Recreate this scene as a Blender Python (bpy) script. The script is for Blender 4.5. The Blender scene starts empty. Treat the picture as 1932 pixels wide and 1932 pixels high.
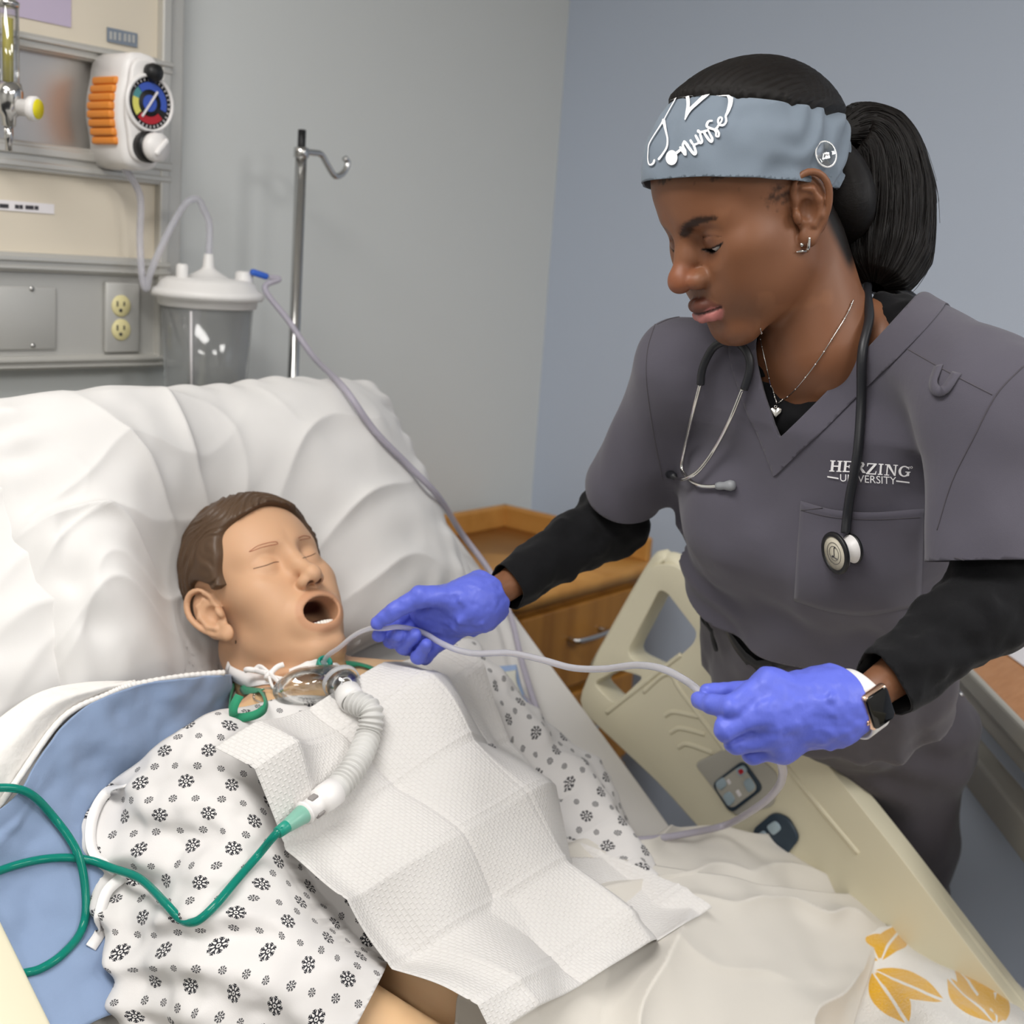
import bpy, bmesh, math, random
import numpy as np
from mathutils import Vector, Matrix
from mathutils.bvhtree import BVHTree

random.seed(7)
rng = np.random.default_rng(7)
SC = bpy.context.scene
COL = SC.collection

# ------------------------------------------------------------------ camera
# world: X across the bed (towards the blue wall), Y along the bed (towards the
# headwall), Z up.  Photo frame 1932 x 1932, focal length in pixels F.
F = 2350.0
CAM = np.array([0.0, 0.0, 1.55])
HEAD, PITCH, ROLL = math.radians(38.0), math.radians(11.6), math.radians(4.2)
_h = np.array([math.cos(HEAD), math.sin(HEAD), 0]); _r = np.array([math.sin(HEAD), -math.cos(HEAD), 0])
FWD = _h * math.cos(PITCH) - np.array([0, 0, 1]) * math.sin(PITCH)
_u = np.cross(_r, FWD)
RIGHT = _r * math.cos(ROLL) + _u * math.sin(ROLL)
UP = -_r * math.sin(ROLL) + _u * math.cos(ROLL)

cam_data = bpy.data.cameras.new('camera')
cam = bpy.data.objects.new('camera', cam_data); COL.objects.link(cam)
m = Matrix.Identity(4)
for i in range(3):
    m[i][0], m[i][1], m[i][2], m[i][3] = RIGHT[i], UP[i], -FWD[i], CAM[i]
cam.matrix_world = m
cam_data.sensor_width = 36.0
cam_data.lens = F / 1932 * 36
cam_data.clip_start = 0.05
cam_data.dof.use_dof = True
cam_data.dof.focus_distance = 1.20
cam_data.dof.aperture_fstop = 6.0
SC.camera = cam

# ------------------------------------------------------------------ world and lights
w = bpy.data.worlds.new('world'); SC.world = w; w.use_nodes = True
w.node_tree.nodes['Background'].inputs[0].default_value = (0.9, 0.95, 1.0, 1)
w.node_tree.nodes['Background'].inputs[1].default_value = 0.05

ROOM = dict(x0=-2.8, x1=2.272, y0=-3.2, y1=1.72, z1=2.62)
TROFFERS = [(-1.6, -.55), (.25, -1.85), (.10, .70), (1.45, -1.25)]
for i, (tx, ty) in enumerate(TROFFERS):
    ld = bpy.data.lights.new('troffer_light', 'AREA'); ld.shape = 'RECTANGLE'
    ld.size, ld.size_y = 0.56, 1.16
    ld.energy = 22.0; ld.color = (1.0, 0.98, 0.955)
    lo = bpy.data.objects.new('troffer_light', ld); COL.objects.link(lo)
    lo.location = (tx, ty, ROOM['z1'] - 0.035)

SC.cycles.max_bounces = 8; SC.cycles.diffuse_bounces = 4
SC.view_settings.view_transform = 'Standard'
SC.view_settings.look = 'None'
SC.view_settings.gamma = 1.0
SC.view_settings.use_curve_mapping = False
SC.view_settings.exposure = 0.18

# ------------------------------------------------------------------ pixel helpers
def A(*v): return np.array(v, float)
def ray(u, v): return FWD + RIGHT * ((u - 966) / F) + UP * ((966 - v) / F)
def px(u, v, d): return CAM + ray(u, v) * d            # point at depth d (along the view axis)
def proj(P):
    P = np.asarray(P, float) - CAM
    d = P @ FWD
    return np.stack([966 + F * (P @ RIGHT) / d, 966 - F * (P @ UP) / d, d], -1)
def px_plane(u, v, axis, val):
    r = ray(u, v); t = (val - CAM[axis]) / r[axis]
    return CAM + r * t

# the bed: hinge line, raised backrest, flat seat
BX, HY, HZ, BA = 1.0, 0.60, 0.53, math.radians(38)
BU = A(0, math.cos(BA), math.sin(BA)); BN = A(0, -math.sin(BA), math.cos(BA)); BO = A(BX, HY, HZ)
def bed(x, u, n):                                      # backrest coordinates
    return A(x, 0, 0) + A(0, HY, HZ) + BU * u + BN * n
def bed_uvn(P):
    q = np.asarray(P, float) - A(0, HY, HZ)
    return q[..., 0], q @ BU, q @ BN
def pb(u, v, n):                                       # pixel ray met with the layer n above the mattress
    r = ray(u, v)
    t = (n - (CAM - A(0, HY, HZ)) @ BN) / (r @ BN); P = CAM + r * t
    lim = -n * math.tan(BA / 2)
    if (P - A(0, HY, HZ)) @ BU >= lim: return P
    t = (HZ + n - CAM[2]) / r[2]
    return CAM + r * t

# ------------------------------------------------------------------ colour and materials
def lin(c):
    if isinstance(c, str):
        c = [int(c[i:i + 2], 16) / 255 for i in (1, 3, 5)]
    return tuple(x / 12.92 if x <= 0.04045 else ((x + 0.055) / 1.055) ** 2.4 for x in c) + (1.0,)

class E:                                               # tiny node-expression wrapper
    def __init__(s, nt, sock): s.nt, s.s = nt, sock
    def _m(s, op, *o):
        n = s.nt.nodes.new('ShaderNodeMath'); n.operation = op
        for i, x in enumerate((s,) + o):
            if isinstance(x, E): s.nt.links.new(x.s, n.inputs[i])
            else: n.inputs[i].default_value = x
        return E(s.nt, n.outputs[0])
    def __add__(s, o): return s._m('ADD', o)
    def __radd__(s, o): return s._m('ADD', o)
    def __sub__(s, o): return s._m('SUBTRACT', o)
    def __mul__(s, o): return s._m('MULTIPLY', o)
    def __rmul__(s, o): return s._m('MULTIPLY', o)
    def __truediv__(s, o): return s._m('DIVIDE', o)
    def floor(s): return s._m('FLOOR')
    def fract(s): return s._m('FRACT')
    def mod(s, o): return s._m('FLOORED_MODULO', o)
    def abs(s): return s._m('ABSOLUTE')
    def sin(s): return s._m('SINE')
    def cos(s): return s._m('COSINE')
    def sqrt(s): return s._m('SQRT')
    def atan2(s, o): return s._m('ARCTAN2', o)
    def lt(s, o): return s._m('LESS_THAN', o)
    def gt(s, o): return s._m('GREATER_THAN', o)
    def min(s, o): return s._m('MINIMUM', o)
    def max(s, o): return s._m('MAXIMUM', o)

class Mat:
    def __init__(s, name, col=(.8, .8, .8), rough=.5, metal=0, spec=.5, trans=0, ior=1.45, alpha=1, sheen=0, coat=0, sss=0, sssr=(1, .3, .15), sss_scale=.004):
        s.m = bpy.data.materials.new(name); s.m.use_nodes = True
        s.nt = s.m.node_tree; s.b = s.nt.nodes['Principled BSDF']
        s.col = lin(col)
        i = s.b.inputs
        i['Base Color'].default_value = s.col; i['Roughness'].default_value = rough; i['Metallic'].default_value = metal
        i['Specular IOR Level'].default_value = spec; i['Transmission Weight'].default_value = trans; i['IOR'].default_value = ior
        i['Alpha'].default_value = alpha; i['Sheen Weight'].default_value = sheen; i['Coat Weight'].default_value = coat
        if sss:
            i['Subsurface Weight'].default_value = sss; i['Subsurface Radius'].default_value = sssr; i['Subsurface Scale'].default_value = sss_scale
        s.prev = None
    def node(s, t, **k):
        n = s.nt.nodes.new(t)
        for a, b in k.items(): setattr(n, a, b)
        return n
    def link(s, a, b): s.nt.links.new(a.s if isinstance(a, E) else a, b)
    def coord(s, kind='Object', scale=(1, 1, 1), uvname=None):
        tc = s.node('ShaderNodeTexCoord'); mp = s.node('ShaderNodeMapping'); mp.inputs['Scale'].default_value = scale
        s.link(tc.outputs[kind], mp.inputs[0]); return mp.outputs[0]
    def noise(s, scale, detail=3, coord='Object', stretch=(1, 1, 1), rough=.55):
        n = s.node('ShaderNodeTexNoise'); n.inputs['Scale'].default_value = scale; n.inputs['Detail'].default_value = detail
        n.inputs['Roughness'].default_value = rough
        s.link(s.coord(coord, stretch), n.inputs['Vector']); return E(s.nt, n.outputs['Fac'])
    def bump(s, h, strength=.3, dist=.001):
        b = s.node('ShaderNodeBump'); b.inputs['Strength'].default_value = strength; b.inputs['Distance'].default_value = dist
        s.link(h, b.inputs['Height'])
        if s.prev: s.link(s.prev, b.inputs['Normal'])
        s.prev = b.outputs[0]; s.link(s.prev, s.b.inputs['Normal']); return s
    def nbump(s, scale, strength=.3, dist=.001, detail=3, coord='Object', stretch=(1, 1, 1)):
        return s.bump(s.noise(scale, detail, coord, stretch), strength, dist)
    def uv(s):
        tc = s.node('ShaderNodeTexCoord'); sp = s.node('ShaderNodeSeparateXYZ'); s.link(tc.outputs['UV'], sp.inputs[0])
        return E(s.nt, sp.outputs[0]), E(s.nt, sp.outputs[1])
    def mixcol(s, fac, c1=None, c2=(0, 0, 0)):         # c1/c2 a colour or a socket
        n = s.node('ShaderNodeMix', data_type='RGBA')
        s.link(fac, n.inputs[0])
        cur = s.b.inputs['Base Color']
        for k, c in ((6, c1), (7, c2)):
            if c is None:
                if cur.is_linked: s.link(cur.links[0].from_socket, n.inputs[k])
                else: n.inputs[k].default_value = s.col
            elif isinstance(c, bpy.types.NodeSocket): s.link(c, n.inputs[k])
            else: n.inputs[k].default_value = lin(c)
        s.link(n.outputs[2], cur); return s
    def vary(s, scale, c2, lo=.35, hi=.75, detail=4, coord='Object', stretch=(1, 1, 1)):
        n = s.noise(scale, detail, coord, stretch)
        mr = s.node('ShaderNodeMapRange'); mr.inputs[1].default_value = lo; mr.inputs[2].default_value = hi
        s.link(n, mr.inputs[0]); return s.mixcol(E(s.nt, mr.outputs[0]), None, c2)
    def vcol(s, name='Col'):
        n = s.node('ShaderNodeVertexColor', layer_name=name); s.link(n.outputs[0], s.b.inputs['Base Color']); return s

# ------------------------------------------------------------------ objects
def tag(o, label=None, cat=None, group=None, kind=None):
    if label: o['label'] = label
    if cat: o['category'] = cat
    if group: o['group'] = group
    if kind: o['kind'] = kind
    return o
def empty(name, loc, label=None, cat=None, group=None):
    o = bpy.data.objects.new(name, None); COL.objects.link(o); o.location = loc; o.empty_display_size = .05
    return tag(o, label, cat, group)
def setparent(o, p):
    if p is None: return
    bpy.context.view_layer.update()
    o.parent = p; o.matrix_parent_inverse = p.matrix_world.inverted()
def mesh_obj(name, V, Fc, mat, parent=None, smooth=True, uv=None, vcol=None, solid=0, soff=-1, subsurf=0, label=None, kind=None):
    """V (n,3) world coordinates; Fc list/array of faces"""
    V = np.asarray(V, np.float32)
    me = bpy.data.meshes.new(name)
    if isinstance(Fc, np.ndarray):
        k = Fc.shape[1]; nf = len(Fc)
        me.vertices.add(len(V)); me.vertices.foreach_set('co', V.ravel())
        me.loops.add(nf * k); me.loops.foreach_set('vertex_index', Fc.astype(np.int32).ravel())
        me.polygons.add(nf)
        me.polygons.foreach_set('loop_start', np.arange(0, nf * k, k, dtype=np.int32))
        me.polygons.foreach_set('loop_total', np.full(nf, k, np.int32))
        me.update(calc_edges=True); me.validate()
    else:
        me.from_pydata(V.tolist(), [], [list(map(int, f)) for f in Fc]); me.update()
    if smooth: me.polygons.foreach_set('use_smooth', np.ones(len(me.polygons), bool))
    if uv is not None:
        l = me.uv_layers.new(name='UVMap'); idx = np.empty(len(me.loops), np.int32); me.loops.foreach_get('vertex_index', idx)
        l.data.foreach_set('uv', np.asarray(uv, np.float32)[idx].ravel())
    if vcol is not None:
        a = me.color_attributes.new('Col', 'FLOAT_COLOR', 'POINT')
        c = np.ones((len(V), 4), np.float32); c[:, :3] = vcol; a.data.foreach_set('color', c.ravel())
    me.materials.append(mat.m if isinstance(mat, Mat) else mat)
    o = bpy.data.objects.new(name, me); COL.objects.link(o)
    if subsurf:
        md = o.modifiers.new('subsurf', 'SUBSURF'); md.levels = md.render_levels = subsurf
    if solid:
        md = o.modifiers.new('solid', 'SOLIDIFY'); md.thickness = solid; md.offset = soff
    setparent(o, parent)
    if label: o['label'] = label
    if kind: o['kind'] = kind
    return o
def join(parts):
    Vs, Fs, o = [], [], 0
    for V, Fc in parts:
        Vs.append(np.asarray(V, float)); Fs += [[int(i) + o for i in f] for f in Fc]; o += len(V)
    return np.vstack(Vs), Fs

def frame(x, y=None, z=None):
    return np.stack([x, y, z], 1)
def unit(v): v = np.asarray(v, float); return v / (np.linalg.norm(v, axis=-1, keepdims=True) + 1e-12)
def box(c, size, R=None, bev=0.0, seg=2):
    """bevelled box -> V, F"""
    bm = bmesh.new(); bmesh.ops.create_cube(bm, size=1.0)
    bmesh.ops.scale(bm, vec=size, verts=bm.verts)
    if bev > 0: bmesh.ops.bevel(bm, geom=bm.edges[:], offset=bev, segments=seg, affect='EDGES', profile=.5)
    V = np.array([v.co[:] for v in bm.verts]); Fc = [[v.index for v in f.verts] for f in bm.faces]; bm.free()
    if R is not None: V = V @ np.asarray(R).T
    return V + np.asarray(c), Fc
def prism(poly, h0, h1, o=(0, 0, 0), ex=(1, 0, 0), ey=(0, 1, 0), ez=(0, 0, 1), bev=0, seg=2, holes=None):
    """polygon (2D) extruded along ez, bevelled"""
    bm = bmesh.new()
    ring = [bm.verts.new((p[0], p[1], h0)) for p in poly]
    f = bm.faces.new(ring)
    r = bmesh.ops.extrude_face_region(bm, geom=[f])
    for v in r['geom']:
        if isinstance(v, bmesh.types.BMVert): v.co.z = h1
    bmesh.ops.recalc_face_normals(bm, faces=bm.faces)
    if bev > 0:
        ed = [e for e in bm.edges if abs(e.verts[0].co.z - e.verts[1].co.z) < 1e-9 and abs(e.verts[0].co.z - h1) < 1e-9]
        bmesh.ops.bevel(bm, geom=ed, offset=bev, segments=seg, affect='EDGES', profile=.5)
    V = np.array([v.co[:] for v in bm.verts]); Fc = [[v.index for v in f.verts] for f in bm.faces]; bm.free()
    return np.asarray(o) + V[:, :1] * np.asarray(ex) + V[:, 1:2] * np.asarray(ey) + V[:, 2:] * np.asarray(ez), Fc
def rrect(w, h, r, n=5, cx=0, cy=0):
    pts = []
    for k, (sx, sy) in enumerate(((1, 1), (-1, 1), (-1, -1), (1, -1))):
        for i in range(n + 1):
            a = math.pi / 2 * (k + i / n)
            pts.append((cx + sx * (w / 2 - r) + r * math.cos(a), cy + sy * (h / 2 - r) + r * math.sin(a)))
    return pts
def catmull(P, n):
    P = np.asarray(P, float)
    if len(P) == 2: return np.linspace(P[0], P[1], n)
    Q = np.vstack([2 * P[0] - P[1], P, 2 * P[-1] - P[-2]])
    t = np.linspace(0, len(P) - 1, n); i = np.minimum(t.astype(int), len(P) - 2); f = (t - i)[:, None]
    a, b, c, d = Q[i], Q[i + 1], Q[i + 2], Q[i + 3]
    return .5 * (2 * b + (c - a) * f + (2 * a - 5 * b + 4 * c - d) * f ** 2 + (3 * b - a - 3 * c + d) * f ** 3)
def frames(C, up0=None):
    T = unit(np.gradient(C, axis=0)); N = np.zeros_like(T)
    u = np.asarray(up0 if up0 is not None else (0.123, 0.31, 0.9), float)
    n = u - T[0] * (u @ T[0]); N[0] = unit(n)
    for i in range(1, len(C)):
        n = N[i - 1] - T[i] * (N[i - 1] @ T[i]); N[i] = unit(n)
    return T, N, np.cross(T, N)
def tube(P, r, n=48, seg=14, cap=True, up0=None, sx=1.0, sy=1.0, smooth=True):
    """swept tube with a Catmull-Rom spine -> V, F, uv. r scalar / list (interpolated along the spine)"""
    C = catmull(P, n) if smooth else np.asarray(P, float)
    n = len(C)
    rr = np.full(n, r) if np.isscalar(r) else np.interp(np.linspace(0, 1, n), np.linspace(0, 1, len(r)), r)
    T, N, B = frames(C, up0)
    a = np.linspace(0, 2 * np.pi, seg, endpoint=False)
    V = C[:, None] + rr[:, None, None] * (np.cos(a)[None, :, None] * N[:, None] * sx + np.sin(a)[None, :, None] * B[:, None] * sy)
    V = V.reshape(-1, 3)
    Fc = [(i * seg + j, i * seg + (j + 1) % seg, (i + 1) * seg + (j + 1) % seg, (i + 1) * seg + j) for i in range(n - 1) for j in range(seg)]
    if cap: Fc = Fc + [tuple(range(seg - 1, -1, -1)), tuple((n - 1) * seg + j for j in range(seg))]
    return V, Fc
def lathe(prof, o, axis, seg=32, ref=None, capped=True):
    """profile [(r, h)] revolved about axis at o"""
    axis = unit(axis); ref = np.asarray(ref if ref is not None else (0.2, 0.9, 0.33), float)
    e1 = unit(ref - axis * (ref @ axis)); e2 = np.cross(axis, e1)
    a = np.linspace(0, 2 * np.pi, seg, endpoint=False); V = []
    for r_, h_ in prof:
        V.append(np.asarray(o) + axis * h_ + r_ * (np.cos(a)[:, None] * e1 + np.sin(a)[:, None] * e2))
    n = len(prof)
    Fc = [(i * seg + j, i * seg + (j + 1) % seg, (i + 1) * seg + (j + 1) % seg, (i + 1) * seg + j) for i in range(n - 1) for j in range(seg)]
    if capped: Fc += [tuple(range(seg - 1, -1, -1)), tuple((n - 1) * seg + j for j in range(seg))]
    return np.vstack(V), Fc
def grid_faces(nu, nv):
    i, j = np.meshgrid(np.arange(nu - 1), np.arange(nv - 1), indexing='ij'); a = (i * nv + j).ravel()
    return np.stack([a, a + nv, a + nv + 1, a + 1], 1)
def patch(ctrl, nu, nv):
    """bicubic (Catmull-Rom) surface through a control grid [rows][cols] of points"""
    G = np.asarray(ctrl, float)
    R = np.stack([catmull(G[:, j], nu) for j in range(G.shape[1])], 1)
    return np.stack([catmull(R[i], nv) for i in range(nu)], 0)      # (nu,nv,3)
def gnormals(S):
    return unit(np.cross(np.gradient(S, axis=0), np.gradient(S, axis=1)))
def arc_uv(S):
    du = np.linalg.norm(np.diff(S, axis=0), axis=2).mean(1); dv = np.linalg.norm(np.diff(S, axis=1), axis=2).mean(0)
    u = np.concatenate([[0], np.cumsum(du)]); v = np.concatenate([[0], np.cumsum(dv)])
    return np.stack(np.meshgrid(u, v, indexing='ij'), -1)
def sheet(name, S, mat, parent=None, solid=.002, flip=False, soff=-1, **k):
    Fc = grid_faces(*S.shape[:2])
    if flip: Fc = Fc[:, ::-1]
    uv = k.pop('uv', None)
    if uv is None: uv = arc_uv(S).reshape(-1, 2)
    return mesh_obj(name, S.reshape(-1, 3), Fc, mat, parent, uv=uv, solid=solid, soff=soff, **k)

# ------------------------------------------------------------------ numpy noise
_perm = rng.permutation(512)
def _hash(ix, iy, iz): return _perm[(_perm[(_perm[ix & 255] + iy) & 511 & 255] + iz) & 255] / 255.0 - .25
def noise3(P, s=1.0, seed=0):
    P = np.asarray(P, float) * s + seed * 17.31
    i = np.floor(P).astype(int); f = P - i; f = f * f * (3 - 2 * f)
    x, y, z = i[..., 0], i[..., 1], i[..., 2]; r = 0
    for dx in (0, 1):
        for dy in (0, 1):
            for dz in (0, 1):
                wgt = (f[..., 0] if dx else 1 - f[..., 0]) * (f[..., 1] if dy else 1 - f[..., 1]) * (f[..., 2] if dz else 1 - f[..., 2])
                r = r + wgt * _hash(x + dx, y + dy, z + dz)
    return r * 2 - .5
def fbm(P, s, seed=0, o=3):
    return sum(noise3(P, s * 2 ** k, seed + k) / 2 ** k for k in range(o))

# ------------------------------------------------------------------ signed distance modelling
def nrm(q): return np.sqrt(np.einsum('ij,ij->i', q, q))
def sph(P, c, r): return nrm(P - np.asarray(c, P.dtype)) - P.dtype.type(r)
def ell(P, c, r, R=None):
    q = P - np.asarray(c, P.dtype)
    if R is not None: q = q @ np.asarray(R, P.dtype)
    q = q / np.asarray(r, P.dtype); k0 = nrm(q); k1 = nrm(q / np.asarray(r, P.dtype))
    return k0 * (k0 - 1) / np.maximum(k1, P.dtype.type(1e-9))
def cap(P, a, b, ra, rb=None):
    a = np.asarray(a, P.dtype); b = np.asarray(b, P.dtype); rb = ra if rb is None else rb
    ab = b - a; q = P - a; t = np.clip((q @ ab) / (ab @ ab + 1e-12), 0, 1).astype(P.dtype)
    return nrm(q - t[:, None] * ab) - (P.dtype.type(ra) + P.dtype.type(rb - ra) * t)
def chain(P, pts, rs, k=0.0):
    d = cap(P, pts[0], pts[1], rs[0], rs[1])
    for i in range(1, len(pts) - 1):
        e = cap(P, pts[i], pts[i + 1], rs[i], rs[i + 1]); d = smin(d, e, k) if k else np.minimum(d, e)
    return d
def smin(a, b, k):
    h = np.maximum(k - np.abs(a - b), 0) / k; return np.minimum(a, b) - h * h * k * .25
def smax(a, b, k): return -smin(-a, -b, k)
def rbox(P, c, b, r, R=None):
    q = P - np.asarray(c, P.dtype)
    if R is not None: q = q @ np.asarray(R, P.dtype)
    q = np.abs(q) - (np.asarray(b, P.dtype) - P.dtype.type(r))
    return nrm(np.maximum(q, 0)) + np.minimum(q.max(1), 0) - r

def snets(f, lo, hi, h, bs=5, slack=1.35, newton=1):
    """naive surface nets on a block-sparse grid -> V, quads"""
    lo = np.asarray(lo, float); hi = np.asarray(hi, float)
    nb = np.ceil((hi - lo) / (h * bs)).astype(int) + 1
    g = [np.arange(n) for n in nb]
    Bc = np.stack(np.meshgrid(*g, indexing='ij'), -1).reshape(-1, 3)
    dc = f((lo + (Bc + .5) * h * bs).astype(np.float32))
    act = (np.abs(dc) < h * bs * .87 * slack + h).reshape(nb)
    sgn = np.where(dc < 0, -1.0, 1.0).reshape(nb)
    D = np.repeat(np.repeat(np.repeat(sgn, bs, 0), bs, 1), bs, 2).astype(np.float32)
    M = np.repeat(np.repeat(np.repeat(act, bs, 0), bs, 1), bs, 2)
    idx = np.argwhere(M); P = (lo + idx * h).astype(np.float32)
    val = np.concatenate([f(P[i:i + 200000]) for i in range(0, len(P), 200000)]) if len(P) else np.zeros(0)
    D[M] = val
    S = D < 0
    c = [S[dx:S.shape[0] - 1 + dx, dy:S.shape[1] - 1 + dy, dz:S.shape[2] - 1 + dz] for dx in (0, 1) for dy in (0, 1) for dz in (0, 1)]
    cnt = sum(x.astype(np.int8) for x in c)
    cells = np.argwhere((cnt > 0) & (cnt < 8))
    vid = -np.ones(np.array(S.shape) - 1, np.int64); vid[tuple(cells.T)] = np.arange(len(cells))
    acc = np.zeros((len(cells), 3)); num = np.zeros(len(cells))
    for ax in range(3):
        o1, o2 = [a for a in range(3) if a != ax]
        for p in (0, 1):
            for q in (0, 1):
                a0 = cells.copy(); a0[:, o1] += p; a0[:, o2] += q; a1 = a0.copy(); a1[:, ax] += 1
                d0, d1 = D[tuple(a0.T)], D[tuple(a1.T)]; mk = (d0 < 0) != (d1 < 0)
                t = d0[mk] / (d0[mk] - d1[mk]); pt = a0[mk].astype(float); pt[:, ax] += t
                acc[mk] += pt; num[mk] += 1
    V = lo + acc / num[:, None] * h
    Q = []
    for ax in range(3):
        o1, o2 = [(1, 2), (2, 0), (0, 1)][ax]
        sl0 = [slice(None)] * 3; sl1 = [slice(None)] * 3; sl0[ax] = slice(0, -1); sl1[ax] = slice(1, None)
        s0, s1 = S[tuple(sl0)], S[tuple(sl1)]
        for flip, mk in ((False, s0 & ~s1), (True, ~s0 & s1)):
            e = np.argwhere(mk); e = e[(e[:, o1] > 0) & (e[:, o2] > 0) & (e[:, o1] < S.shape[o1] - 1) & (e[:, o2] < S.shape[o2] - 1)]
            def cv(d1, d2):
                x = e.copy(); x[:, o1] -= d1; x[:, o2] -= d2; return vid[tuple(x.T)]
            q = np.stack([cv(1, 1), cv(0, 1), cv(0, 0), cv(1, 0)], 1)
            if flip: q = q[:, ::-1]
            Q.append(q)
    Q = np.vstack(Q); Q = Q[(Q >= 0).all(1)]
    for _ in range(newton):
        V = V.astype(np.float32); d = f(V); g_, e_ = np.zeros_like(V), h * .5
        for ax in range(3):
            o = np.zeros(3, np.float32); o[ax] = e_; g_[:, ax] = (f(V + o) - f(V - o)) / (2 * e_)
        st = d[:, None] * g_ / np.maximum((g_ ** 2).sum(1, keepdims=True), .05)
        ln = np.linalg.norm(st, axis=1, keepdims=True); st *= np.minimum(1, h * .6 / np.maximum(ln, 1e-9)); V = V - st
    return np.asarray(V, float), Q
def clip_tri(V, Fc, fv, extra=None):
    """keep the part of a mesh where fv < 0, cut cleanly along fv = 0; extra = per-vertex arrays to interpolate"""
    Fc = np.asarray(Fc)
    if Fc.shape[1] == 4: Fc = np.vstack([Fc[:, [0, 1, 2]], Fc[:, [0, 2, 3]]])
    ins = fv < 0; k = ins[Fc].sum(1)
    keep = Fc[k == 3]; newV = []; newF = []; cache = {}; ex = [] if extra is not None else None
    base = len(V)
    def cut(a, b):
        key = (a, b) if a < b else (b, a)
        if key in cache: return cache[key]
        t = fv[a] / (fv[a] - fv[b]); newV.append(V[a] + (V[b] - V[a]) * t)
        if extra is not None: ex.append(extra[a] + (extra[b] - extra[a]) * t)
        cache[key] = base + len(newV) - 1; return cache[key]
    for tri in Fc[(k == 1) | (k == 2)].tolist():
        s = [ins[i] for i in tri]
        if sum(s) == 1:
            j = s.index(True); a, b, c = tri[j], tri[(j + 1) % 3], tri[(j + 2) % 3]
            newF.append((a, cut(a, b), cut(a, c)))
        else:
            j = s.index(False); a, b, c = tri[j], tri[(j + 1) % 3], tri[(j + 2) % 3]
            x, y = cut(a, b), cut(a, c); newF.append((x, b, c)); newF.append((x, c, y))
    W = np.vstack([V, np.array(newV)]) if newV else V
    Fo = np.vstack([keep, np.array(newF, int)]) if newF else keep
    used = np.unique(Fo); mp = -np.ones(len(W), int); mp[used] = np.arange(len(used))
    if extra is not None:
        X = np.vstack([extra, np.array(ex)]) if ex else extra
        return W[used], mp[Fo], X[used]
    return W[used], mp[Fo]
def vnormals(V, Fc):
    Fc = np.asarray(Fc); n = np.cross(V[Fc[:, 1]] - V[Fc[:, 0]], V[Fc[:, 2]] - V[Fc[:, 0]])
    N = np.zeros_like(V)
    for k in range(Fc.shape[1]): np.add.at(N, Fc[:, k], n)
    return unit(N)
def bvh_of(V, Fc): return BVHTree.FromPolygons([Vector(v) for v in V], [list(map(int, f)) for f in Fc])
def ground(P, bvh, off=.0008, dirv=None):
    """move points on to the surface of bvh (nearest, or along a direction), lifted by off"""
    out = []
    for p in P:
        if dirv is not None:
            h = bvh.ray_cast(Vector(p) - Vector(dirv) * .3, Vector(dirv), 1.0)
        else: h = bvh.find_nearest(Vector(p))
        if h[0] is None: h = bvh.find_nearest(Vector(p))
        n = h[1]
        if dirv is not None and n.dot(Vector(dirv)) > 0: n = -n
        out.append(np.array(h[0]) + np.array(n) * off)
    return np.array(out)
def ribbon(C, N, wd):
    """flat strip along C with surface normals N and half width wd (array or scalar)"""
    T = unit(np.gradient(C, axis=0)); S = unit(np.cross(T, N)); wd = np.broadcast_to(wd, len(C))[:, None]
    V = np.stack([C - S * wd, C + S * wd], 1).reshape(-1, 3)
    return V, [(2 * i, 2 * i + 1, 2 * i + 3, 2 * i + 2) for i in range(len(C) - 1)]
def rotm(axis, a):
    return np.array(Matrix.Rotation(a, 3, Vector(axis)))
def text_mesh(s, size=1.0, shear=0.0, spacing=1.0):
    """the built-in font's outline of a string as a flat mesh (V 2D, faces)"""
    c = bpy.data.curves.new('t', 'FONT'); c.body = s; c.size = size; c.shear = shear; c.space_character = spacing
    c.align_x = 'CENTER'; c.align_y = 'CENTER'; c.resolution_u = 4
    o = bpy.data.objects.new('t', c); COL.objects.link(o)
    dg = bpy.context.evaluated_depsgraph_get(); dg.update()
    me = o.evaluated_get(dg).to_mesh()
    V = np.array([v.co[:2] for v in me.vertices]); Fc = [list(p.vertices) for p in me.polygons]
    o.evaluated_get(dg).to_mesh_clear(); bpy.data.objects.remove(o); bpy.data.curves.remove(c)
    return V, Fc
def smooth01(x, a, b): t = np.clip((x - a) / (b - a), 0, 1); return t * t * (3 - 2 * t)
def mix(c, col, w): return c * (1 - w[:, None]) + np.array(lin(col)[:3]) * w[:, None]
def hit(u, v, bvh, off=.0008):
    r = unit(ray(u, v)); h_ = bvh.ray_cast(Vector(CAM), Vector(r), 10)
    if h_[0] is None: h_ = bvh.find_nearest(Vector(px(u, v, 1.2)))
    n = np.array(h_[1]); n = -n if n @ r > 0 else n
    return np.array(h_[0]) + n * off, n
def on_surf(pts, bvh, n=40, off=.0008):
    C = catmull([(u, v, 0) for u, v in pts], n)[:, :2]
    H = [hit(u, v, bvh, off) for u, v in C]
    return np.array([h_[0] for h_ in H]), np.array([h_[1] for h_ in H])
def seam(name, pts, bvh, parent, r=.0007, mat='scrub_pants', n=60):
    C, N_ = on_surf(pts, bvh, n, .0002); V, Fc = tube(C, r, seg=6, smooth=False); return mesh_obj(name, V, Fc, M[mat], parent)

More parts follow.
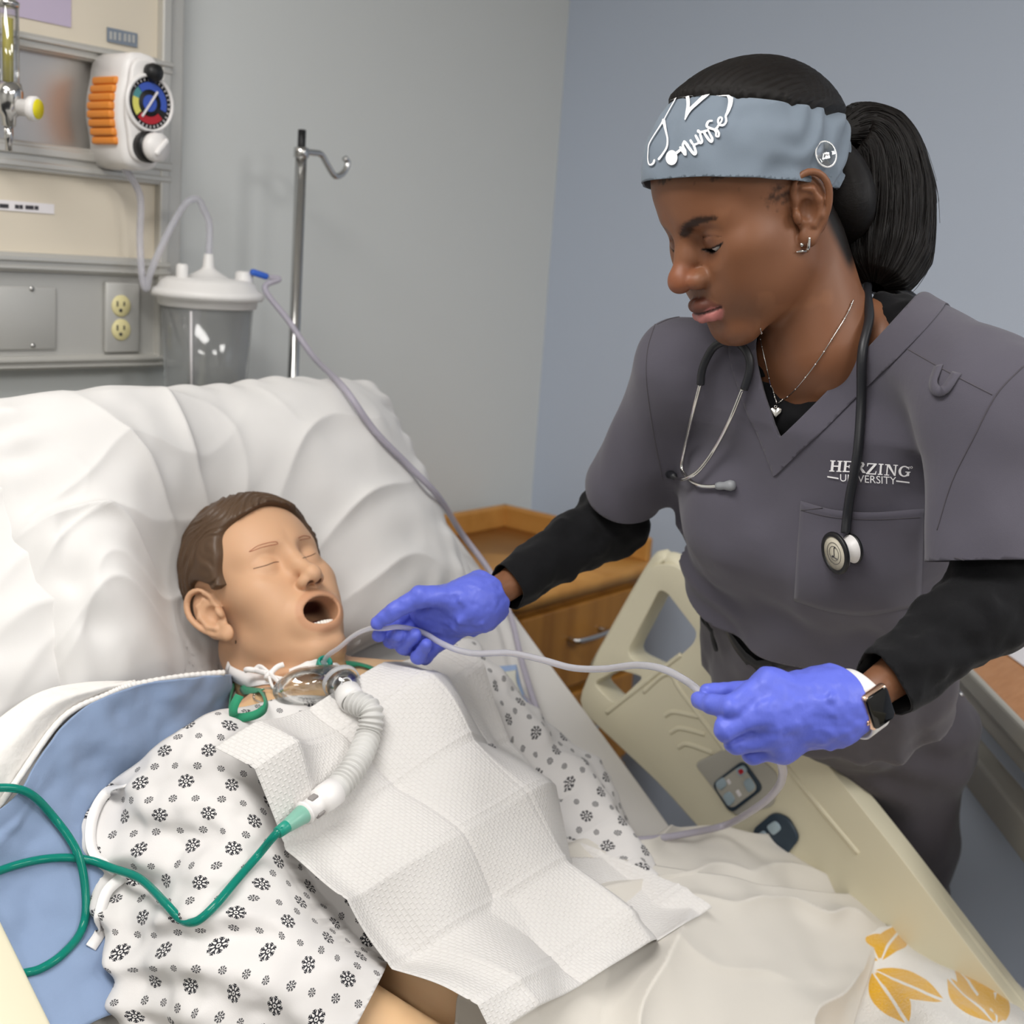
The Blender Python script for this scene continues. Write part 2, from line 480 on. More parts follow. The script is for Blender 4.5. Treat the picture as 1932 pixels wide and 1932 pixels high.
# ------------------------------------------------------------------ materials
M = {}
def cloth(name, col, rough=.85, weave=900, ws=.12, sheen=.15, fold=0, fs=.4):
    m_ = Mat(name, col, rough, spec=.25, sheen=sheen)
    if fold: m_.nbump(fold, fs, .004, 3)
    m_.nbump(weave, ws, .0006, 1); M[name] = m_; return m_
M['wall_grey'] = Mat('wall_grey', '#d2d5d4', .75, spec=.3).nbump(220, .08, .001)
M['wall_blue'] = Mat('wall_blue', '#bcc6d6', .75, spec=.3).nbump(220, .08, .001)
M['wall_far'] = Mat('wall_far', '#e6e4de', .8)
M['floor'] = Mat('floor', '#15171b', .6).vary(9, '#1b1e23')
M['ceiling'] = Mat('ceiling', '#efede8', .9)
M['cream'] = Mat('cream', '#d9cfbd', .5)
M['alu'] = Mat('alu', '#c6c4be', .38, metal=.45).nbump(300, .05, .0005, 2, stretch=(.05, .05, 1))
M['steel'] = Mat('steel', '#bdbab6', .33, metal=.8).nbump(500, .06, .0005, 2, stretch=(1, .02, .02))
M['plate'] = Mat('plate', '#bab9b5', .42, metal=.25)
M['chrome'] = Mat('chrome', '#c9c8c6', .16, metal=1)
M['white_plastic'] = Mat('white_plastic', '#e9e6e4', .35)
M['soft_white'] = Mat('soft_white', '#e2e0de', .4, sss=.2, sssr=(1, 1, 1))
M['black'] = Mat('black', '#131315', .45)
M['orange'] = Mat('orange', '#e08a35', .45)
M['lilac'] = Mat('lilac', '#bcb0c6', .7)
M['paper'] = Mat('paper', '#e8e4e6', .8)
M['label_blue'] = Mat('label_blue', '#7d8794', .6)
M['ink'] = Mat('ink', '#3c3a40', .6)
M['ivory'] = Mat('ivory', '#ddd39f', .45)
M['yellow'] = Mat('yellow', '#e6d81e', .4)
M['frost'] = Mat('frost', '#e7e8ea', .28, trans=.55, ior=1.2)
M['tube_clear'] = Mat('tube_clear', '#e2e1e8', .16, trans=.6, ior=1.2)
M['tube_lilac'] = Mat('tube_lilac', '#c3becb', .25, trans=.35, ior=1.3)
M['blue_clip'] = Mat('blue_clip', '#2f5fc0', .4)
M['wood'] = Mat('wood', '#a8742f', .45)
M['wood'].vary(26, '#8a5a20', .3, .7, 5, stretch=(1, 1, .06))
M['wood_top'] = Mat('wood_top', '#c8924c', .45); M['wood_top'].vary(20, '#b57f3c', .3, .7, 5, stretch=(1, .05, 1))
M['bed_cream'] = Mat('bed_cream', '#dfd8be', .42, spec=.45).nbump(400, .04, .0005)
M['bed_grey'] = Mat('bed_grey', '#b3b0a6', .45)
M['pad_dark'] = Mat('pad_dark', '#2b3a48', .35)
M['pad_key'] = Mat('pad_key', '#9fb1bb', .3)
cloth('sheet', '#d9d6d3', fold=14, fs=.12)
cloth('pillow', '#dbd9d7', fold=14, fs=.15)
cloth('blanket', '#d2cdc4', weave=700, fold=12, fs=.15)
cloth('scrub', '#55525c', weave=1400, ws=.2, fold=16, fs=.25)
cloth('scrub_pants', '#4c484e', weave=1400, ws=.2, fold=12, fs=.35)
cloth('black_knit', '#0d0d10', weave=1100, ws=.3, sheen=.05, fold=30, fs=.3)
cloth('headband', '#76818d', weave=1500, ws=.15, sheen=.1)
cloth('white_tape', '#ece9e7')
cloth('elastic', '#2f8a66', weave=600, ws=.4)
M['glove'] = Mat('glove', '#5f6bd0', .44, spec=.35).nbump(70, .30, .003, 3, stretch=(1, 1, .35)).nbump(260, .2, .001, 2)
M['skin'] = Mat('skin', '#85573d', .46, spec=.4, sss=.06, sss_scale=.003).vcol().nbump(900, .12, .0004, 2)
M['manikin_skin'] = Mat('manikin_skin', '#c99a72', .5, spec=.35, sss=.1, sss_scale=.004).vcol().nbump(500, .05, .0004, 2)
M['manikin_hair'] = Mat('manikin_hair', '#54402f', .45, spec=.45)
M['hair'] = Mat('hair', '#0b0908', .4, spec=.3)
M['hair'].nbump(60, .35, .0015, 5, 'UV', (14, .35, 1)).vary(50, '#1d1613', .4, .8, 4, 'UV', (14, .3, 1))
M['print_white'] = Mat('print_white', '#fbf9fa', .6)
M['silver'] = Mat('silver', '#d6d4d0', .18, metal=1)
M['steth'] = Mat('steth', '#232428', .42)
M['steth_tip'] = Mat('steth_tip', '#8b8d91', .4)
M['diaphragm'] = Mat('diaphragm', '#cdc6b4', .35)
M['eye_white'] = Mat('eye_white', '#d9d4cf', .15).vcol()
M['teal_tube'] = Mat('teal_tube', '#1fa592', .1, trans=.55, ior=1.3)
M['teal'] = Mat('teal', '#1c8f7b', .35)
M['teal_pale'] = Mat('teal_pale', '#93cdb9', .35, trans=.3)
M['rose_gold'] = Mat('rose_gold', '#e8c4ac', .25, metal=1)
M['screen'] = Mat('screen', '#060607', .08)
M['red'] = Mat('red', '#b3202c', .4)
M['mouth'] = Mat('mouth', '#4a1a1c', .4)
M['teeth'] = Mat('teeth', '#efece4', .3)
M['soft_hose'] = Mat('soft_hose', '#e2e1de', .3, trans=.25, ior=1.25, spec=.5)
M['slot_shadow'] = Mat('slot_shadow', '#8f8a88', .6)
cloth('pale_blue', '#9fb6dc'); cloth('cream_cloth', '#d9d8cc')
M['gauge_blue'] = Mat('gauge_blue', '#3a57b4', .4); M['gauge_yellow'] = Mat('gauge_yellow', '#d9d46a', .4); M['gauge_teal'] = Mat('gauge_teal', '#4f8e92', .4)
M['flow_yellow'] = Mat('flow_yellow', '#b3a84e', .5)
M['table_wood'] = Mat('table_wood', '#c58a55', .4); M['table_wood'].vary(14, '#b4783f', .3, .7, 5, stretch=(1, 6, 1))

def thin_plastic(name, tint, base=.10, rough=.06, diff=None):
    """clear thin-walled plastic: see-through, with a Fresnel-weighted gloss"""
    m_ = Mat(name, tint, rough); nt = m_.nt; out = nt.nodes['Material Output']
    tr = nt.nodes.new('ShaderNodeBsdfTransparent'); tr.inputs[0].default_value = lin(tint)
    gl = nt.nodes.new('ShaderNodeBsdfGlossy'); gl.inputs['Roughness'].default_value = rough; gl.inputs['Color'].default_value = (1, 1, 1, 1)
    lw = nt.nodes.new('ShaderNodeLayerWeight'); lw.inputs['Blend'].default_value = .35
    mx_ = nt.nodes.new('ShaderNodeMixShader'); f = (E(nt, lw.outputs['Fresnel']) * .75 + base).min(1.0); nt.links.new(f.s, mx_.inputs[0])
    nt.links.new(tr.outputs[0], mx_.inputs[1]); last = gl
    if diff:
        m_.b.inputs['Base Color'].default_value = lin(tint); m_.b.inputs['Roughness'].default_value = rough
        m2 = nt.nodes.new('ShaderNodeMixShader'); m2.inputs[0].default_value = diff; nt.links.new(gl.outputs[0], m2.inputs[1]); nt.links.new(m_.b.outputs[0], m2.inputs[2]); last = m2
    nt.links.new(last.outputs[0], mx_.inputs[2]); nt.links.new(mx_.outputs[0], out.inputs['Surface']); M[name] = m_
thin_plastic('mask_clear', '#fbfcfc', .07, .05); thin_plastic('clear', '#f6f7f7', .08, .05); thin_plastic('canister', '#f9fafa', .08, .10, .55)

# ------------------------------------------------------------------ the room
R_ = ROOM
def slab(name, c, size, mat): 
    V, Fc = box(c, size); return tag(mesh_obj(name, V, Fc, M[mat], smooth=False), kind='structure')
cx, cy = (R_['x0'] + R_['x1']) / 2, (R_['y0'] + R_['y1']) / 2; lx, ly = R_['x1'] - R_['x0'], R_['y1'] - R_['y0']
slab('floor', (cx, cy, -.05), (lx + .2, ly + .2, .1), 'floor')
slab('ceiling', (cx, cy, R_['z1'] + .05), (lx + .2, ly + .2, .1), 'ceiling')
slab('wall_head', (cx, R_['y1'] + .05, R_['z1'] / 2), (lx + .2, .1, R_['z1']), 'wall_grey')
slab('wall_right', (R_['x1'] + .05, cy, R_['z1'] / 2), (.1, ly, R_['z1']), 'wall_blue')
slab('wall_left', (R_['x0'] - .05, cy, R_['z1'] / 2), (.1, ly, R_['z1']), 'wall_far')
slab('wall_foot', (cx, R_['y0'] - .05, R_['z1'] / 2), (lx + .2, .1, R_['z1']), 'wall_far')
slab('baseboard_head', (cx, R_['y1'] - .008, .06), (lx, .016, .12), 'black')
slab('baseboard_right', (R_['x1'] - .008, cy, .06), (.016, ly, .12), 'black')
em = Mat('diffuser', '#fff8ee', .6); em.b.inputs['Emission Color'].default_value = (1, .965, .92, 1); em.b.inputs['Emission Strength'].default_value = 1.5; M['diffuser'] = em
for tx, ty in TROFFERS:
    tr = empty('ceiling_light', (tx, ty, R_['z1']), 'white recessed fluorescent ceiling light panel', 'ceiling light', 'ceiling lights over the bed')
    z = R_['z1']
    V, Fc = join([box((tx + s_ * .295, ty, z - .014), (.03, 1.22, .028)) for s_ in (-1, 1)] + [box((tx, ty + s_ * .595, z - .014), (.56, .03, .028)) for s_ in (-1, 1)])
    mesh_obj('frame', V, Fc, M['white_plastic'], tr, smooth=False)
    V, Fc = box((tx, ty, z - .01), (.56, 1.16, .012)); mesh_obj('diffuser', V, Fc, M['diffuser'], tr, smooth=False)

# ------------------------------------------------------------------ headwall service panel
YW = R_['y1']
def wp(u, v, off=0.0): P_ = px_plane(u, v, 1, YW - off); return A(P_[0], P_[2])
PXR = wp(292, 400)[0]; PXL = .30
hw = empty('headwall_panel', (.8, YW, 1.33), 'aluminium framed headwall service panel on the grey wall above the bed', 'wall panel')
def hbox(name, x0, x1, z0, z1, y0, y1, mat, bev=.0, par=hw):
    V, Fc = box(((x0 + x1) / 2, YW - (y0 + y1) / 2, (z0 + z1) / 2), (x1 - x0, y1 - y0, z1 - z0), None, bev); return mesh_obj(name, V, Fc, M[mat], par, smooth=False)
zb = wp(150, 690)[1]
zr = [wp(150, v)[1] for v in (690, 665, 515, 480, 335, 282, 120, 88)]   # bottom rail, socket strip top ... 
z_bot, z_b1, z_s1, z_c0, z_c1, z_m0, z_m1, z_t0 = zr
Z_TOP = 2.15
hbox('back_plate', PXL, PXR, z_bot, Z_TOP, 0, .020, 'plate')
hbox('cream_panel', PXL, PXR, z_c0, z_c1, .018, .028, 'cream'); hbox('cream_panel', PXL, PXR, z_t0, Z_TOP, .018, .028, 'cream')
hbox('steel_panel', PXL, PXR, z_m0, z_m1, .018, .026, 'steel')
hbox('socket_strip', PXL, PXR, z_b1, z_s1, .018, .030, 'plate')
for z0, z1 in ((z_bot, z_b1), (z_s1, z_c0), (z_c1, z_m0), (z_m1, z_t0)):
    h_ = z1 - z0; hbox('rail', PXL, PXR, z0, z1, .015, .040, 'alu', .003); hbox('rail_lip', PXL, PXR, z0 + h_ * .55, z0 + h_ * .85, .038, .046, 'alu', .002); hbox('rail_lip', PXL, PXR, z0 + h_ * .12, z0 + h_ * .34, .038, .044, 'alu', .002)
xs = [wp(u, 400)[0] for u in (272, 290, 318)]
hbox('end_post', xs[0], xs[1], z_bot, Z_TOP, .015, .042, 'alu', .003); hbox('end_post', xs[1], xs[2], z_bot, Z_TOP, .010, .034, 'alu', .003)
# blank cover plate with screws, socket plate with two receptacles
def at(u, v, off): P_ = px_plane(u, v, 1, YW - off); return A(P_[0], YW - off, P_[2])
def span(u0, v0, u1, v1, off):
    um, vm = (max(u0, 0) + u1) / 2, (v0 + v1) / 2
    return at(u0, vm, off)[0], at(u1, vm, off)[0], at(um, v1, off)[2], at(um, v0, off)[2]
def plate(name, u0, v0, u1, v1, off, th, mat, par=hw, bev=.003):
    x0_, x1_, z0_, z1_ = span(u0, v0, u1, v1, off); V, Fc = box(((x0_ + x1_) / 2, YW - off - th / 2, (z0_ + z1_) / 2), (x1_ - x0_, th, z1_ - z0_), None, bev); return mesh_obj(name, V, Fc, M[mat], par)
bp_ = plate('blank_plate', -60, 540, 104, 660, .030, .005, 'plate')
for u, v in ((60, 545), (62, 652)):
    V, Fc = lathe([(.0001, 0), (.004, 0), (.0035, .0016), (.0001, .002)], at(u, v, .035), (0, -1, 0), 14); mesh_obj('screw', V, Fc, M['chrome'], bp_)
so = plate('socket_plate', 194, 532, 258, 664, .030, .009, 'plate')
for v in (577, 622):
    V, Fc = lathe([(.0001, 0), (.0165, 0), (.0165, .0016), (.0150, .003), (.0001, .003)], at(228, v, .039), (0, -1, 0), 28); rc = mesh_obj('receptacle', V, Fc, M['ivory'], so)
    o = at(228, v, .0425)
    for dx, dz, sz in ((-.006, .003, (.0022, .001, .008)), (.006, .003, (.0022, .001, .0065))):
        V, Fc = box(o + A(dx, 0, dz), sz); mesh_obj('slot', V, Fc, M['ink'], rc, smooth=False)
    V, Fc = lathe([(.0001, 0), (.0028, 0), (.0028, .0006), (.0001, .0006)], o + A(0, .0004, -.007), (0, -1, 0), 12); mesh_obj('slot', V, Fc, M['ink'], rc)
sp_ = plate('steel_socket', 180, 150, 232, 275, .026, .008, 'plate')
plate('steel_socket_face', 188, 172, 232, 268, .034, .003, 'alu', sp_)
# paper label strips and the lilac notice
def flat(name, u0, v0, u1, v1, off, mat, label, cat):
    x0_, x1_, z0_, z1_ = span(u0, v0, u1, v1, off); V, Fc = box(((x0_ + x1_) / 2, YW - off, (z0_ + z1_) / 2), (x1_ - x0_, .0012, z1_ - z0_)); return tag(mesh_obj(name, V, Fc, M[mat], None, smooth=False), label, cat)
lab = flat('label_strip', -90, 381, 102, 400, .0290, 'paper', 'white printed paper label strip on the cream panel', 'label')
for u, w_ in ((-62, 16), (-40, 20), (-14, 16), (4, 10), (12, 9), (32, 8), (40, 7), (52, 9), (60, 8), (69, 8)):
    a_ = at(u, 391 + (u - 50) * .06, .0300); V, Fc = box(a_, (w_ / F * 1.72, .0006, .0055)); mesh_obj('printed_word', V, Fc, M['ink'], lab, smooth=False)
flat('notice', -120, -120, 134, 38, .0290, 'lilac', 'plain lilac paper notice stuck high on the cream panel', 'notice')
nl = flat('name_plate', 202, 57, 259, 84, .0300, 'label_blue', 'small grey blue printed tag by the panel corner', 'tag')
for k, u in enumerate((209, 217, 226, 236, 244, 252)):
    a_ = at(u, 70 + (u - 230) * .16, .0310); V, Fc = box(a_, (.004, .0008, .011)); mesh_obj('print_mark', V, Fc, M['plate'], nl, smooth=False)

# ------------------------------------------------------------------ suction regulator
ry = .125
def ra(u, v, off): return at(u, v, off)
rg = empty('suction_regulator', ra(262, 205, .05), 'white wall suction regulator with orange side grip and round gauge', 'regulator')
rc_ = at(272, 208, ry)
body = [(0, .098), (.022, .094), (.034, .078), (.040, .045), (.046, .015), (.046, -.02), (.040, -.05), (.036, -.080), (.026, -.098), (0, -.104), (-.026, -.098), (-.036, -.080), (-.040, -.05), (-.046, -.02), (-.046, .015), (-.040, .045), (-.034, .078), (-.022, .094)]
hh = (at(262, 96, .08)[2] - at(262, 315, .08)[2]) / .202
bodyp = [(x * hh * 1.05, z * hh) for x, z in catmull(np.array([(a_, b_, 0) for a_, b_ in body + body[:1]]), 60)[:-1, :2]]
V, Fc = prism(bodyp[::-1], 0, .085, (rc_[0], YW - .040, rc_[2]), (1, 0, 0), (0, 0, 1), (0, -1, 0), bev=.012, seg=4); rb = mesh_obj('housing', V, Fc, M['white_plastic'], rg)
V, Fc = prism([(x * .84, z * .88) for x, z in bodyp][::-1], 0, .008, (rc_[0], YW - .124, rc_[2]), (1, 0, 0), (0, 0, 1), (0, -1, 0), bev=.004, seg=3); mesh_obj('face', V, Fc, M['white_plastic'], rg)
gz_ = hh * .012; go = A(rc_[0] + .002, YW - .131, rc_[2] + gz_)
def disc(name, r0, r1, d, mat, par, seg=40, a0=0, a1=2 * math.pi, o=None):
    o = go if o is None else o; n = max(3, int(seg * (a1 - a0) / (2 * math.pi)) + 1)
    V, Fc = [], []
    for k, t in enumerate(np.linspace(a0, a1, n)):
        for r_ in (r0, r1): V.append(o + A(r_ * math.sin(t), -d, r_ * math.cos(t)))
    Fc = [(2 * k, 2 * k + 1, 2 * k + 3, 2 * k + 2) for k in range(n - 1)]
    return mesh_obj(name, np.array(V), Fc, M[mat], par, smooth=False)
gr = .036
V, Fc = lathe([(gr + .001, -.002), (gr + .005, .004), (gr + .004, .007), (gr, .008), (gr, .002)], go, (0, -1, 0), 44); mesh_obj('bezel', V, Fc, M['white_plastic'], rg)
V, Fc = lathe([(.0001, .0), (gr, 0), (gr, .004), (.0001, .004)], go, (0, -1, 0), 44); gd = mesh_obj('gauge', V, Fc, M['black'], rg)
for a0, a1, mt in ((-.75, 1.9, 'gauge_blue'), (2.3, 3.9, 'red'), (4.0, 4.95, 'gauge_yellow'), (4.95, 5.5, 'gauge_teal')): disc('scale_arc', gr * .52, gr * .80, .0046, mt, gd, 40, a0, a1)
for k in range(24): 
    t = -.9 + k * .2; V, Fc = box(go + A(gr * .90 * math.sin(t), -.0048, gr * .90 * math.cos(t)), (.0012, .0006, .0035), rotm((0, 1, 0), t)); mesh_obj('tick', V, Fc, M['paper'], gd, smooth=False)
disc('hub', 0, gr * .32, .0048, 'gauge_blue', gd)
for t, ln in ((.6, .021), (3.75, .024)):
    V, Fc = box(go + A(ln * .5 * math.sin(t), -.0062, ln * .5 * math.cos(t)), (.003, .001, ln), rotm((0, 1, 0), t)); mesh_obj('needle', V, Fc, M['paper'], gd, smooth=False)
V, Fc = lathe([(.0001, 0), (.0125, 0), (.0135, .008), (.011, .016), (.0001, .018)], A(rc_[0] + .004, YW - .131, rc_[2] + hh * .064), (.25, -1, 0), 24); mesh_obj('top_knob', V, Fc, M['black'], rg)
V, Fc = lathe([(.0001, 0), (.0215, 0), (.0225, .010), (.021, .018), (.0001, .018)], A(rc_[0] - .002, YW - .130, rc_[2] - hh * .063), (.1, -1, 0), 28); mesh_obj('mode_collar', V, Fc, M['black'], rg)
ko = A(rc_[0] - .001, YW - .147, rc_[2] - hh * .063); V, Fc = lathe([(.0001, 0), (.0195, 0), (.0205, .006), (.0190, .016), (.0001, .017)], ko, (.15, -1, 0), 28); kb = mesh_obj('mode_knob', V, Fc, M['white_plastic'], rg)
V, Fc = box(ko + A(.002, -.019, 0), (.007, .007, .030), rotm((0, 1, 0), .7), .002); mesh_obj('knob_grip', V, Fc, M['white_plastic'], kb)
for k in range(8):
    z = rc_[2] + hh * (.045 - k * .0145); V, Fc = box((rc_[0] - .047 * hh * 1.02 + .004 * abs(k - 3.5) ** 1.3 * .45, YW - .082, z), (.020, .058, .0145 * hh * .96), None, .0035, 3); mesh_obj('grip_rib', V, Fc, M['orange'], rg)
V, Fc = box((rc_[0], YW - .030, rc_[2] - .01), (.045, .040, .07), None, .004); mesh_obj('adapter', V, Fc, M['plate'], rg)

# ------------------------------------------------------------------ oxygen flowmeter at the panel's left
fm = empty('oxygen_flowmeter', at(14, 205, .03), 'clear oxygen flowmeter tube with yellow knob on the steel panel', 'flowmeter')
fo = at(16, 200, .085)
V, Fc = lathe([(.014, .030), (.0145, .032), (.0145, .125), (.010, .130), (.0001, .131)], fo, (0, 0, 1), 26); mesh_obj('flow_tube', V, Fc, M['clear'], fm)
V, Fc = lathe([(.0065, .030), (.0070, .030), (.0070, .112), (.0065, .112)], fo, (0, 0, 1), 18); mesh_obj('scale_tube', V, Fc, M['flow_yellow'], fm)
V, Fc = lathe([(.0001, .126), (.015, .126), (.0155, .132), (.010, .136), (.0001, .137)], fo, (0, 0, 1), 24); mesh_obj('cap', V, Fc, M['chrome'], fm)
V, Fc = lathe([(.0001, -.028), (.009, -.026), (.010, -.014), (.0185, -.008), (.0195, .018), (.016, .030), (.0001, .031)], fo, (0, 0, 1), 28); mesh_obj('valve_body', V, Fc, M['chrome'], fm)
V, Fc = lathe([(.0085, 0), (.0085, .06), (.0001, .06)], fo + A(0, .0, .0), (0, 1, 0), 16); mesh_obj('wall_stem', V, Fc, M['chrome'], fm)
ka = unit(A(.55, -1, -.05)); V, Fc = lathe([(.0001, 0), (.011, 0), (.0115, .014), (.016, .016), (.0165, .024), (.0140, .027), (.0001, .027)], fo + ka * .016, ka, 28); kn_ = mesh_obj('knob', V, Fc, M['white_plastic'], fm)
V, Fc = lathe([(.0001, .0270), (.0132, .0270), (.0125, .0285), (.0001, .0290)], fo + ka * .016, ka, 28); mesh_obj('knob_cap', V, Fc, M['yellow'], kn_)
V, Fc = lathe([(.006, 0), (.006, -.02), (.0045, -.022), (.0045, -.034), (.0001, -.034)], fo + A(0, 0, -.024), (0, 0, 1), 14); mesh_obj('nipple', V, Fc, M['chrome'], fm)

# ------------------------------------------------------------------ suction canister on the wall
cy_ = YW - .115
co = px_plane(392, 560, 1, cy_); sc2 = 1.0
R0c = 88 / F * ((co - CAM) @ FWD)
cn_ = empty('suction_canister', (co[0], cy_, co[2] - .18), 'clear suction canister with white lid hung beside the panel', 'canister')
V, Fc = lathe([(R0c * .80, -.19), (R0c * .84, -.188), (R0c * .98, 0), (R0c * .94, 0), (R0c * .80, -.184), (.0001, -.184)], co, (0, 0, 1), 44); mesh_obj('jar', V, Fc, M['canister'], cn_)
V, Fc = lathe([(R0c * .98, -.016), (R0c * 1.04, -.014), (R0c * 1.06, -.004), (R0c * 1.16, -.002), (R0c * 1.20, .004), (R0c * 1.16, .010), (R0c * 1.06, .013), (R0c * 1.0, .022), (R0c * .86, .028), (R0c * .45, .030), (R0c * .30, .036), (.012, .042), (.009, .046), (.0075, .064), (.006, .066), (.0001, .066)], co, (0, 0, 1), 48); mesh_obj('lid', V, Fc, M['soft_white'], cn_)
for dx, dy, h_, r_ in ((-.052, -.004, .046, .009), (.046, -.030, .040, .014)):
    V, Fc = lathe([(r_ * 1.1, .024), (r_, .028), (r_, h_), (r_ * .7, h_ + .003), (.0001, h_ + .003)], co + A(dx, dy, 0), (0, 0, 1), 20); mesh_obj('port', V, Fc, M['soft_white'], cn_)
bc = co + A(.058, -.052, .040); V, Fc = box(bc, (.030, .012, .010), rotm((0, 0, 1), -.35) @ rotm((0, 1, 0), .25), .004, 3); mesh_obj('blue_connector', V, Fc, M['blue_clip'], cn_)
CAN_PORT = bc + A(.014, -.008, -.004)
V, Fc = tube([co + A(-R0c * .78, -R0c * .45, -.02), co + A(-R0c * .70, -R0c * .42, -.17)], .012, 6, 4, smooth=False, sx=1, sy=.12); mesh_obj('scale_strip', V, Fc, M['paper'], cn_)
V, Fc = box((co[0] - .01, YW - .022, co[2] - .02), (.05, .044, .06), None, .005); mesh_obj('wall_bracket', V, Fc, M['plate'], cn_)
vl = empty('vacuum_hose', co + A(0, 0, .066), 'clear vacuum hose arching from the canister lid to the regulator', 'tube')
top_ = co + A(0, 0, .060); rgb = A(rc_[0] - .004, YW - .085, rc_[2] - hh * .10)
VP = [top_, top_ + A(.000, 0, .05), px_plane(384, 395, 1, cy_), px_plane(372, 376, 1, cy_), px_plane(350, 384, 1, cy_), px_plane(322, 430, 1, cy_ + .01), px_plane(298, 480, 1, cy_ + .02), px_plane(282, 520, 1, cy_ + .03), px_plane(276, 545, 1, cy_ + .035), px_plane(268, 520, 1, cy_ + .04), px_plane(264, 450, 1, cy_ + .045), px_plane(264, 370, 1, cy_ + .035), rgb]
V, Fc = tube(VP, .0052, 150, 12); mesh_obj('tube', V, Fc, M['tube_clear'], vl)

# ------------------------------------------------------------------ drip stand beyond the bed corner
PY = 1.585; pbot = px_plane(552, 700, 1, PY); PX_ = px_plane(560, 520, 1, PY)[0]
iv = empty('drip_stand', (PX_, PY, 0), 'chrome drip stand pole with curled hooks behind the bed', 'drip stand')
ztop = px_plane(570, 285, 1, PY)[2]; ztip = px_plane(570, 245, 1, PY)[2]
V, Fc = tube([(PX_, PY, .10), (PX_, PY, 1.0), (PX_, PY, ztop)], .0095, 6, 18, smooth=False); mesh_obj('pole', V, Fc, M['chrome'], iv)
V, Fc = lathe([(.0001, 0), (.006, 0), (.0065, .002), (.0065, ztip - ztop), (.0001, ztip - ztop + .001)], (PX_, PY, ztop), (0, 0, 1), 16); mesh_obj('tip', V, Fc, M['black'], iv)
V, Fc = lathe([(.0095, -.012), (.0125, -.010), (.0125, .004), (.0095, .006)], (PX_, PY, ztop), (0, 0, 1), 20); mesh_obj('collar', V, Fc, M['chrome'], iv)
V, Fc = tube([px_plane(u, v, 1, PY - .005) for u, v in ((570, 286), (590, 288), (606, 292), (618, 312), (632, 332), (648, 326), (656, 308), (650, 298))], .0052, 50, 10); mesh_obj('hook', V, Fc, M['chrome'], iv)
for t in range(5):
    a_ = t * 2 * math.pi / 5 + .3; V, Fc = tube([(PX_, PY, .09), (PX_ + .05 * math.cos(a_), PY + .05 * math.sin(a_), .085), (PX_ + .12 * math.cos(a_), PY + .12 * math.sin(a_), .045)], .010, 10, 10); mesh_obj('leg', V, Fc, M['chrome'], iv)
    V, Fc = lathe([(.001, -.009), (.022, -.009), (.024, 0), (.022, .009), (.001, .009)], (PX_ + .12 * math.cos(a_), PY + .12 * math.sin(a_), .024), (math.sin(a_), -math.cos(a_), 0), 16); mesh_obj('castor', V, Fc, M['black'], iv)

# ------------------------------------------------------------------ wooden bedside cabinet in the corner
ns = empty('bedside_cabinet', (1.89, 1.48, 0), 'light oak bedside cabinet with drawers in the room corner', 'cabinet')
NX0, NX1, NY0, NY1, NZ = 1.68, 2.10, 1.30, 1.66, .955
V, Fc = box(((NX0 + NX1) / 2, (NY0 + NY1) / 2, NZ / 2), (NX1 - NX0, NY1 - NY0, NZ - .02), None, .004); mesh_obj('body', V, Fc, M['wood'], ns, smooth=False)
tp = rrect(NX1 - NX0 + .05, NY1 - NY0 + .05, .04, 6, (NX0 + NX1) / 2, (NY0 + NY1) / 2)
V, Fc = prism(tp, NZ - .015, NZ + .012, bev=.008, seg=3); mesh_obj('top', V, Fc, M['wood_top'], ns)
V, Fc = join([box(((NX0 + NX1) / 2, NY1 + .005, NZ + .035), (NX1 - NX0 + .03, .02, .05), None, .006), box((NX1 + .005, (NY0 + NY1) / 2, NZ + .035), (.02, NY1 - NY0 + .03, .05), None, .006)]); mesh_obj('gallery', V, Fc, M['wood_top'], ns, smooth=False)
for k, (z0, z1) in enumerate(((NZ - .20, NZ - .035), (NZ - .40, NZ - .215), (NZ - .72, NZ - .415))):
    V, Fc = box(((NX0 + NX1) / 2, NY0 - .008, (z0 + z1) / 2), (NX1 - NX0 - .03, .02, z1 - z0), None, .005); dr = mesh_obj('drawer', V, Fc, M['wood'], ns, smooth=False)
    V, Fc = box((NX0 - .006, (NY0 + NY1) / 2, (z0 + z1) / 2), (.014, NY1 - NY0 - .06, z1 - z0), None, .005); sd = mesh_obj('side_panel', V, Fc, M['wood'], ns, smooth=False)
    xm = (NX0 + NX1) / 2; zm = (z0 + z1) / 2 + .02
    V, Fc = tube([(xm - .05, NY0 - .018, zm), (xm - .048, NY0 - .040, zm), (xm, NY0 - .045, zm), (xm + .048, NY0 - .040, zm), (xm + .05, NY0 - .018, zm)], .005, 30, 10); mesh_obj('handle', V, Fc, M['chrome'], dr)
for sx in (NX0 + .05, NX1 - .05):
    for sy in (NY0 + .05, NY1 - .05):
        V, Fc = lathe([(.001, 0), (.02, 0), (.02, .011), (.001, .011)], (sx, sy, 0), (0, 0, 1), 14); mesh_obj('foot', V, Fc, M['black'], ns)

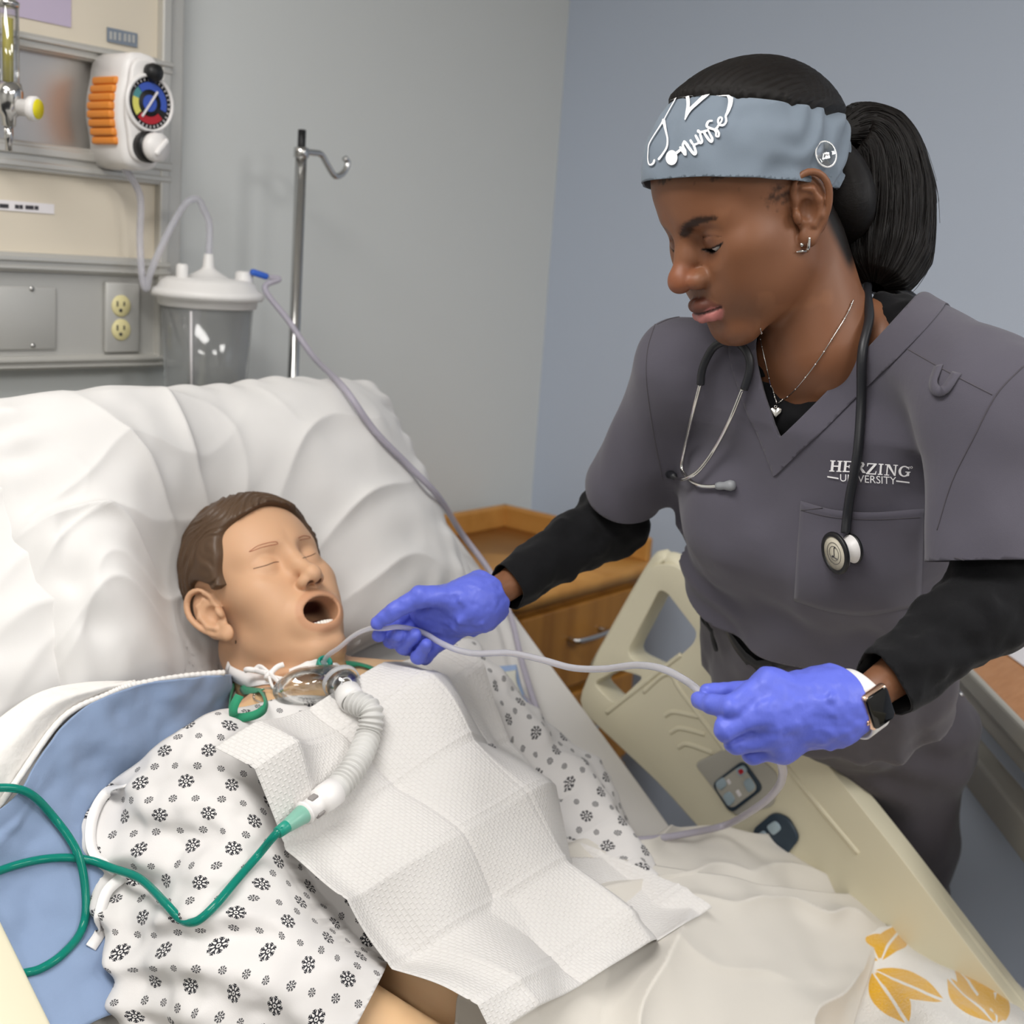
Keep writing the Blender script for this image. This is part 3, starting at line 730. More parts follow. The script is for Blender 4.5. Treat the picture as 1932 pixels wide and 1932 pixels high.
# ------------------------------------------------------------------ overbed table at the right, with a sheet of paper
def gz0(u, v, z): P_ = px_plane(u, v, 2, z); return P_
OT_Z = .95
c0, c1, c2 = gz0(1832, 1275, OT_Z), gz0(1990, 1440, OT_Z), gz0(1960, 1195, OT_Z)
ex_ = unit(c1 - c0); ex_[2] = 0; ex_ = unit(ex_); ey_ = np.cross(A(0, 0, 1), ex_); ey_ = ey_ if (c2 - c0) @ ey_ > 0 else -ey_
ob = empty('overbed_table', A(c0[0], c0[1], 0), 'wood topped overbed table with grey edge standing by the blue wall', 'table')
tw_, td_ = .80, min(.40, (R_['x1'] - .03 - max(c0[0], c1[0])) / max(.2, abs(ey_[0])))
def ot(a_, b_, z): return c0 + ex_ * a_ + ey_ * b_ + A(0, 0, z - OT_Z)
def otbox(name, a0, a1, b0, b1, z0, z1, mat, bev=.004, par=ob):
    V, Fc = box(ot((a0 + a1) / 2, (b0 + b1) / 2, (z0 + z1) / 2), (a1 - a0, b1 - b0, z1 - z0), np.stack([ex_, ey_, A(0, 0, 1)], 1), bev); return mesh_obj(name, V, Fc, M[mat], par, smooth=False)
otbox('top', -.25, tw_ - .25, .012, td_, OT_Z - .022, OT_Z, 'table_wood')
otbox('edge_trim', -.262, tw_ - .238, 0, .014, OT_Z - .030, OT_Z + .003, 'bed_grey', .005); otbox('edge_trim', -.262, -.248, 0, td_, OT_Z - .030, OT_Z + .003, 'bed_grey', .005)
otbox('under_frame', -.20, tw_ - .30, .03, .09, OT_Z - .085, OT_Z - .028, 'bed_grey', .006)
otbox('lower_bar', -.20, tw_ - .28, .02, .06, OT_Z - .19, OT_Z - .13, 'bed_grey', .006)
otbox('column', .36, .43, .10, .16, .07, OT_Z - .05, 'bed_grey', .006)
otbox('base', .20, tw_ - .10, .10, .16, .045, .085, 'bed_grey', .01)
otbox('base', .34, .44, -.02, td_, .045, .085, 'bed_grey', .01)
for a_, b_ in ((.39, 0), (.39, td_ - .03), (tw_ - .13, .13)):
    V, Fc = lathe([(.001, -.012), (.024, -.012), (.026, 0), (.024, .012), (.001, .012)], ot(a_, b_, .026), ex_, 16); mesh_obj('castor', V, Fc, M['black'], ob)
q = [gz0(u, v, OT_Z + .001) for u, v in ((1896, 1232), (1990, 1300), (2030, 1240), (1950, 1190))]
pp = mesh_obj('paper_sheet', np.array([p + A(0, 0, .0004) for p in q] + [p + A(0, 0, .0015) for p in q]), [(4, 5, 6, 7), (3, 2, 1, 0), (0, 1, 5, 4), (1, 2, 6, 5), (2, 3, 7, 6), (3, 0, 4, 7)], M['paper'], None, smooth=False)
tag(pp, 'white sheet of paper lying on the overbed table', 'paper')

# ------------------------------------------------------------------ heads (local frame: x right, y forward, z up, origin between the ears)
def mir(P):
    Q = P.copy(); Q[:, 0] = np.abs(Q[:, 0]); return Q
def ear_sdf(Q, sc=1.0, out=.32):
    """ear on the +x side; ear plane coordinates: e = backwards, z up, o = outwards"""
    c, s = math.cos(out), math.sin(out)
    base = A(.0685, .004, .002)
    q = (Q - base) / sc
    bk = -q[:, 1]; ot = q[:, 0]; z = q[:, 2] + bk * .0
    e = bk * c + ot * s; o = ot * c - bk * s
    # tilt the ear back a little
    t = math.radians(12); e, z = e * math.cos(t) + -z * math.sin(t) * 1.0, z * math.cos(t) + e * math.sin(t)
    E3 = np.stack([e, z, o], 1)
    hel = [(.002, .008, .002), (.000, .020, .005), (.006, .031, .008), (.016, .0355, .009), (.027, .031, .009), (.033, .019, .009),
           (.032, .004, .008), (.027, -.009, .006), (.019, -.020, .004), (.011, -.027, .004)]
    rs = [.0025, .003, .0034, .0034, .0034, .0034, .0032, .003, .0035, .0045]
    hel = catmull(np.array(hel), 22); rs = np.interp(np.linspace(0, 1, 22), np.linspace(0, 1, len(rs)), rs)
    d = chain(E3, list(hel), list(rs))
    lobe = ell(E3, (.008, -.024, .003), (.0085, .0095, .0045)); d = smin(d, lobe, .006)
    plate = ell(E3, (.016, .004, .001), (.018, .030, .0055)); d = smin(d, plate, .003)
    ah = chain(E3, [A(.010, .022, .005), A(.018, .019, .0065), A(.0235, .008, .007), A(.022, -.006, .0065), A(.015, -.014, .006)], [.0025, .003, .0033, .003, .003], .003)
    d = smin(d, ah, .003)
    concha = ell(E3, (.0105, .0015, .007), (.0085, .0105, .0075)); d = smax(d, -concha, .003)
    tragus = ell(E3, (.0005, -.003, .005), (.004, .007, .0045)); d = smin(d, tragus, .003)
    foss = ell(E3, (.012, .027, .009), (.008, .0045, .004)); d = smax(d, -foss, .002)
    return d * sc

def skull_sdf(P):
    """cranium without features: hair, bands and bonnets are offsets of it"""
    Q = mir(P)
    d = ell(P, (0, -.016, .054), (.0735, .094, .082))
    d = smin(d, ell(P, (0, .012, .052), (.066, .072, .066)), .03)
    d = smin(d, ell(Q, (.030, .030, -.005), (.036, .052, .07)), .03)
    return d

def face_base(P, jz=0.0):
    d = ell(P, (0, -.016, .054), (.0735, .094, .082))
    d = smin(d, ell(P, (0, .014, .050), (.066, .071, .062)), .03)          # forehead
    return smin(d, ell(P, (0, .018, -.018 + jz * .5), (.052, .062, .070 - jz * .5)), .035)   # mid face
NEZ = -.009                                             # the nurse's eyes sit a little lower
def face_sdf(P, kind='nurse'):
    Q = mir(P)
    mk = kind == 'manikin'; ez = 0 if mk else NEZ
    jz = -.012 if mk else 0.0                              # jaw dropped for the open mouth
    d = face_base(P, jz); jw = .87 if mk else 1.0
    d = smin(d, cap(Q, (.040 * jw, .006, -.040 + jz), (.014, .064, -.082 + jz), .020 * jw, .015), .035)   # jaw
    d = smin(d, ell(Q, (.030 * jw, .030, -.040 + jz), (.028 * jw, .042, .034)), .03)
    d = smin(d, ell(P, (0, .073, -.082 + jz), (.020, .015, .017)), .022)    # chin
    d = smin(d, ell(Q, (.041, .048, -.004), (.026, .028, .022)), .026)      # cheek bone
    d = smin(d, ell(Q, (.030, .056, -.032), (.022, .024, .026)), .022)      # cheek
    d = smin(d, ell(P, (0, .072, -.045 + jz * .4), (.027, .021, .022 - jz * .5)), .02)        # muzzle
    d = smin(d, cap(Q, (.012, .073, .043 + ez), (.043, .059, .041 + ez), .009, .007), .02)   # brow ridge
    # eye sockets, then lids
    d = smax(d, -ell(Q, (.030, .093, .020 + ez), (.017, .017, .013)), .018)
    d = smax(d, -ell(Q, (.018, .094, .022 + ez), (.008, .0105, .011)), .014)
    d = smin(d, sph(Q, A(.0315, .0635, .0195 + ez), .0170 if mk else .0160), .006)
    # nose
    if mk:
        d = smin(d, chain(P, [A(0, .077, .030), A(0, .090, .010), A(0, .103, -.010)], [.0075, .008, .0095], .006), .016)
        d = smin(d, sph(P, A(0, .1055, -.0130), .0098), .008)
        d = smin(d, ell(Q, (.0108, .0960, -.0170), (.0068, .0100, .0072)), .006)
        no = ell(Q, (.0064, .1010, -.0240), (.0044, .0068, .0062), rotm((1, 0, 0), -.5))
    else:
        d = smin(d, chain(P, [A(0, .076, .024), A(0, .090, .004), A(0, .102, -.010)], [.0075, .0085, .0105], .006), .016)
        d = smin(d, ell(P, (0, .1055, -.016), (.0125, .0115, .0105)), .008)
        d = smin(d, ell(Q, (.0150, .0935, -.0195), (.0088, .0115, .0088)), .006)
        no = ell(Q, (.0085, .099, -.029), (.0050, .0078, .006), rotm((1, 0, 0), -.4))
    d = smax(d, -no, .002)
    d = smax(d, -cap(P, (0, .1015, -.032), (0, .099, -.040 + jz * .3), .0035), .004)   # philtrum
    if mk:
        # parted lips round an open mouth
        zc = -.055
        ring = np.sqrt((P[:, 0] / 1.18) ** 2 + ((P[:, 2] - zc)) ** 2 * (1.25 + .5 * (P[:, 2] > zc)))
        yl = .0935 - 9.0 * P[:, 0] ** 2 - .10 * np.abs(P[:, 2] - zc) - np.where(P[:, 2] < zc, .22 * (zc - P[:, 2]), 0)
        lip = np.sqrt((ring - .0250) ** 2 + (P[:, 1] - yl) ** 2) - .0048
        d = smin(d, lip, .014)
        hole = ell(P, (0, .078, zc), (.0265, .048, .0175)); d = smax(d, -hole, .003)
        # lower lip shelf and dimple under it
        d = smax(d, -ell(P, (0, .098, -.0875), (.018, .009, .005)), .008)
    else:
        up = smin(cap(Q, (.0035, .0985, -.0445), (.023, .0835, -.0505), .0062, .0030), cap(Q, (0, .099, -.046), (.008, .097, -.045), .0055), .004)
        lo = smin(cap(Q, (0, .0955, -.0585), (.012, .0925, -.0570), .0080, .0070), cap(Q, (.012, .0925, -.057), (.023, .083, -.0520), .0070, .0028), .004)
        d = smin(d, up, .004); d = smin(d, lo, .004)
        d = smax(d, -chain(Q, [A(0, .1065, -.0520), A(.010, .1025, -.0515), A(.0245, .0885, -.0510)], [.0022, .0022, .0012]), .0015)
        d = smax(d, -ell(P, (0, .095, -.070), (.016, .007, .005)), .008)
    d = smin(d, ear_sdf(Q, 1.0 if not mk else 1.12), .0035)
    return d

def lid_line(Q):
    x = (Q[:, 0] - .0315) / .0150
    return x, .0148 - .0030 * (1 - np.clip(x, -1.2, 1.2) ** 2) + .0014 * x
def nurse_head(P):
    d = face_sdf(P, 'nurse'); Q = mir(P - A(0, 0, NEZ)); x, zl = lid_line(Q)
    h = .0019 * (1 - np.clip(x, -1, 1) ** 2)
    g = np.maximum(np.maximum(np.abs(Q[:, 2] - zl) - h, (np.abs(x) - 1) * .01), .0700 - Q[:, 1])
    d = smax(d, -g, .0006)
    cr = np.array([(.0315 + .0150 * t, .0775 - .006 * t * t, .0262 - .0035 * t * t) for t in np.linspace(-1, 1, 7)])
    return smax(d, -chain(Q, list(cr), [.0006] * 7), .0015)
def manikin_head(P): return face_sdf(P, 'manikin')

# ------------------------------------------------------------------ the bed
bed_root = empty('hospital_bed', (BX, .2, 0), 'cream hospital bed with raised backrest and moulded side rails', 'bed')
XL, XR = .600, 1.555                                     # mattress sides
def bedmesh(name, V, Fc, mat, par=bed_root, **k): return mesh_obj(name, V, Fc, M[mat], par, **k)
RB = np.stack([A(1, 0, 0), BU, BN], 1)
V, Fc = box(bed((XL + XR) / 2, .50, -.10), (XR - XL - .06, 1.02, .05), RB, .01); bedmesh('backrest_frame', V, Fc, 'bed_grey', smooth=False)
V, Fc = box(((XL + XR) / 2, HY - .72, HZ - .12), (XR - XL - .06, 1.42, .06), None, .01); bedmesh('seat_frame', V, Fc, 'bed_grey', smooth=False)
V, Fc = box(((XL + XR) / 2, .10, .26), (.70, 1.7, .10), None, .02); bedmesh('base_frame', V, Fc, 'bed_grey', smooth=False)
for sx in (XL + .12, XR - .12):
    for sy in (.80, -.62):
        V, Fc = join([tube([(sx, sy, .26), (sx, sy, .14)], .02, 3, 12, smooth=False), lathe([(.001, -.015), (.062, -.015), (.065, 0), (.062, .015), (.001, .015)], (sx, sy, .065), (1, 0, 0), 24)])
        bedmesh('castor', V, Fc, 'black')
    V, Fc = box((sx, .1, .36), (.05, .5, .16), None, .01); bedmesh('lift_column', V, Fc, 'bed_grey', smooth=False)
# head and foot boards
V, Fc = box((BX + .08, 1.60, .80), (.92, .05, .52), None, .03, 3); bedmesh('head_board', V, Fc, 'bed_cream')
V, Fc = box((BX + .08, -.86, .66), (.92, .05, .46), None, .03, 3); bedmesh('foot_board', V, Fc, 'bed_cream')

# mattress bent at the hinge, in a white fitted sheet
mat_root = empty('mattress', (BX, HY, HZ - .13), 'thick mattress in a white fitted sheet under the pillow', 'mattress')
prof = [bed(0, 1.02, 0)[1:], bed(0, .7, 0)[1:], bed(0, .35, 0)[1:], bed(0, .12, 0)[1:], (HY - .03, HZ + .005), (HY - .18, HZ), (HY - .7, HZ), (HY - 1.36, HZ)]
pc = catmull(np.c_[np.array(prof), np.zeros(len(prof))], 90)[:, :2]
tn = unit(np.gradient(pc, axis=0)); nn = np.stack([tn[:, 1], -tn[:, 0]], 1)
nn = np.where((nn[:, 1:] < 0), -nn, nn)
cross = [(0, -.075)] + [(x, z) for x, z in ((XL + .005, -.075), (XL, -.05), (XL, -.02), (XL + .012, -.005), (XL + .05, 0), (1.08, .002), (XR - .05, 0), (XR - .012, -.005), (XR, -.02), (XR, -.05), (XR - .005, -.075))]
cross = np.array(cross[1:]); cr = np.c_[np.interp(np.linspace(0, 1, 60), np.linspace(0, 1, len(cross)), cross[:, 0]), np.interp(np.linspace(0, 1, 60), np.linspace(0, 1, len(cross)), cross[:, 1])]
S = np.zeros((90, 60, 3))
for i in range(90):
    for j in range(60):
        wv = .004 * math.sin(i * .45 + 2 * math.sin(j * .1)) * (1 if j > 44 else .3)
        yz = pc[i] + nn[i] * (cr[j, 1] + wv * .6); S[i, j] = (cr[j, 0] + wv * (1 if j > 48 else 0), yz[0], yz[1])
sheet('fitted_sheet', S, M['sheet'], mat_root, solid=.002)
V = np.array([[(x, *(pc[i] + nn[i] * z)) for x, z in ((XL + .006, -.012), (XR - .006, -.012), (XR - .006, -.125), (XL + .006, -.125))] for i in range(0, 90, 3)])
n_ = len(V); Fc = [(i * 4 + j, i * 4 + (j + 1) % 4, (i + 1) * 4 + (j + 1) % 4, (i + 1) * 4 + j) for i in range(n_ - 1) for j in range(4)] + [(3, 2, 1, 0), tuple((n_ - 1) * 4 + j for j in range(4))]
mesh_obj('core', V.reshape(-1, 3), Fc, M['sheet'], mat_root, smooth=False)

# ---- side rails: moulded panels in the plane of the backrest side
def rail_panel(name, X0, outline, holes, th, sgn):
    """outline / holes as 2D polygons in (y, z); a closed moulded plate"""
    bm = bmesh.new()
    def ring(p): return [bm.verts.new((0, y, z)) for y, z in p]
    rings = [ring(outline)] + [ring(h_) for h_ in holes]
    edges = []
    for r_ in rings: edges += [bm.edges.new((r_[i], r_[(i + 1) % len(r_)])) for i in range(len(r_))]
    bmesh.ops.triangle_fill(bm, use_beauty=True, use_dissolve=False, edges=edges)
    bmesh.ops.recalc_face_normals(bm, faces=bm.faces)
    geo = bmesh.ops.extrude_face_region(bm, geom=bm.faces[:])
    for v in geo['geom']:
        if isinstance(v, bmesh.types.BMVert): v.co.x += th
    bmesh.ops.recalc_face_normals(bm, faces=bm.faces)
    ed = [e for e in bm.edges if len(e.link_faces) == 2 and e.calc_face_angle(0) > .9]
    bmesh.ops.bevel(bm, geom=ed, offset=.011, segments=3, affect='EDGES', profile=.5, clamp_overlap=True)
    V = np.array([v.co[:] for v in bm.verts]) + A(X0, 0, 0); Fc = [[v.index for v in f.verts] for f in bm.faces]; bm.free()
    return bedmesh(name, V, Fc, 'bed_cream')
def rnd(poly, r=.025, n=4):
    """round the corners of a polygon"""
    out = []; P_ = [A(*p) for p in poly]
    for i in range(len(P_)):
        a, b, c_ = P_[i - 1], P_[i], P_[(i + 1) % len(P_)]
        da, dc_ = a - b, c_ - b; rr_ = min(r, np.linalg.norm(da) * .45, np.linalg.norm(dc_) * .45); p, q = b + unit(da) * rr_, b + unit(dc_) * rr_
        for t in np.linspace(0, 1, n): out.append(tuple((1 - t) ** 2 * p + 2 * t * (1 - t) * b + t * t * q))
    return out
XRAIL = 1.60
def rp(u, v): P_ = px_plane(u, v, 0, XRAIL); return (P_[1], P_[2])
outline = rnd([rp(1118, 1262), rp(1130, 1232), rp(1232, 1062), rp(1288, 1066), rp(1350, 1160), rp(1400, 1235), rp(1560, 1436), rp(1700, 1612), rp(1842, 1800), rp(1990, 1990), rp(1900, 2080), rp(1500, 1760), rp(1250, 1480), rp(1090, 1330)], .03)
hole1 = rnd([rp(1247, 1112), rp(1262, 1118), rp(1318, 1192), rp(1312, 1212), rp(1252, 1268), rp(1182, 1236)], .02)
hole2 = rnd([rp(1168, 1262), rp(1218, 1276), rp(1162, 1328), rp(1122, 1288)], .012)
rail_r = rail_panel('side_rail', XRAIL - .005, outline, [hole1, hole2], .045, 1)
# top bead along the rail, raised mouldings, control pads
def rail_tube(pts, r, x, par=rail_r, mat='bed_cream', n=60):
    V, Fc = tube([px_plane(u, v, 0, x) for u, v in pts], r, n, 12); return bedmesh('moulding', V, Fc, mat, par)
rail_tube([(1130, 1262), (1238, 1075), (1262, 1062), (1292, 1080), (1400, 1242), (1560, 1446), (1700, 1622), (1838, 1800), (1985, 1992)], .016, XRAIL + .02)
for pts in ([(1215, 1305), (1250, 1275), (1268, 1275), (1290, 1310), (1380, 1430)], [(1255, 1350), (1272, 1343), (1318, 1352)], [(1265, 1382), (1285, 1374), (1330, 1385)], [(1280, 1410), (1298, 1404), (1345, 1420)],
            [(1345, 1300), (1352, 1288), (1366, 1296), (1520, 1490), (1620, 1610)], [(1145, 1345), (1250, 1262), (1285, 1235)]):
    rail_tube(pts, .004, XRAIL - .004)
def pad(name, quad, lift, mat, par, bev=.002, rr=.012):
    """rounded plate whose corners are given in px on the rail plane"""
    Q = [px_plane(u, v, 0, XRAIL - .005) for u, v in quad]
    poly = rnd([(p[1], p[2]) for p in Q], rr, 5)
    ar = sum(poly[i - 1][0] * poly[i][1] - poly[i][0] * poly[i - 1][1] for i in range(len(poly)))
    if ar < 0: poly = poly[::-1]
    V, Fc = prism(poly, 0, lift, (XRAIL - .006, 0, 0), (0, 1, 0), (0, 0, 1), (-1, 0, 0), bev=bev); return bedmesh(name, V, Fc, mat, par)
plate = pad('control_plate', [(1310, 1440), (1400, 1398), (1470, 1460), (1462, 1520), (1388, 1540)], .002, 'bed_grey', rail_r)
kp = pad('keypad', [(1345, 1478), (1405, 1432), (1444, 1486), (1382, 1534)], .006, 'pad_dark', rail_r, .002)
pad('keypad_face', [(1351, 1479), (1404, 1440), (1436, 1485), (1383, 1525)], .0075, 'bed_grey', kp, .001)
for q, mt in (([(1354, 1474), (1370, 1462), (1378, 1478), (1363, 1490)], 'pad_key'), ([(1392, 1448), (1408, 1440), (1416, 1452), (1402, 1464)], 'pad_key'), ([(1368, 1498), (1382, 1488), (1394, 1506), (1380, 1520)], 'pad_key'), ([(1407, 1472), (1420, 1462), (1432, 1482), (1418, 1494)], 'pad_key')):
    pad('key', q, .0095, mt, kp, .001, .006)
for q in ([(1398, 1450), (1406, 1446), (1411, 1453), (1403, 1459)],): pad('key_light', q, .0102, 'red', kp, .0004, .003)
for q in ([(1393, 1490), (1398, 1486), (1405, 1497), (1400, 1501)], [(1376, 1470), (1380, 1466), (1385, 1474), (1381, 1478)]): pad('key_mark', q, .0085, 'paper', kp, .0004, .001)
kp2 = pad('keypad', [(1420, 1566), (1462, 1530), (1490, 1540), (1512, 1580), (1480, 1620), (1450, 1612)], .006, 'pad_dark', rail_r, .002)
for q in ([(1450, 1556), (1468, 1544), (1480, 1560), (1464, 1574)], [(1432, 1572), (1446, 1562), (1456, 1578), (1444, 1590)]): pad('key', q, .009, 'pad_key', kp2, .001, .006)
pad('slot', [(1440, 1438), (1444, 1438), (1444, 1458), (1440, 1458)], .001, 'black', rail_r, .0003, .0005)
pad('slot', [(1494, 1573), (1498, 1570), (1502, 1577), (1498, 1580)], .001, 'black', rail_r, .0003, .0005)
# near rail: only its top corner shows at the frame's edge
XRL = .560
def rl(u, v): P_ = px_plane(u, v, 0, XRL); return A(P_[1], P_[2])
a_, b_ = rl(0, 1752), rl(88, 1932); dv = b_ - a_
poly = rnd([tuple(a_ - dv * 3.2), tuple(b_ + dv * 2.2), tuple(b_ + dv * 2.4 + A(.06, -.22)), tuple(a_ - dv * 2.6 + A(.16, -.26))], .05)
rail_l = rail_panel('side_rail', XRL - .04, poly, [], .045, 1)

# ------------------------------------------------------------------ the manikin in the bed
MH_R = np.array([[-0.99725, -0.07340, 0.01037], [0.06344, -0.77281, 0.63146], [-0.03833, 0.63038, 0.77534]])
MH_T = A(0.99774, 1.15684, 1.10541)
def mloc(P): return (P - MH_T.astype(P.dtype)) @ MH_R.astype(P.dtype)
MXC = 1.0
def bl(P):
    q = P - A(0, HY, HZ).astype(P.dtype); return np.stack([q[:, 0], q @ BU.astype(P.dtype), q @ BN.astype(P.dtype)], 1)
MSH = .085
def man_body(L, g=0.0, arms=True):
    """L in bed coordinates (x, u, n)"""
    Q = L.copy(); Q[:, 0] = np.abs(L[:, 0] - MXC)
    d = ell(Q, (0, .46, .088), (.165 + g, .23 + g, .100 + g))
    d = smin(d, ell(Q, (0, .20, .085), (.155 + g, .22 + g, .092 + g)), .06)
    d = smin(d, cap(Q, (.02, .650, .078), (.165, .612, .085), .046 + g, .052 + g), .05)
    if arms:
        R_ = np.stack([L[:, 0], L[:, 1], L[:, 2]], 1)
        d = smin(d, smin(cap(R_, (.818, .61, .085), (.742, .41, .085), .052 + g, .045 + g), cap(R_, (.742, .41, .085), (.86, .18, .135), .044 + g, .032 + g), .02), .02)
        d = smin(d, smin(cap(R_, (1.182, .61, .085), (1.275, .41, .07), .052 + g, .045 + g), cap(R_, (1.275, .41, .07), (1.20, .15, .12), .044 + g, .032 + g), .02), .02)
    return d
def man_sdf(P):
    l = mloc(P); d = manikin_head(l)
    L = bl(P)
    a = bl((MH_T + MH_R @ A(.004, -.040, -.045))[None])[0]
    d = smin(d, cap(L, a, (.992, .640, .066), .055, .064), .014)
    d = smin(d, man_body(L), .025)
    return d
lo_m, hi_m = MH_T - A(.17, .20, .22), MH_T + A(.17, .17, .17)
V1, Q1 = snets(man_sdf, lo_m, hi_m, .0018)
b1 = bl(V1); V1, Q1 = clip_tri(V1, Q1, .575 - b1[:, 1])
def man_low(P):
    L = bl(P); d = man_body(L)
    for sx in (-1, 1):
        h_ = A(MXC + .09 * sx, HY - .02, HZ + .095); k_ = A(MXC + .13 * sx, HY - .42, HZ + .11); f_ = A(MXC + .14 * sx, HY - .86, HZ + .07)
        d = smin(d, smin(cap(P, h_, k_, .085, .06), cap(P, k_, f_, .058, .04), .02), .04)
        d = smin(d, cap(P, f_, f_ + A(0, -.04, .10), .035, .03), .02)
    return d
V2, Q2 = snets(man_low, A(.66, -.34, .50), A(1.36, 1.20, 1.12), .008, newton=0)
b2 = bl(V2); V2, Q2 = clip_tri(V2, Q2, b2[:, 1] - .60)
L1 = mloc(V1); Q_ = mir(L1)
c = np.tile(np.array(lin('#cda280')[:3]), (len(V1), 1)); body_w = smooth01(.715 - bl(V1)[:, 1], -.004, .004)
neck_low = smooth01(.668 - bl(V1)[:, 1], -.003, .003)
c = mix(c, '#dcb68c', neck_low)
c = mix(c, '#b9805f', (1 - smooth01(np.abs(np.sqrt((L1[:, 0] / 1.12) ** 2 + (L1[:, 2] + .055) ** 2 * 1.25) - .0250), .004, .0075)) * (L1[:, 1] > .07) * .45)
c = mix(c, '#3a1512', (1 - smooth01(ell(L1, (0, .070, -.055), (.0255, .034, .0180)), -.0005, .0012)) * (L1[:, 1] < .094))
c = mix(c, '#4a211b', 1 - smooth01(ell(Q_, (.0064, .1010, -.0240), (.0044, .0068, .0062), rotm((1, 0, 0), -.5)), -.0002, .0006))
Vb_, Fb_ = join([(V1, Q1), (V2, Q2)])
manikin = mesh_obj('patient_manikin', Vb_, np.array(Fb_), M['manikin_skin'], vcol=np.vstack([c, np.tile(np.array(lin('#dcb68c')[:3]), (len(V2), 1))]))
tag(manikin, 'tan training manikin with moulded brown hair and open mouth lying against the pillow', 'manikin')
man_bvh = bvh_of(Vb_, np.array(Fb_))
M['brow_line'] = Mat('brow_line', '#a8664b', .6); M['dark_line'] = Mat('dark_line', '#5a3826', .6)
for pts in ([(470, 1041), (486, 1030), (506, 1024), (520, 1022), (523, 1026), (508, 1029), (490, 1034), (472, 1041)], [(563, 1015), (572, 1011), (582, 1012), (585, 1015), (574, 1017), (565, 1019)]):
    seam('brow', pts, man_bvh, manikin, .0004, 'brow_line')
for pts in ([(478, 1073), (490, 1070), (504, 1066), (517, 1061), (526, 1060)], [(571, 1053), (578, 1051), (587, 1048), (595, 1044)]):
    seam('eyelid_line', pts, man_bvh, manikin, .00045, 'dark_line')
# hair: a moulded cap with flowing grooves
def hair_edge(l):
    ax_ = np.abs(l[:, 0])
    f1 = smin(.094 + .004 * np.cos(l[:, 0] * 70) - l[:, 2], l[:, 1] - .034 - .36 * (l[:, 2] - .025) - .002 * np.sin(l[:, 2] * 140), .018)
    ear = .012 - np.sqrt(((l[:, 1] + .010) / 1.5) ** 2 + ((l[:, 2] - .006) / 1.9) ** 2 ) + .010     # clear of the ear
    ear = np.where(ax_ > .045, ear, -.01)
    nape = -.062 + .25 * np.maximum(0, l[:, 1] + .05) - l[:, 2]
    burn = np.where((l[:, 1] > -.006) & (ax_ > .03), .022 + .25 * np.maximum(0, .036 - l[:, 1]) * 0 - l[:, 2], -.01)
    return np.maximum(np.maximum(f1, ear), np.maximum(nape, burn))
def hair_sdf(P):
    # strands sweep back and down from the front hair line
    s_ = P[:, 2] * .80 + P[:, 1] * -.45 + .35 * np.abs(P[:, 0]) + .010 * noise3(P, 22, 4)
    g = np.sin(s_ * 560 + 1.3 * noise3(P, 30, 2)) * .5 + np.sin(s_ * 980 + 1.5 * noise3(P, 26, 7)) * .35
    base = smin(skull_sdf(P), face_base(P, -.012), .01) - .0065 + .0019 * g
    return smax(base, hair_edge(P), .005)
Vh, Qh = snets(hair_sdf, (-.10, -.13, -.085), (.10, .12, .165), .0018)
mesh_obj('hair', Vh @ MH_R.T + MH_T, Qh, M['manikin_hair'], manikin)
# teeth and tongue
for zc, yl, up_ in ((-.0690, .0840, 0),):
    for k in range(-4, 5):
        xx = k * .0046; o = MH_T + MH_R @ A(xx, yl - 16 * xx * xx, zc); V, Fc = box(o, (.0040, .0040, .0072), MH_R, .0012, 2); mesh_obj('tooth', V, Fc, M['teeth'], manikin)
Vt, Qt = snets(lambda P: ell(P, (0, .052, -.066), (.016, .028, .008)), (-.02, .02, -.08), (.02, .09, -.05), .002)
mesh_obj('tongue', Vt @ MH_R.T + MH_T, Qt, M['mouth'], manikin)

# ------------------------------------------------------------------ hospital gown
snow = Mat('gown', '#d8d5d3', .85, spec=.2, sheen=.1); M['gown'] = snow
def snowflakes(m_, cell=.041):
    u0, v0 = m_.uv(); u, v = u0 * .92 + v0 * .39, v0 * .92 - u0 * .39
    def layer(ou, ov, R0):
        rowi = ((v + ov) / cell).floor(); sh = rowi.mod(2.0) * .5
        uu = (u + ou) / cell + sh
        cu = uu.fract() - .5; cv = ((v + ov) / cell).fract() - .5
        r = (cu * cu + cv * cv).sqrt() / R0; th = cv.atan2(cu)
        a = (th / (math.pi / 4)).fract() - .5                       # one of eight arms
        al = a * (math.pi / 4)
        off = (r * al.sin()).abs(); along = r * al.cos()
        arm = off.lt(.075) * along.lt(.98) * along.gt(.34)
        br = (off - (along - .52) * .75).abs().lt(.075) * along.gt(.52) * along.lt(.84)
        br2 = (off - (along - .78) * .8).abs().lt(.06) * along.gt(.78) * along.lt(.97)
        ring = (r - .30).abs().lt(.07); dot = r.lt(.10)
        return arm.max(br).max(br2).max(ring).max(dot) * r.lt(1.02)
    f = layer(0, 0, .195).max(layer(cell * .5, cell * .04, .105)).max(layer(cell * .27, cell * .52, .092))
    m_.mixcol(f, None, '#2b2b31'); m_.nbump(900, .12, .0006, 1)
snowflakes(snow)
def gown_shape(L):
    d = man_body(L, .007)
    g = smin(d, cap(L, (.80, .60, .085), (.735, .38, .075), .060, .062), .05)
    g = smin(g, cap(L, (.735, .40, .08), (.80, .27, .10), .060, .058), .05)
    g = smin(g, cap(L, (1.19, .60, .08), (1.275, .38, .06), .060, .056), .05)
    Ls = L.copy(); Ls[:, 0] = L[:, 0] + .30 * (.62 - L[:, 1])
    slab = rbox(Ls, (.822, .25, .030), (.128, .42, .010), .008); g = smin(g, slab, .055)
    return smin(g, rbox(L, (1.25, .28, .0), (.10, .34, .010), .008), .05)
NA, NU = 300, 170
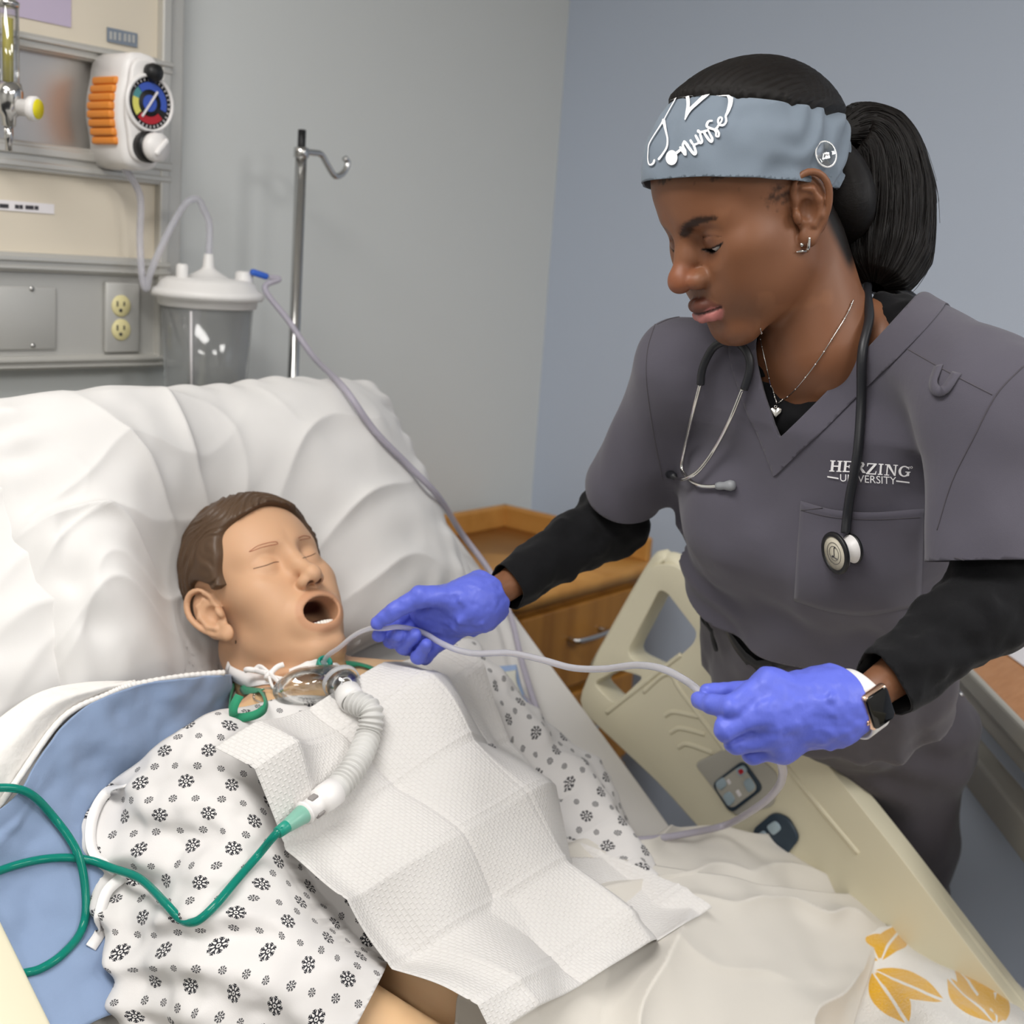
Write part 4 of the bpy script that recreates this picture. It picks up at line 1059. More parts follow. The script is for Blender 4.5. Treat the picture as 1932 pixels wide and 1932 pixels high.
aa = np.linspace(math.pi - .02, .03, NA); tt = np.linspace(0, 1, NU)
topu = .650 - .055 * np.exp(-((aa - 1.57) / .42) ** 2)
U_ = topu[None] - tt[:, None] * .66
dirx, dirn = np.cos(aa)[None].repeat(NU, 0), np.sin(aa)[None].repeat(NU, 0)
rr = np.full((NU, NA), .34)
cn = .006
for _ in range(40):
    L = np.stack([MXC + rr * dirx, U_, cn + rr * dirn], -1).reshape(-1, 3)
    rr = np.clip(rr - .8 * gown_shape(L).reshape(NU, NA), .03, .42)
arc = np.concatenate([np.zeros((NU, 1)), np.cumsum(np.hypot(np.diff(rr * dirx, axis=1), np.diff(rr * dirn, axis=1)), 1)], 1)
ag = arc - arc[:, NA // 2:NA // 2 + 1]
fold = .006 * np.sin((ag * .9 + U_ * .55) * 95 + 3 * np.sin(U_ * 14)) * smooth01(-ag, .20, .34) + .004 * np.sin((ag * .5 - U_) * 70 + 2) * smooth01(-ag, .06, .16) * smooth01(.34 + ag, 0, .12)
fold = fold + .004 * np.sin((ag + U_ * .3) * 80) * smooth01(ag, .14, .26)
L3 = np.stack([MXC + rr * dirx, U_, cn + rr * dirn], -1)
fold = fold + .007 * fbm(L3.reshape(-1, 3), 17, 3, 3).reshape(NU, NA) * (.15 + .85 * smooth01(np.abs(ag + .02), .13, .2))
rr2 = rr + np.maximum(fold, -.004)
P3 = (A(0, HY, HZ) + (MXC + rr2 * dirx)[..., None] * A(1, 0, 0) + U_[..., None] * BU + (cn + rr2 * dirn)[..., None] * BN)
uvg = np.stack([ag, U_], -1).reshape(-1, 2) + 3.0
Vg = P3.reshape(-1, 3); Fg = grid_faces(NU, NA)
# the sleeve ends part way along the fore-arm
Lg = bl(Vg); el_, wr_ = A(.742, .41, .085), A(.86, .18, .135); axf = unit(wr_ - el_)
hemp = bl(np.array([pb(700, 1880, .15)]))[0]
hv = (Lg - hemp) @ axf; rad = np.linalg.norm(np.cross(Lg - el_, axf), axis=1)
fld = np.where((rad < .09) & (Lg[:, 0] < .90) & (Lg[:, 2] > .02), hv, -.02)
Vg2, Fg2, uv2 = clip_tri(Vg, Fg, fld, uvg)
Lg = bl(Vg2); Vg2, Fg2, uv2 = clip_tri(Vg2, Fg2, np.where(Lg[:, 0] > .93, .26 - Lg[:, 1], -.01), uv2)
gown = mesh_obj('hospital_gown', Vg2, Fg2[:, ::-1], M['gown'], None, uv=uv2, solid=.0016, soff=1)
tag(gown, 'white hospital gown printed with small black snowflakes on the manikin', 'gown')
gown_bvh = bvh_of(Vg2, Fg2)
# the part of the gown that the bedding hides is left off
def push_out(S, shape, it=10, k=1.0):
    sh = S.shape; P_ = S.reshape(-1, 3).copy()
    for _ in range(it): P_ = P_ + np.maximum(0, -shape(bl(P_)))[:, None] * BN * k
    return P_.reshape(sh)

# ------------------------------------------------------------------ pillows
def pillow(name, x0, x1, u0, u1, n0, n1, T, label, seed, dent=None, NX=260, NV=170):
    """closed cushion between x0..x1 and u0..u1; its mid plane rises from n0 (bottom) to n1 (top)"""
    a = np.linspace(-1, 1, NX); b = np.linspace(-1, 1, NV); X, Vv = np.meshgrid(a, b, indexing='ij')
    px_ = (x0 + x1) / 2 + (x1 - x0) / 2 * X * (1 - .05 * (1 - np.abs(Vv) ** 2.5) * 0 - .05 * (1 - Vv ** 2) * -.4 - .02)
    pu_ = (u0 + u1) / 2 + (u1 - u0) / 2 * Vv * (1 - .04 * (1 - X ** 2) * -.5 - .02)
    mid = n0 + (n1 - n0) * (Vv + 1) / 2
    th = T * (np.clip(1 - np.abs(X) ** 3.2, 0, 1) ** .55) * (np.clip(1 - np.abs(Vv) ** 3.0, 0, 1) ** .55)
    P_ = np.stack([px_, pu_, mid * 0], -1).reshape(-1, 3)
    w1 = fbm(P_, 5, seed, 2).reshape(NX, NV); w2 = fbm(P_, 16, seed + 5, 2).reshape(NX, NV)
    rid = (1 - np.abs(np.sin((px_ * .9 + pu_ * .75) * 17 + 1.2 * w1))) ** 2.4
    rid2 = (1 - np.abs(np.sin((px_ * .35 - pu_ * 1.0) * 30 + 1.5 * w1 + 1))) ** 2.4
    top = th + .010 * w1 * th / T + .002 * w2 + .0055 * rid * smooth01(1 - np.abs(X), .05, .5) * smooth01(-X + .5, 0, .8) * smooth01(1 - np.abs(Vv), .02, .3) + .0045 * rid2 * smooth01(1 - np.abs(Vv), .02, .3) * smooth01(-X, -.1, .5)
    edge = 1 - np.maximum(np.abs(X), np.abs(Vv)); top = top + .003 * np.sin(X * 30 + 3 * w1) * np.exp(-((edge - .10) / .10) ** 2) + .003 * np.sin(Vv * 22 + 3 * w1) * np.exp(-((1 - np.abs(X) - .1) / .1) ** 2)
    if dent is not None:
        dx, du, dr, dd = dent; q = np.hypot((px_ - dx) / 1.0, (pu_ - du) * 1.0); ang = np.arctan2(pu_ - du, px_ - dx)
        pinch = (1 - np.abs(np.sin(ang * 5.5 + .8 * w1 + .4))) ** 2.5
        top = top + .012 * pinch * np.exp(-((q - dr * 1.5) / (dr * .55)) ** 2) - dd * np.exp(-(q / dr) ** 3)
    up = mid + top; lo = mid - th * .55
    def wp(n): return A(0, HY, HZ) + px_[..., None] * A(1, 0, 0) + pu_[..., None] * BU + n[..., None] * BN
    S1, S2 = wp(up), wp(np.minimum(lo, up))
    F1 = grid_faces(NX, NV); F2 = F1[:, ::-1] + NX * NV
    V = np.vstack([S1.reshape(-1, 3), S2.reshape(-1, 3)])
    o = mesh_obj(name, V, np.vstack([F1, F2]), M['pillow']); tag(o, label, 'pillow')
    return bvh_of(S1[::2, ::2].reshape(-1, 3), grid_faces((NX + 1) // 2, (NV + 1) // 2))
pillow_bvh = pillow('pillow', .71, 1.40, .735, 1.115, .060, .150, .082, 'plump white pillow creased round the manikin head', 3, dent=(.985, .80, .150, .135))
pillow('pillow', .60, 1.445, .74, 1.135, .030, .100, .060, 'flatter white pillow tucked behind the plump one', 8, dent=(.985, .82, .17, .12), NX=160, NV=110)

# ------------------------------------------------------------------ blue-backed bed pad with a white quilted border
padm = Mat('pad_blue', '#8497b6', .85, spec=.2, sheen=.2); padm.nbump(26, .35, .004, 3).nbump(1000, .25, .0006, 1); M['pad_blue'] = padm
quilt = Mat('quilt_white', '#e4e1dd', .9, spec=.2); quilt.nbump(60, .5, .004, 2).nbump(500, .2, .001, 2); M['quilt_white'] = quilt
rows = [[(-70, 1590, .035), (10, 1500, .060), (115, 1356, .085), (250, 1292, .092), (395, 1272, .085), (424, 1280, .03)],
        [(-90, 1680, .020), (0, 1590, .034), (125, 1470, .050), (260, 1410, .050), (395, 1375, .035), (440, 1380, .015)],
        [(-60, 1810, .010), (50, 1725, .014), (150, 1655, .018), (265, 1600, .014), (400, 1560, .02), (520, 1500, .02)],
        [(20, 2000, .006), (110, 1970, .007), (175, 1935, .008), (270, 1900, .008), (400, 1850, .014), (520, 1800, .014)]]
S = patch([[pb(*p) for p in r_] for r_ in rows], 120, 150)
N_ = gnormals(S); N_ = N_ * np.sign((N_ @ BN).mean())
i_, j_ = np.meshgrid(np.linspace(0, 1, 120), np.linspace(0, 1, 150), indexing='ij')
S = S + N_ * (.006 * np.sin(i_ * 9 + j_ * 7 + 3 * noise3(S, 9, 3)) * smooth01(i_, .1, .4) + .005 * fbm(S.reshape(-1, 3), 14, 5).reshape(120, 150))[..., None]
pad_bvh = bvh_of(S.reshape(-1, 3), grid_faces(120, 150))
bpad = sheet('bed_pad', S, M['pad_blue'], None, solid=.003, flip=True); tag(bpad, 'blue backed bed pad with white quilted edge spread beside the manikin', 'bed pad')
rows = [[(-140, 1420, .060), (-60, 1395, .070), (60, 1312, .090), (150, 1288, .094), (250, 1284, .096)],
        [(-110, 1500, .060), (-30, 1450, .080), (85, 1335, .105), (180, 1300, .104), (255, 1288, .098)],
        [(-70, 1590, .038), (10, 1500, .064), (115, 1356, .089), (200, 1308, .094), (262, 1291, .094)]]
S = patch([[pb(*p) for p in r_] for r_ in rows], 30, 120); sheet('quilted_border', S, M['quilt_white'], bpad, solid=.006)
C = catmull([pb(*p) for p in [(-70, 1596, .040), (10, 1504, .068), (115, 1358, .092), (200, 1312, .097), (250, 1293, .097), (340, 1277, .093), (422, 1269, .090)]], 160)
V, Fc = tube(C, .0035, seg=8, smooth=False); V = V + (.0008 * np.sin(np.arange(len(V)) // 8 * 1.9))[:, None] * BN; mesh_obj('overlock_hem', V, Fc, M['quilt_white'], bpad)

# ------------------------------------------------------------------ turned-down white blanket over the lap, and the fleece under it
def cloth_patch(name, rows, nu, nv, mat, folds, label=None, cat=None, parent=None, solid=.004, push=None):
    S = patch([[pb(*p) for p in r_] if not isinstance(r_, np.ndarray) else list(r_) for r_ in rows], nu, nv); N_ = gnormals(S)
    if (N_ @ A(0, -.3, .95)).mean() < 0: N_ = -N_; fl = True
    else: fl = False
    i_, j_ = np.meshgrid(np.linspace(0, 1, nu), np.linspace(0, 1, nv), indexing='ij')
    S = S + N_ * (folds(i_, j_, S) * (.35 + .65 * smooth01(1 - j_, 0, .12)))[..., None]
    if push: S = push_out(S, push)
    o = sheet(name, S, M[mat], parent, solid=solid, flip=fl)
    if label: tag(o, label, cat)
    return o, S
def nz(S, s, seed): return fbm(S.reshape(-1, 3), s, seed, 3).reshape(S.shape[:2])
def f_under(i, j, S): return .013 * (1 - np.abs(np.sin(j * 4 + i * 6 + .9 * nz(S, 4, 2)))) ** 2 + .005 * nz(S, 6, 4)
rows = [[(1040, 1560, .05), (1130, 1578, .085), (1210, 1594, .105), (1290, 1570, .095), (1440, 1588, .085), (1600, 1622, .065), (1705, 1685, .045), (1772, 1770, .015)],
        [(1050, 1640, .10), (1150, 1640, .12), (1240, 1640, .125), (1330, 1630, .125), (1460, 1650, .115), (1600, 1685, .090), (1690, 1740, .055), (1755, 1800, .02)],
        [(1050, 1720, .14), (1160, 1710, .15), (1260, 1700, .15), (1360, 1700, .145), (1480, 1720, .13), (1600, 1745, .10), (1675, 1775, .06), (1735, 1800, .03)],
        [(1050, 1800, .15), (1160, 1790, .16), (1270, 1780, .155), (1370, 1780, .145), (1490, 1790, .13), (1590, 1800, .10), (1650, 1815, .06), (1700, 1820, .03)]]
bl1, S1 = cloth_patch('blanket', rows, 90, 200, 'blanket', f_under, 'thin white blanket rumpled between the manikin and the far side rail', 'blanket')
def f_top(i, j, S):
    i = i * 2.0; g = (1 - np.abs(np.sin(j * 8.0 + 1.1 * i + .7 * nz(S, 3, 7)))) ** 2.2 * .027 * smooth01(i, .1, .5)
    h_ = (1 - np.abs(np.sin(i * 10 - j * 4.5 + .8 * nz(S, 4, 9)))) ** 2.2 * .022 * smooth01(j, .3, .8) * (1 - smooth01(i, .35, .6))
    return g + h_ + .005 * nz(S, 5, 1)
rows = [[(900, 1640, .12), (1060, 1635, .12), (1190, 1640, .13), (1320, 1655, .155), (1460, 1680, .145), (1580, 1692, .135), (1682, 1696, .13)],
        [(880, 1760, .14), (1040, 1745, .145), (1180, 1740, .155), (1310, 1740, .175), (1440, 1745, .165), (1560, 1752, .155), (1662, 1758, .15)],
        [(860, 1880, .15), (1020, 1860, .16), (1160, 1850, .175), (1290, 1845, .19), (1420, 1845, .18), (1540, 1848, .17), (1634, 1852, .165)],
        [(850, 2010, .16), (1000, 1985, .175), (1140, 1970, .185), (1270, 1960, .195), (1400, 1955, .185), (1510, 1950, .175), (1604, 1945, .17)],
        [(850, 2140, .19), (1000, 2110, .20), (1130, 2090, .20), (1250, 2080, .195), (1380, 2070, .185), (1490, 2060, .175), (1575, 2050, .17)]]
for y_, dz_ in ((.12, 0), (-.22, -.01), (-.52, -.02), (-.76, -.01)):   # on down over the legs
    rows.append(np.array([(x_, y_, HZ + h_ + dz_) for x_, h_ in ((.70, .06), (.80, .185), (.92, .205), (1.02, .185), (1.13, .205), (1.26, .185), (1.36, .06))]))
bl2, S2 = cloth_patch('bed_sheet', rows, 240, 210, 'blanket', f_top, 'white bed sheet folded down over the manikin lap', 'bed sheet', push=lambda L: man_body(L, .012))
sheet_bvh = bvh_of(S2[::2, ::2].reshape(-1, 3), grid_faces(120, 105))
flc = Mat('fleece', '#e9e5de', .95, spec=.1, sheen=.6); M['fleece'] = flc
fu, fv = flc.uv()
def petal(cu, cv, ang, ln, wd):
    x = (fu - cu) * math.cos(ang) + (fv - cv) * math.sin(ang); y = (fv - cv) * math.cos(ang) - (fu - cu) * math.sin(ang)
    t = x / ln
    return y.abs().lt(t * (t * -1.0 + 1.0) * (4.0 * wd)) * t.gt(0.0) * t.lt(1.0) * y.abs().gt(.003)
f = None
for k, (cu_, cv_) in enumerate([(.10, .13), (.12, .12), (.20, .30), (.28, .05), (.36, .28), (.06, .26), (.44, .12), (.26, .20)]):
    for a_ in ((.5, 1.25) if k % 2 else (2.9, 3.7)):
        p_ = petal(cu_, cv_, a_, .115, .030); f = p_ if f is None else f.max(p_)
flc.mixcol(f, None, '#e4ad20'); flc.nbump(420, .8, .003, 3).nbump(90, .4, .003, 2)
rows = [[(1560, 1830, .150), (1640, 1772, .140), (1740, 1795, .125), (1850, 1832, .09), (1960, 1880, .03)],
        [(1540, 1900, .160), (1640, 1860, .160), (1760, 1880, .145), (1880, 1910, .11), (2000, 1960, .05)],
        [(1520, 2000, .160), (1640, 1970, .165), (1780, 1980, .155), (1910, 2000, .12), (2040, 2040, .06)],
        [(1500, 2110, .160), (1640, 2090, .165), (1790, 2090, .155), (1930, 2100, .12), (2080, 2130, .06)]]
fl_, S3 = cloth_patch('fleece_blanket', rows, 100, 120, 'fleece', lambda i, j, S: .006 * nz(S, 9, 6) + .004 * np.sin(i * 9 + j * 4), 'white fleece blanket with yellow leaf shapes at the foot of the bed', 'blanket', solid=.01)
# ------------------------------------------------------------------ paper drape with pressed creases
paper = Mat('drape_paper', '#d8d5d2', .9, spec=.15); M['drape_paper'] = paper
pu, pv = paper.uv()
row = (pv / .0042).floor(); cu_ = (pu / .0095 + row.mod(2.0) * .5).fract(); cv_ = (pv / .0042).fract()
emb_ = (((cu_ - .5).abs() * 2.0 - .70) / .30).max(((cv_ - .5).abs() * 2.0 - .50) / .50).max(0.0)
paper.bump(emb_, .7, .0006).nbump(60, .3, .002, 3)
def tri(x): return 2 * np.abs(x - np.floor(x + .5))
def height_on(L2, shape, n0=.40):
    """height of a shape above the mattress at (x,u), by marching down the normal"""
    n = np.full(len(L2), n0)
    for _ in range(45): n = n - .8 * shape(np.c_[L2, n])
    return n
cor = [bl(np.array([pb(*p)]))[0][:2] for p in ((392, 1428, .17), (800, 1262, .13), (1306, 1742, .17), (905, 1975, .19))]   # left, top, right, bottom
ND = 190
s_, t_ = np.meshgrid(np.linspace(0, 1, ND), np.linspace(0, 1, ND), indexing='ij')
L2 = ((1 - s_)[..., None] * (1 - t_)[..., None] * cor[0] + s_[..., None] * (1 - t_)[..., None] * cor[1] + s_[..., None] * t_[..., None] * cor[2] + (1 - s_)[..., None] * t_[..., None] * cor[3])
def drape_shape(L): return smin(man_body(L, .014), smin(cap(L, (.78, .6, .085), (.735, .38, .08), .05, .05), rbox(L, (1.0, .25, .0), (.40, .42, .02), .01), .10), .10)
hn = np.maximum(height_on(L2.reshape(-1, 2), drape_shape), height_on(L2.reshape(-1, 2), gown_shape) + .004).reshape(ND, ND)
k_ = np.ones(9) / 9
for _ in range(3):
    hn = np.apply_along_axis(lambda r: np.convolve(np.pad(r, 4, 'edge'), k_, 'valid'), 0, hn); hn = np.apply_along_axis(lambda r: np.convolve(np.pad(r, 4, 'edge'), k_, 'valid'), 1, hn)
ns, nt = 4.0, 5.0
wob = .02 * np.sin(s_ * 7 + t_ * 4)
hn = hn + .032 * (tri(s_ * ns / 2 + .25 + wob * .4) - .5) * (1 + .7 * np.sin(t_ * 9)) + .026 * (tri(t_ * nt / 2 + .2 + wob * .3) - .5) * (1 + .6 * np.sin(s_ * 8 + 1))
hn = hn + .0025 * (1 - np.clip(tri(s_ * ns + .5) * 18, 0, 1)) * -1 + .002 * (1 - np.clip(tri(t_ * nt + .5) * 20, 0, 1))
hn = hn + .022 + .006 * fbm(np.stack([s_ * 3, t_ * 3, s_ * 0], -1).reshape(-1, 3), 1.0, 5, 2).reshape(ND, ND)
hn = hn + .012 * smooth01(t_, .93, 1) * np.sin(s_ * 11) ** 2 + .010 * smooth01(s_, .94, 1) * (1 - t_)
P3 = A(0, HY, HZ) + L2[..., :1] * A(1, 0, 0) + L2[..., 1:] * BU + hn[..., None] * BN
hs_ = np.zeros(ND * ND)
for k_2, p_ in enumerate(P3.reshape(-1, 3)):
    h_ = sheet_bvh.ray_cast(Vector(p_ + BN * .2), Vector(-BN), .4)
    if h_[0] is not None: hs_[k_2] = max(0, .2 - h_[3] + .004)
P3 = P3 + hs_.reshape(ND, ND)[..., None] * BN
drape = sheet('paper_drape', P3, M['drape_paper'], None, solid=.0006, flip=True, uv=np.stack([t_ * .55, s_ * .42], -1).reshape(-1, 2))
tag(drape, 'creased white embossed paper drape spread over the manikin chest', 'paper drape')
drape_bvh = bvh_of(P3.reshape(-1, 3), grid_faces(ND, ND))

# ------------------------------------------------------------------ trach tie, mask, tubing
def mp(u, v, off=.0): return hit(u, v, man_bvh, off)[0]
def free(u, v, n): return pb(u, v, n)
TR = mp(604, 1262, .0)                                   # stoma on the front of the neck
# cotton tie round the neck with a bow
NB = bl(TR[None])[0]
tie = empty('trach_tie', mp(470, 1285, .002), 'white cotton tie knotted in a bow round the manikin neck', 'neck tie')
C = np.array([mp(u, v, .0025) for u, v in catmull([(430, 1256, 0), (438, 1268, 0), (460, 1280, 0), (490, 1286, 0), (520, 1286, 0)], 30)[:, :2]])
nb_ = [bed(1.0 + .058 * math.sin(t), .725 + .0 * t, .075 - .058 * math.cos(t)) for t in (-1.9, -1.0, 0, 1.0, 1.8)]
V, Fc = ribbon(C, np.array([hit(u, v, man_bvh)[1] for u, v in catmull([(430, 1256, 0), (438, 1268, 0), (460, 1280, 0), (490, 1286, 0), (520, 1286, 0)], 30)[:, :2]]), .0085)
mesh_obj('strap', V, Fc, M['white_tape'], tie, solid=.0012)
kn = mp(512, 1290, .008)
V, Fc = lathe([(.001, -.006), (.006, -.004), (.0075, 0), (.006, .005), (.001, .006)], kn, RIGHT, 14); V = V + .0012 * (noise3(V, 300, 2))[:, None]; mesh_obj('knot', V, Fc, M['white_tape'], tie)
for pts in ([(512, 1288, .012), (492, 1270, .016), (482, 1254, .018), (486, 1246, .020), (498, 1252, .018), (508, 1268, .016), (514, 1286, .012)], [(514, 1290, .012), (524, 1302, .014), (530, 1316, .014), (524, 1322, .014), (516, 1312, .012), (513, 1296, .012)],
            [(514, 1290, .012), (530, 1280, .016), (542, 1272, .016)], [(516, 1292, .010), (536, 1296, .010), (548, 1290, .008)]):
    C = catmull([mp(u, v, o) for u, v, o in pts], 36); V, Fc = tube(C, .0032, seg=8, smooth=False, sx=1.0, sy=.6); mesh_obj('bow_loop', V, Fc, M['white_tape'], tie)
# gauze under the flange
gz = [[(545, 1268, .004), (575, 1250, .005), (600, 1242, .006), (630, 1248, .006)], [(548, 1280, .008), (580, 1268, .010), (606, 1262, .012), (636, 1262, .008)], [(552, 1290, .008), (585, 1285, .012), (612, 1280, .012), (640, 1275, .008)]]
S = patch([[mp(*p) for p in r_] for r_ in gz], 24, 40); gaz = sheet('gauze_dressing', S + .0015 * noise3(S, 120, 1)[..., None] * BN, M['white_tape'], None, solid=.002); tag(gaz, 'white gauze dressing under the trach tube', 'gauze')

# green connector and the tube's flange
tr_root = empty('trach_tube', TR, 'teal ribbed trach tube connector standing in the manikin throat', 'trach tube')
ga = unit(UP * .62 + RIGHT * .28 - FWD * .72); g0 = mp(606, 1262, .006)
Lc = np.linalg.norm(px(614, 1242, 1.452) - g0)
prof = [(.0055, -.004), (.0078, 0)]
for k in range(4): prof += [(.0085, .003 + k * .0038), (.0095, .0045 + k * .0038), (.0085, .006 + k * .0038)]
prof += [(.0082, .0185), (.0062, .0185), (.0060, .004)]
V, Fc = lathe(prof, g0, ga, 28); mesh_obj('connector', V, Fc, M['teal'], tr_root)
mouthp = g0 + ga * .016
# ------------------------------------------------------------------ trach mask: clear dome with a swivel elbow
mk = empty('trach_mask', mp(590, 1310, .0), 'clear plastic trach mask with swivel elbow lying on the manikin neck', 'oxygen mask')
mc = mp(594, 1310, .008); mn = unit(BN * .75 + A(-.25, -.30, .35)); mx = unit(px(660, 1290, 1.5) - px(530, 1300, 1.45)); mx = unit(mx - mn * (mx @ mn)); my = np.cross(mn, mx)
NT, NR = 72, 26
th, rh = np.meshgrid(np.linspace(0, 2 * np.pi, NT), np.linspace(0, 1, NR), indexing='ij')
ra_, rb_ = .047, .026
outl = 1 + .10 * np.cos(2 * th) + .05 * np.cos(th)
hgt = .030 * np.sqrt(np.clip(1 - rh ** 2.6, 0, 1)) * (1 - .25 * np.cos(th) * rh)
wave = .0012 * np.sin(th * 5 + 3 * rh) * rh
S = mc + (rh * ra_ * outl * np.cos(th))[..., None] * mx + (rh * rb_ * outl * np.sin(th))[..., None] * my + (hgt + wave)[..., None] * mn
dome = sheet('shell', S[:, :], M['mask_clear'], mk, solid=.0016)
rimP = [mc + ra_ * (1 + .10 * math.cos(2 * t) + .05 * math.cos(t)) * math.cos(t) * mx + rb_ * (1 + .10 * math.cos(2 * t) + .05 * math.cos(t)) * math.sin(t) * my for t in np.linspace(0, 2 * math.pi, 40)]
V, Fc = tube(rimP, .0026, 110, 10); mesh_obj('rim', V, Fc, M['mask_clear'], mk)
# side lobe with the strap tab
lob = [mp(480, 1318, .004), mp(500, 1308, .006), mp(520, 1312, .008), mp(535, 1325, .008), mp(520, 1338, .006), mp(500, 1334, .005), mp(482, 1326, .004)]
V, Fc = tube(lob + [lob[0]], .0012, 60, 8); mesh_obj('strap_tab', V, Fc, M['mask_clear'], mk)
ec = px(648, 1294, 1.405); ea = unit(px(668, 1326, 1.380) - px(648, 1294, 1.405))
ball = [(.0001, -.014)] + [(.0190 * math.sin(t), -.0190 * math.cos(t)) for t in np.linspace(.75, 2.62, 14)] + [(.0085, .0180), (.0070, .0180)]
V, Fc = lathe(ball, ec, ea, 40, capped=False); sw = mesh_obj('swivel', V, Fc, M['mask_clear'], mk, solid=.0012)
V, Fc = lathe([(.0200, -.010), (.0218, -.010), (.0218, -.004), (.0200, -.004)], ec, ea, 44, capped=False); mesh_obj('swivel_ring', V, Fc, M['frost'], mk)
hp_ = ec + unit(RIGHT * .30 + UP * .30 - FWD * .9) * .0195
V, Fc = lathe([(.0055 + .0009 * math.cos(t), .0009 * math.sin(t)) for t in np.linspace(0, 2 * math.pi, 9)], hp_, unit(RIGHT * .30 + UP * .30 - FWD * .9), 24, capped=False); mesh_obj('vent_hole', V, Fc, M['frost'], sw)
# green elastic straps
def strip(pts, hw, par, name='strap', mat='elastic', twist=0, n=50):
    C = catmull([p for p, _ in pts], n); N_ = catmull([q for _, q in pts], n); V, Fc = ribbon(C, unit(N_), hw); return mesh_obj(name, V, Fc, M[mat], par, solid=.0012, soff=0)
def mpn(u, v, off): return hit(u, v, man_bvh, off)
strip([mpn(429, 1286, .002), mpn(445, 1297, .003), mpn(470, 1306, .004), mpn(494, 1312, .006)], .0048, mk)
loopn = BN * .3 + A(-.4, -.6, .1)
strip([(mpn(494, 1312, .006)[0], BN), (free(501, 1322, .165), unit(A(.6, -.3, .4))), (free(498, 1338, .168), unit(A(.4, -.7, .3))), (free(478, 1350, .166), unit(A(-.1, -.85, .4))), (free(447, 1354, .160), unit(A(-.45, -.75, .4))), (free(440, 1344, .166), unit(A(-.85, -.45, .2))), (free(443, 1328, .172), unit(A(-.85, -.5, .2))), (free(452, 1312, .176), unit(A(-.85, -.5, .2)))], .0048, mk)
strip([mpn(650, 1256, .004), mpn(672, 1258, .004), mpn(695, 1264, .004), mpn(712, 1272, .004)], .0044, mk)

# ------------------------------------------------------------------ corrugated hose, venturi barrel, green oxygen line
def on_drape(u, v, off):
    r = unit(ray(u, v)); best = None
    for b in (drape_bvh, gown_bvh, pad_bvh, pillow_bvh):
        h_ = b.ray_cast(Vector(CAM), Vector(r), 4)
        if h_[0] is not None and (best is None or h_[3] < best[1]): best = (np.array(h_[0]), h_[3])
    return (best[0] if best else pb(u, v, .15)) + BN * off - r * 0
hose = empty('corrugated_hose', on_drape(690, 1400, 0), 'white translucent corrugated hose running from the mask over the drape', 'hose')
HP = [ec + ea * .012, ec + ea * .030, on_drape(683, 1362, .020), on_drape(681, 1405, .016), on_drape(662, 1450, .015), on_drape(634, 1490, .015), on_drape(604, 1518, .015)]
HC = catmull(HP, 330); k_ = np.linspace(0, 1, 330)
rad = .0128 + .0016 * np.sin(k_ * 2 * np.pi * 30) * smooth01(k_, .12, .16) * (1 - smooth01(k_, .86, .9)) + .0008 * (1 - smooth01(k_, .1, .14))
V, Fc = tube(HC, 1.0, seg=24, smooth=False)
T_, N_, B_ = frames(HC); an = np.linspace(0, 2 * np.pi, 24, endpoint=False)
V = (HC[:, None] + rad[:, None, None] * (np.cos(an)[None, :, None] * N_[:, None] + np.sin(an)[None, :, None] * B_[:, None])).reshape(-1, 3)
mesh_obj('hose', V, Fc, M['soft_hose'], hose)
V, Fc = lathe([(.0125, -.004), (.0150, -.002), (.0155, .010), (.0140, .018), (.0125, .018)], HC[6], unit(HC[20] - HC[0]), 28, capped=False); mesh_obj('cuff', V, Fc, M['soft_white'], hose)
vt = empty('venturi_barrel', HC[-1], 'white slotted venturi barrel between the hose and green tube', 'connector')
v0, v1, v2 = HC[-1], on_drape(566, 1546, .015), on_drape(541, 1576, .014)
va = unit(v1 - v0); V, Fc = lathe([(.0120, -.014), (.0148, -.012), (.0150, .004), (.0142, .006), (.0142, .012), (.0108, .013), (.0108, .030), (.0125, .032), (.0125, .034), (.006, .035)], v0, va, 30); bar = mesh_obj('barrel', V, Fc, M['white_plastic'], vt)
for a0 in (.6, 2.7, 4.8):
    e1 = unit(BN - va * (BN @ va)); e2 = np.cross(va, e1)
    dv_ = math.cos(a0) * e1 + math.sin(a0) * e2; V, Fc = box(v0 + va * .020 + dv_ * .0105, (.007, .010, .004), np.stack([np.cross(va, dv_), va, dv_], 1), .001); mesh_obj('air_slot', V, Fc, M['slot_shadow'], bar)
V, Fc = lathe([(.0060, .028), (.0085, .032), (.0100, .036), (.0085, .046), (.0070, .058), (.0062, .060)], v0, va, 24); mesh_obj('nozzle', V, Fc, M['teal_pale'], vt)
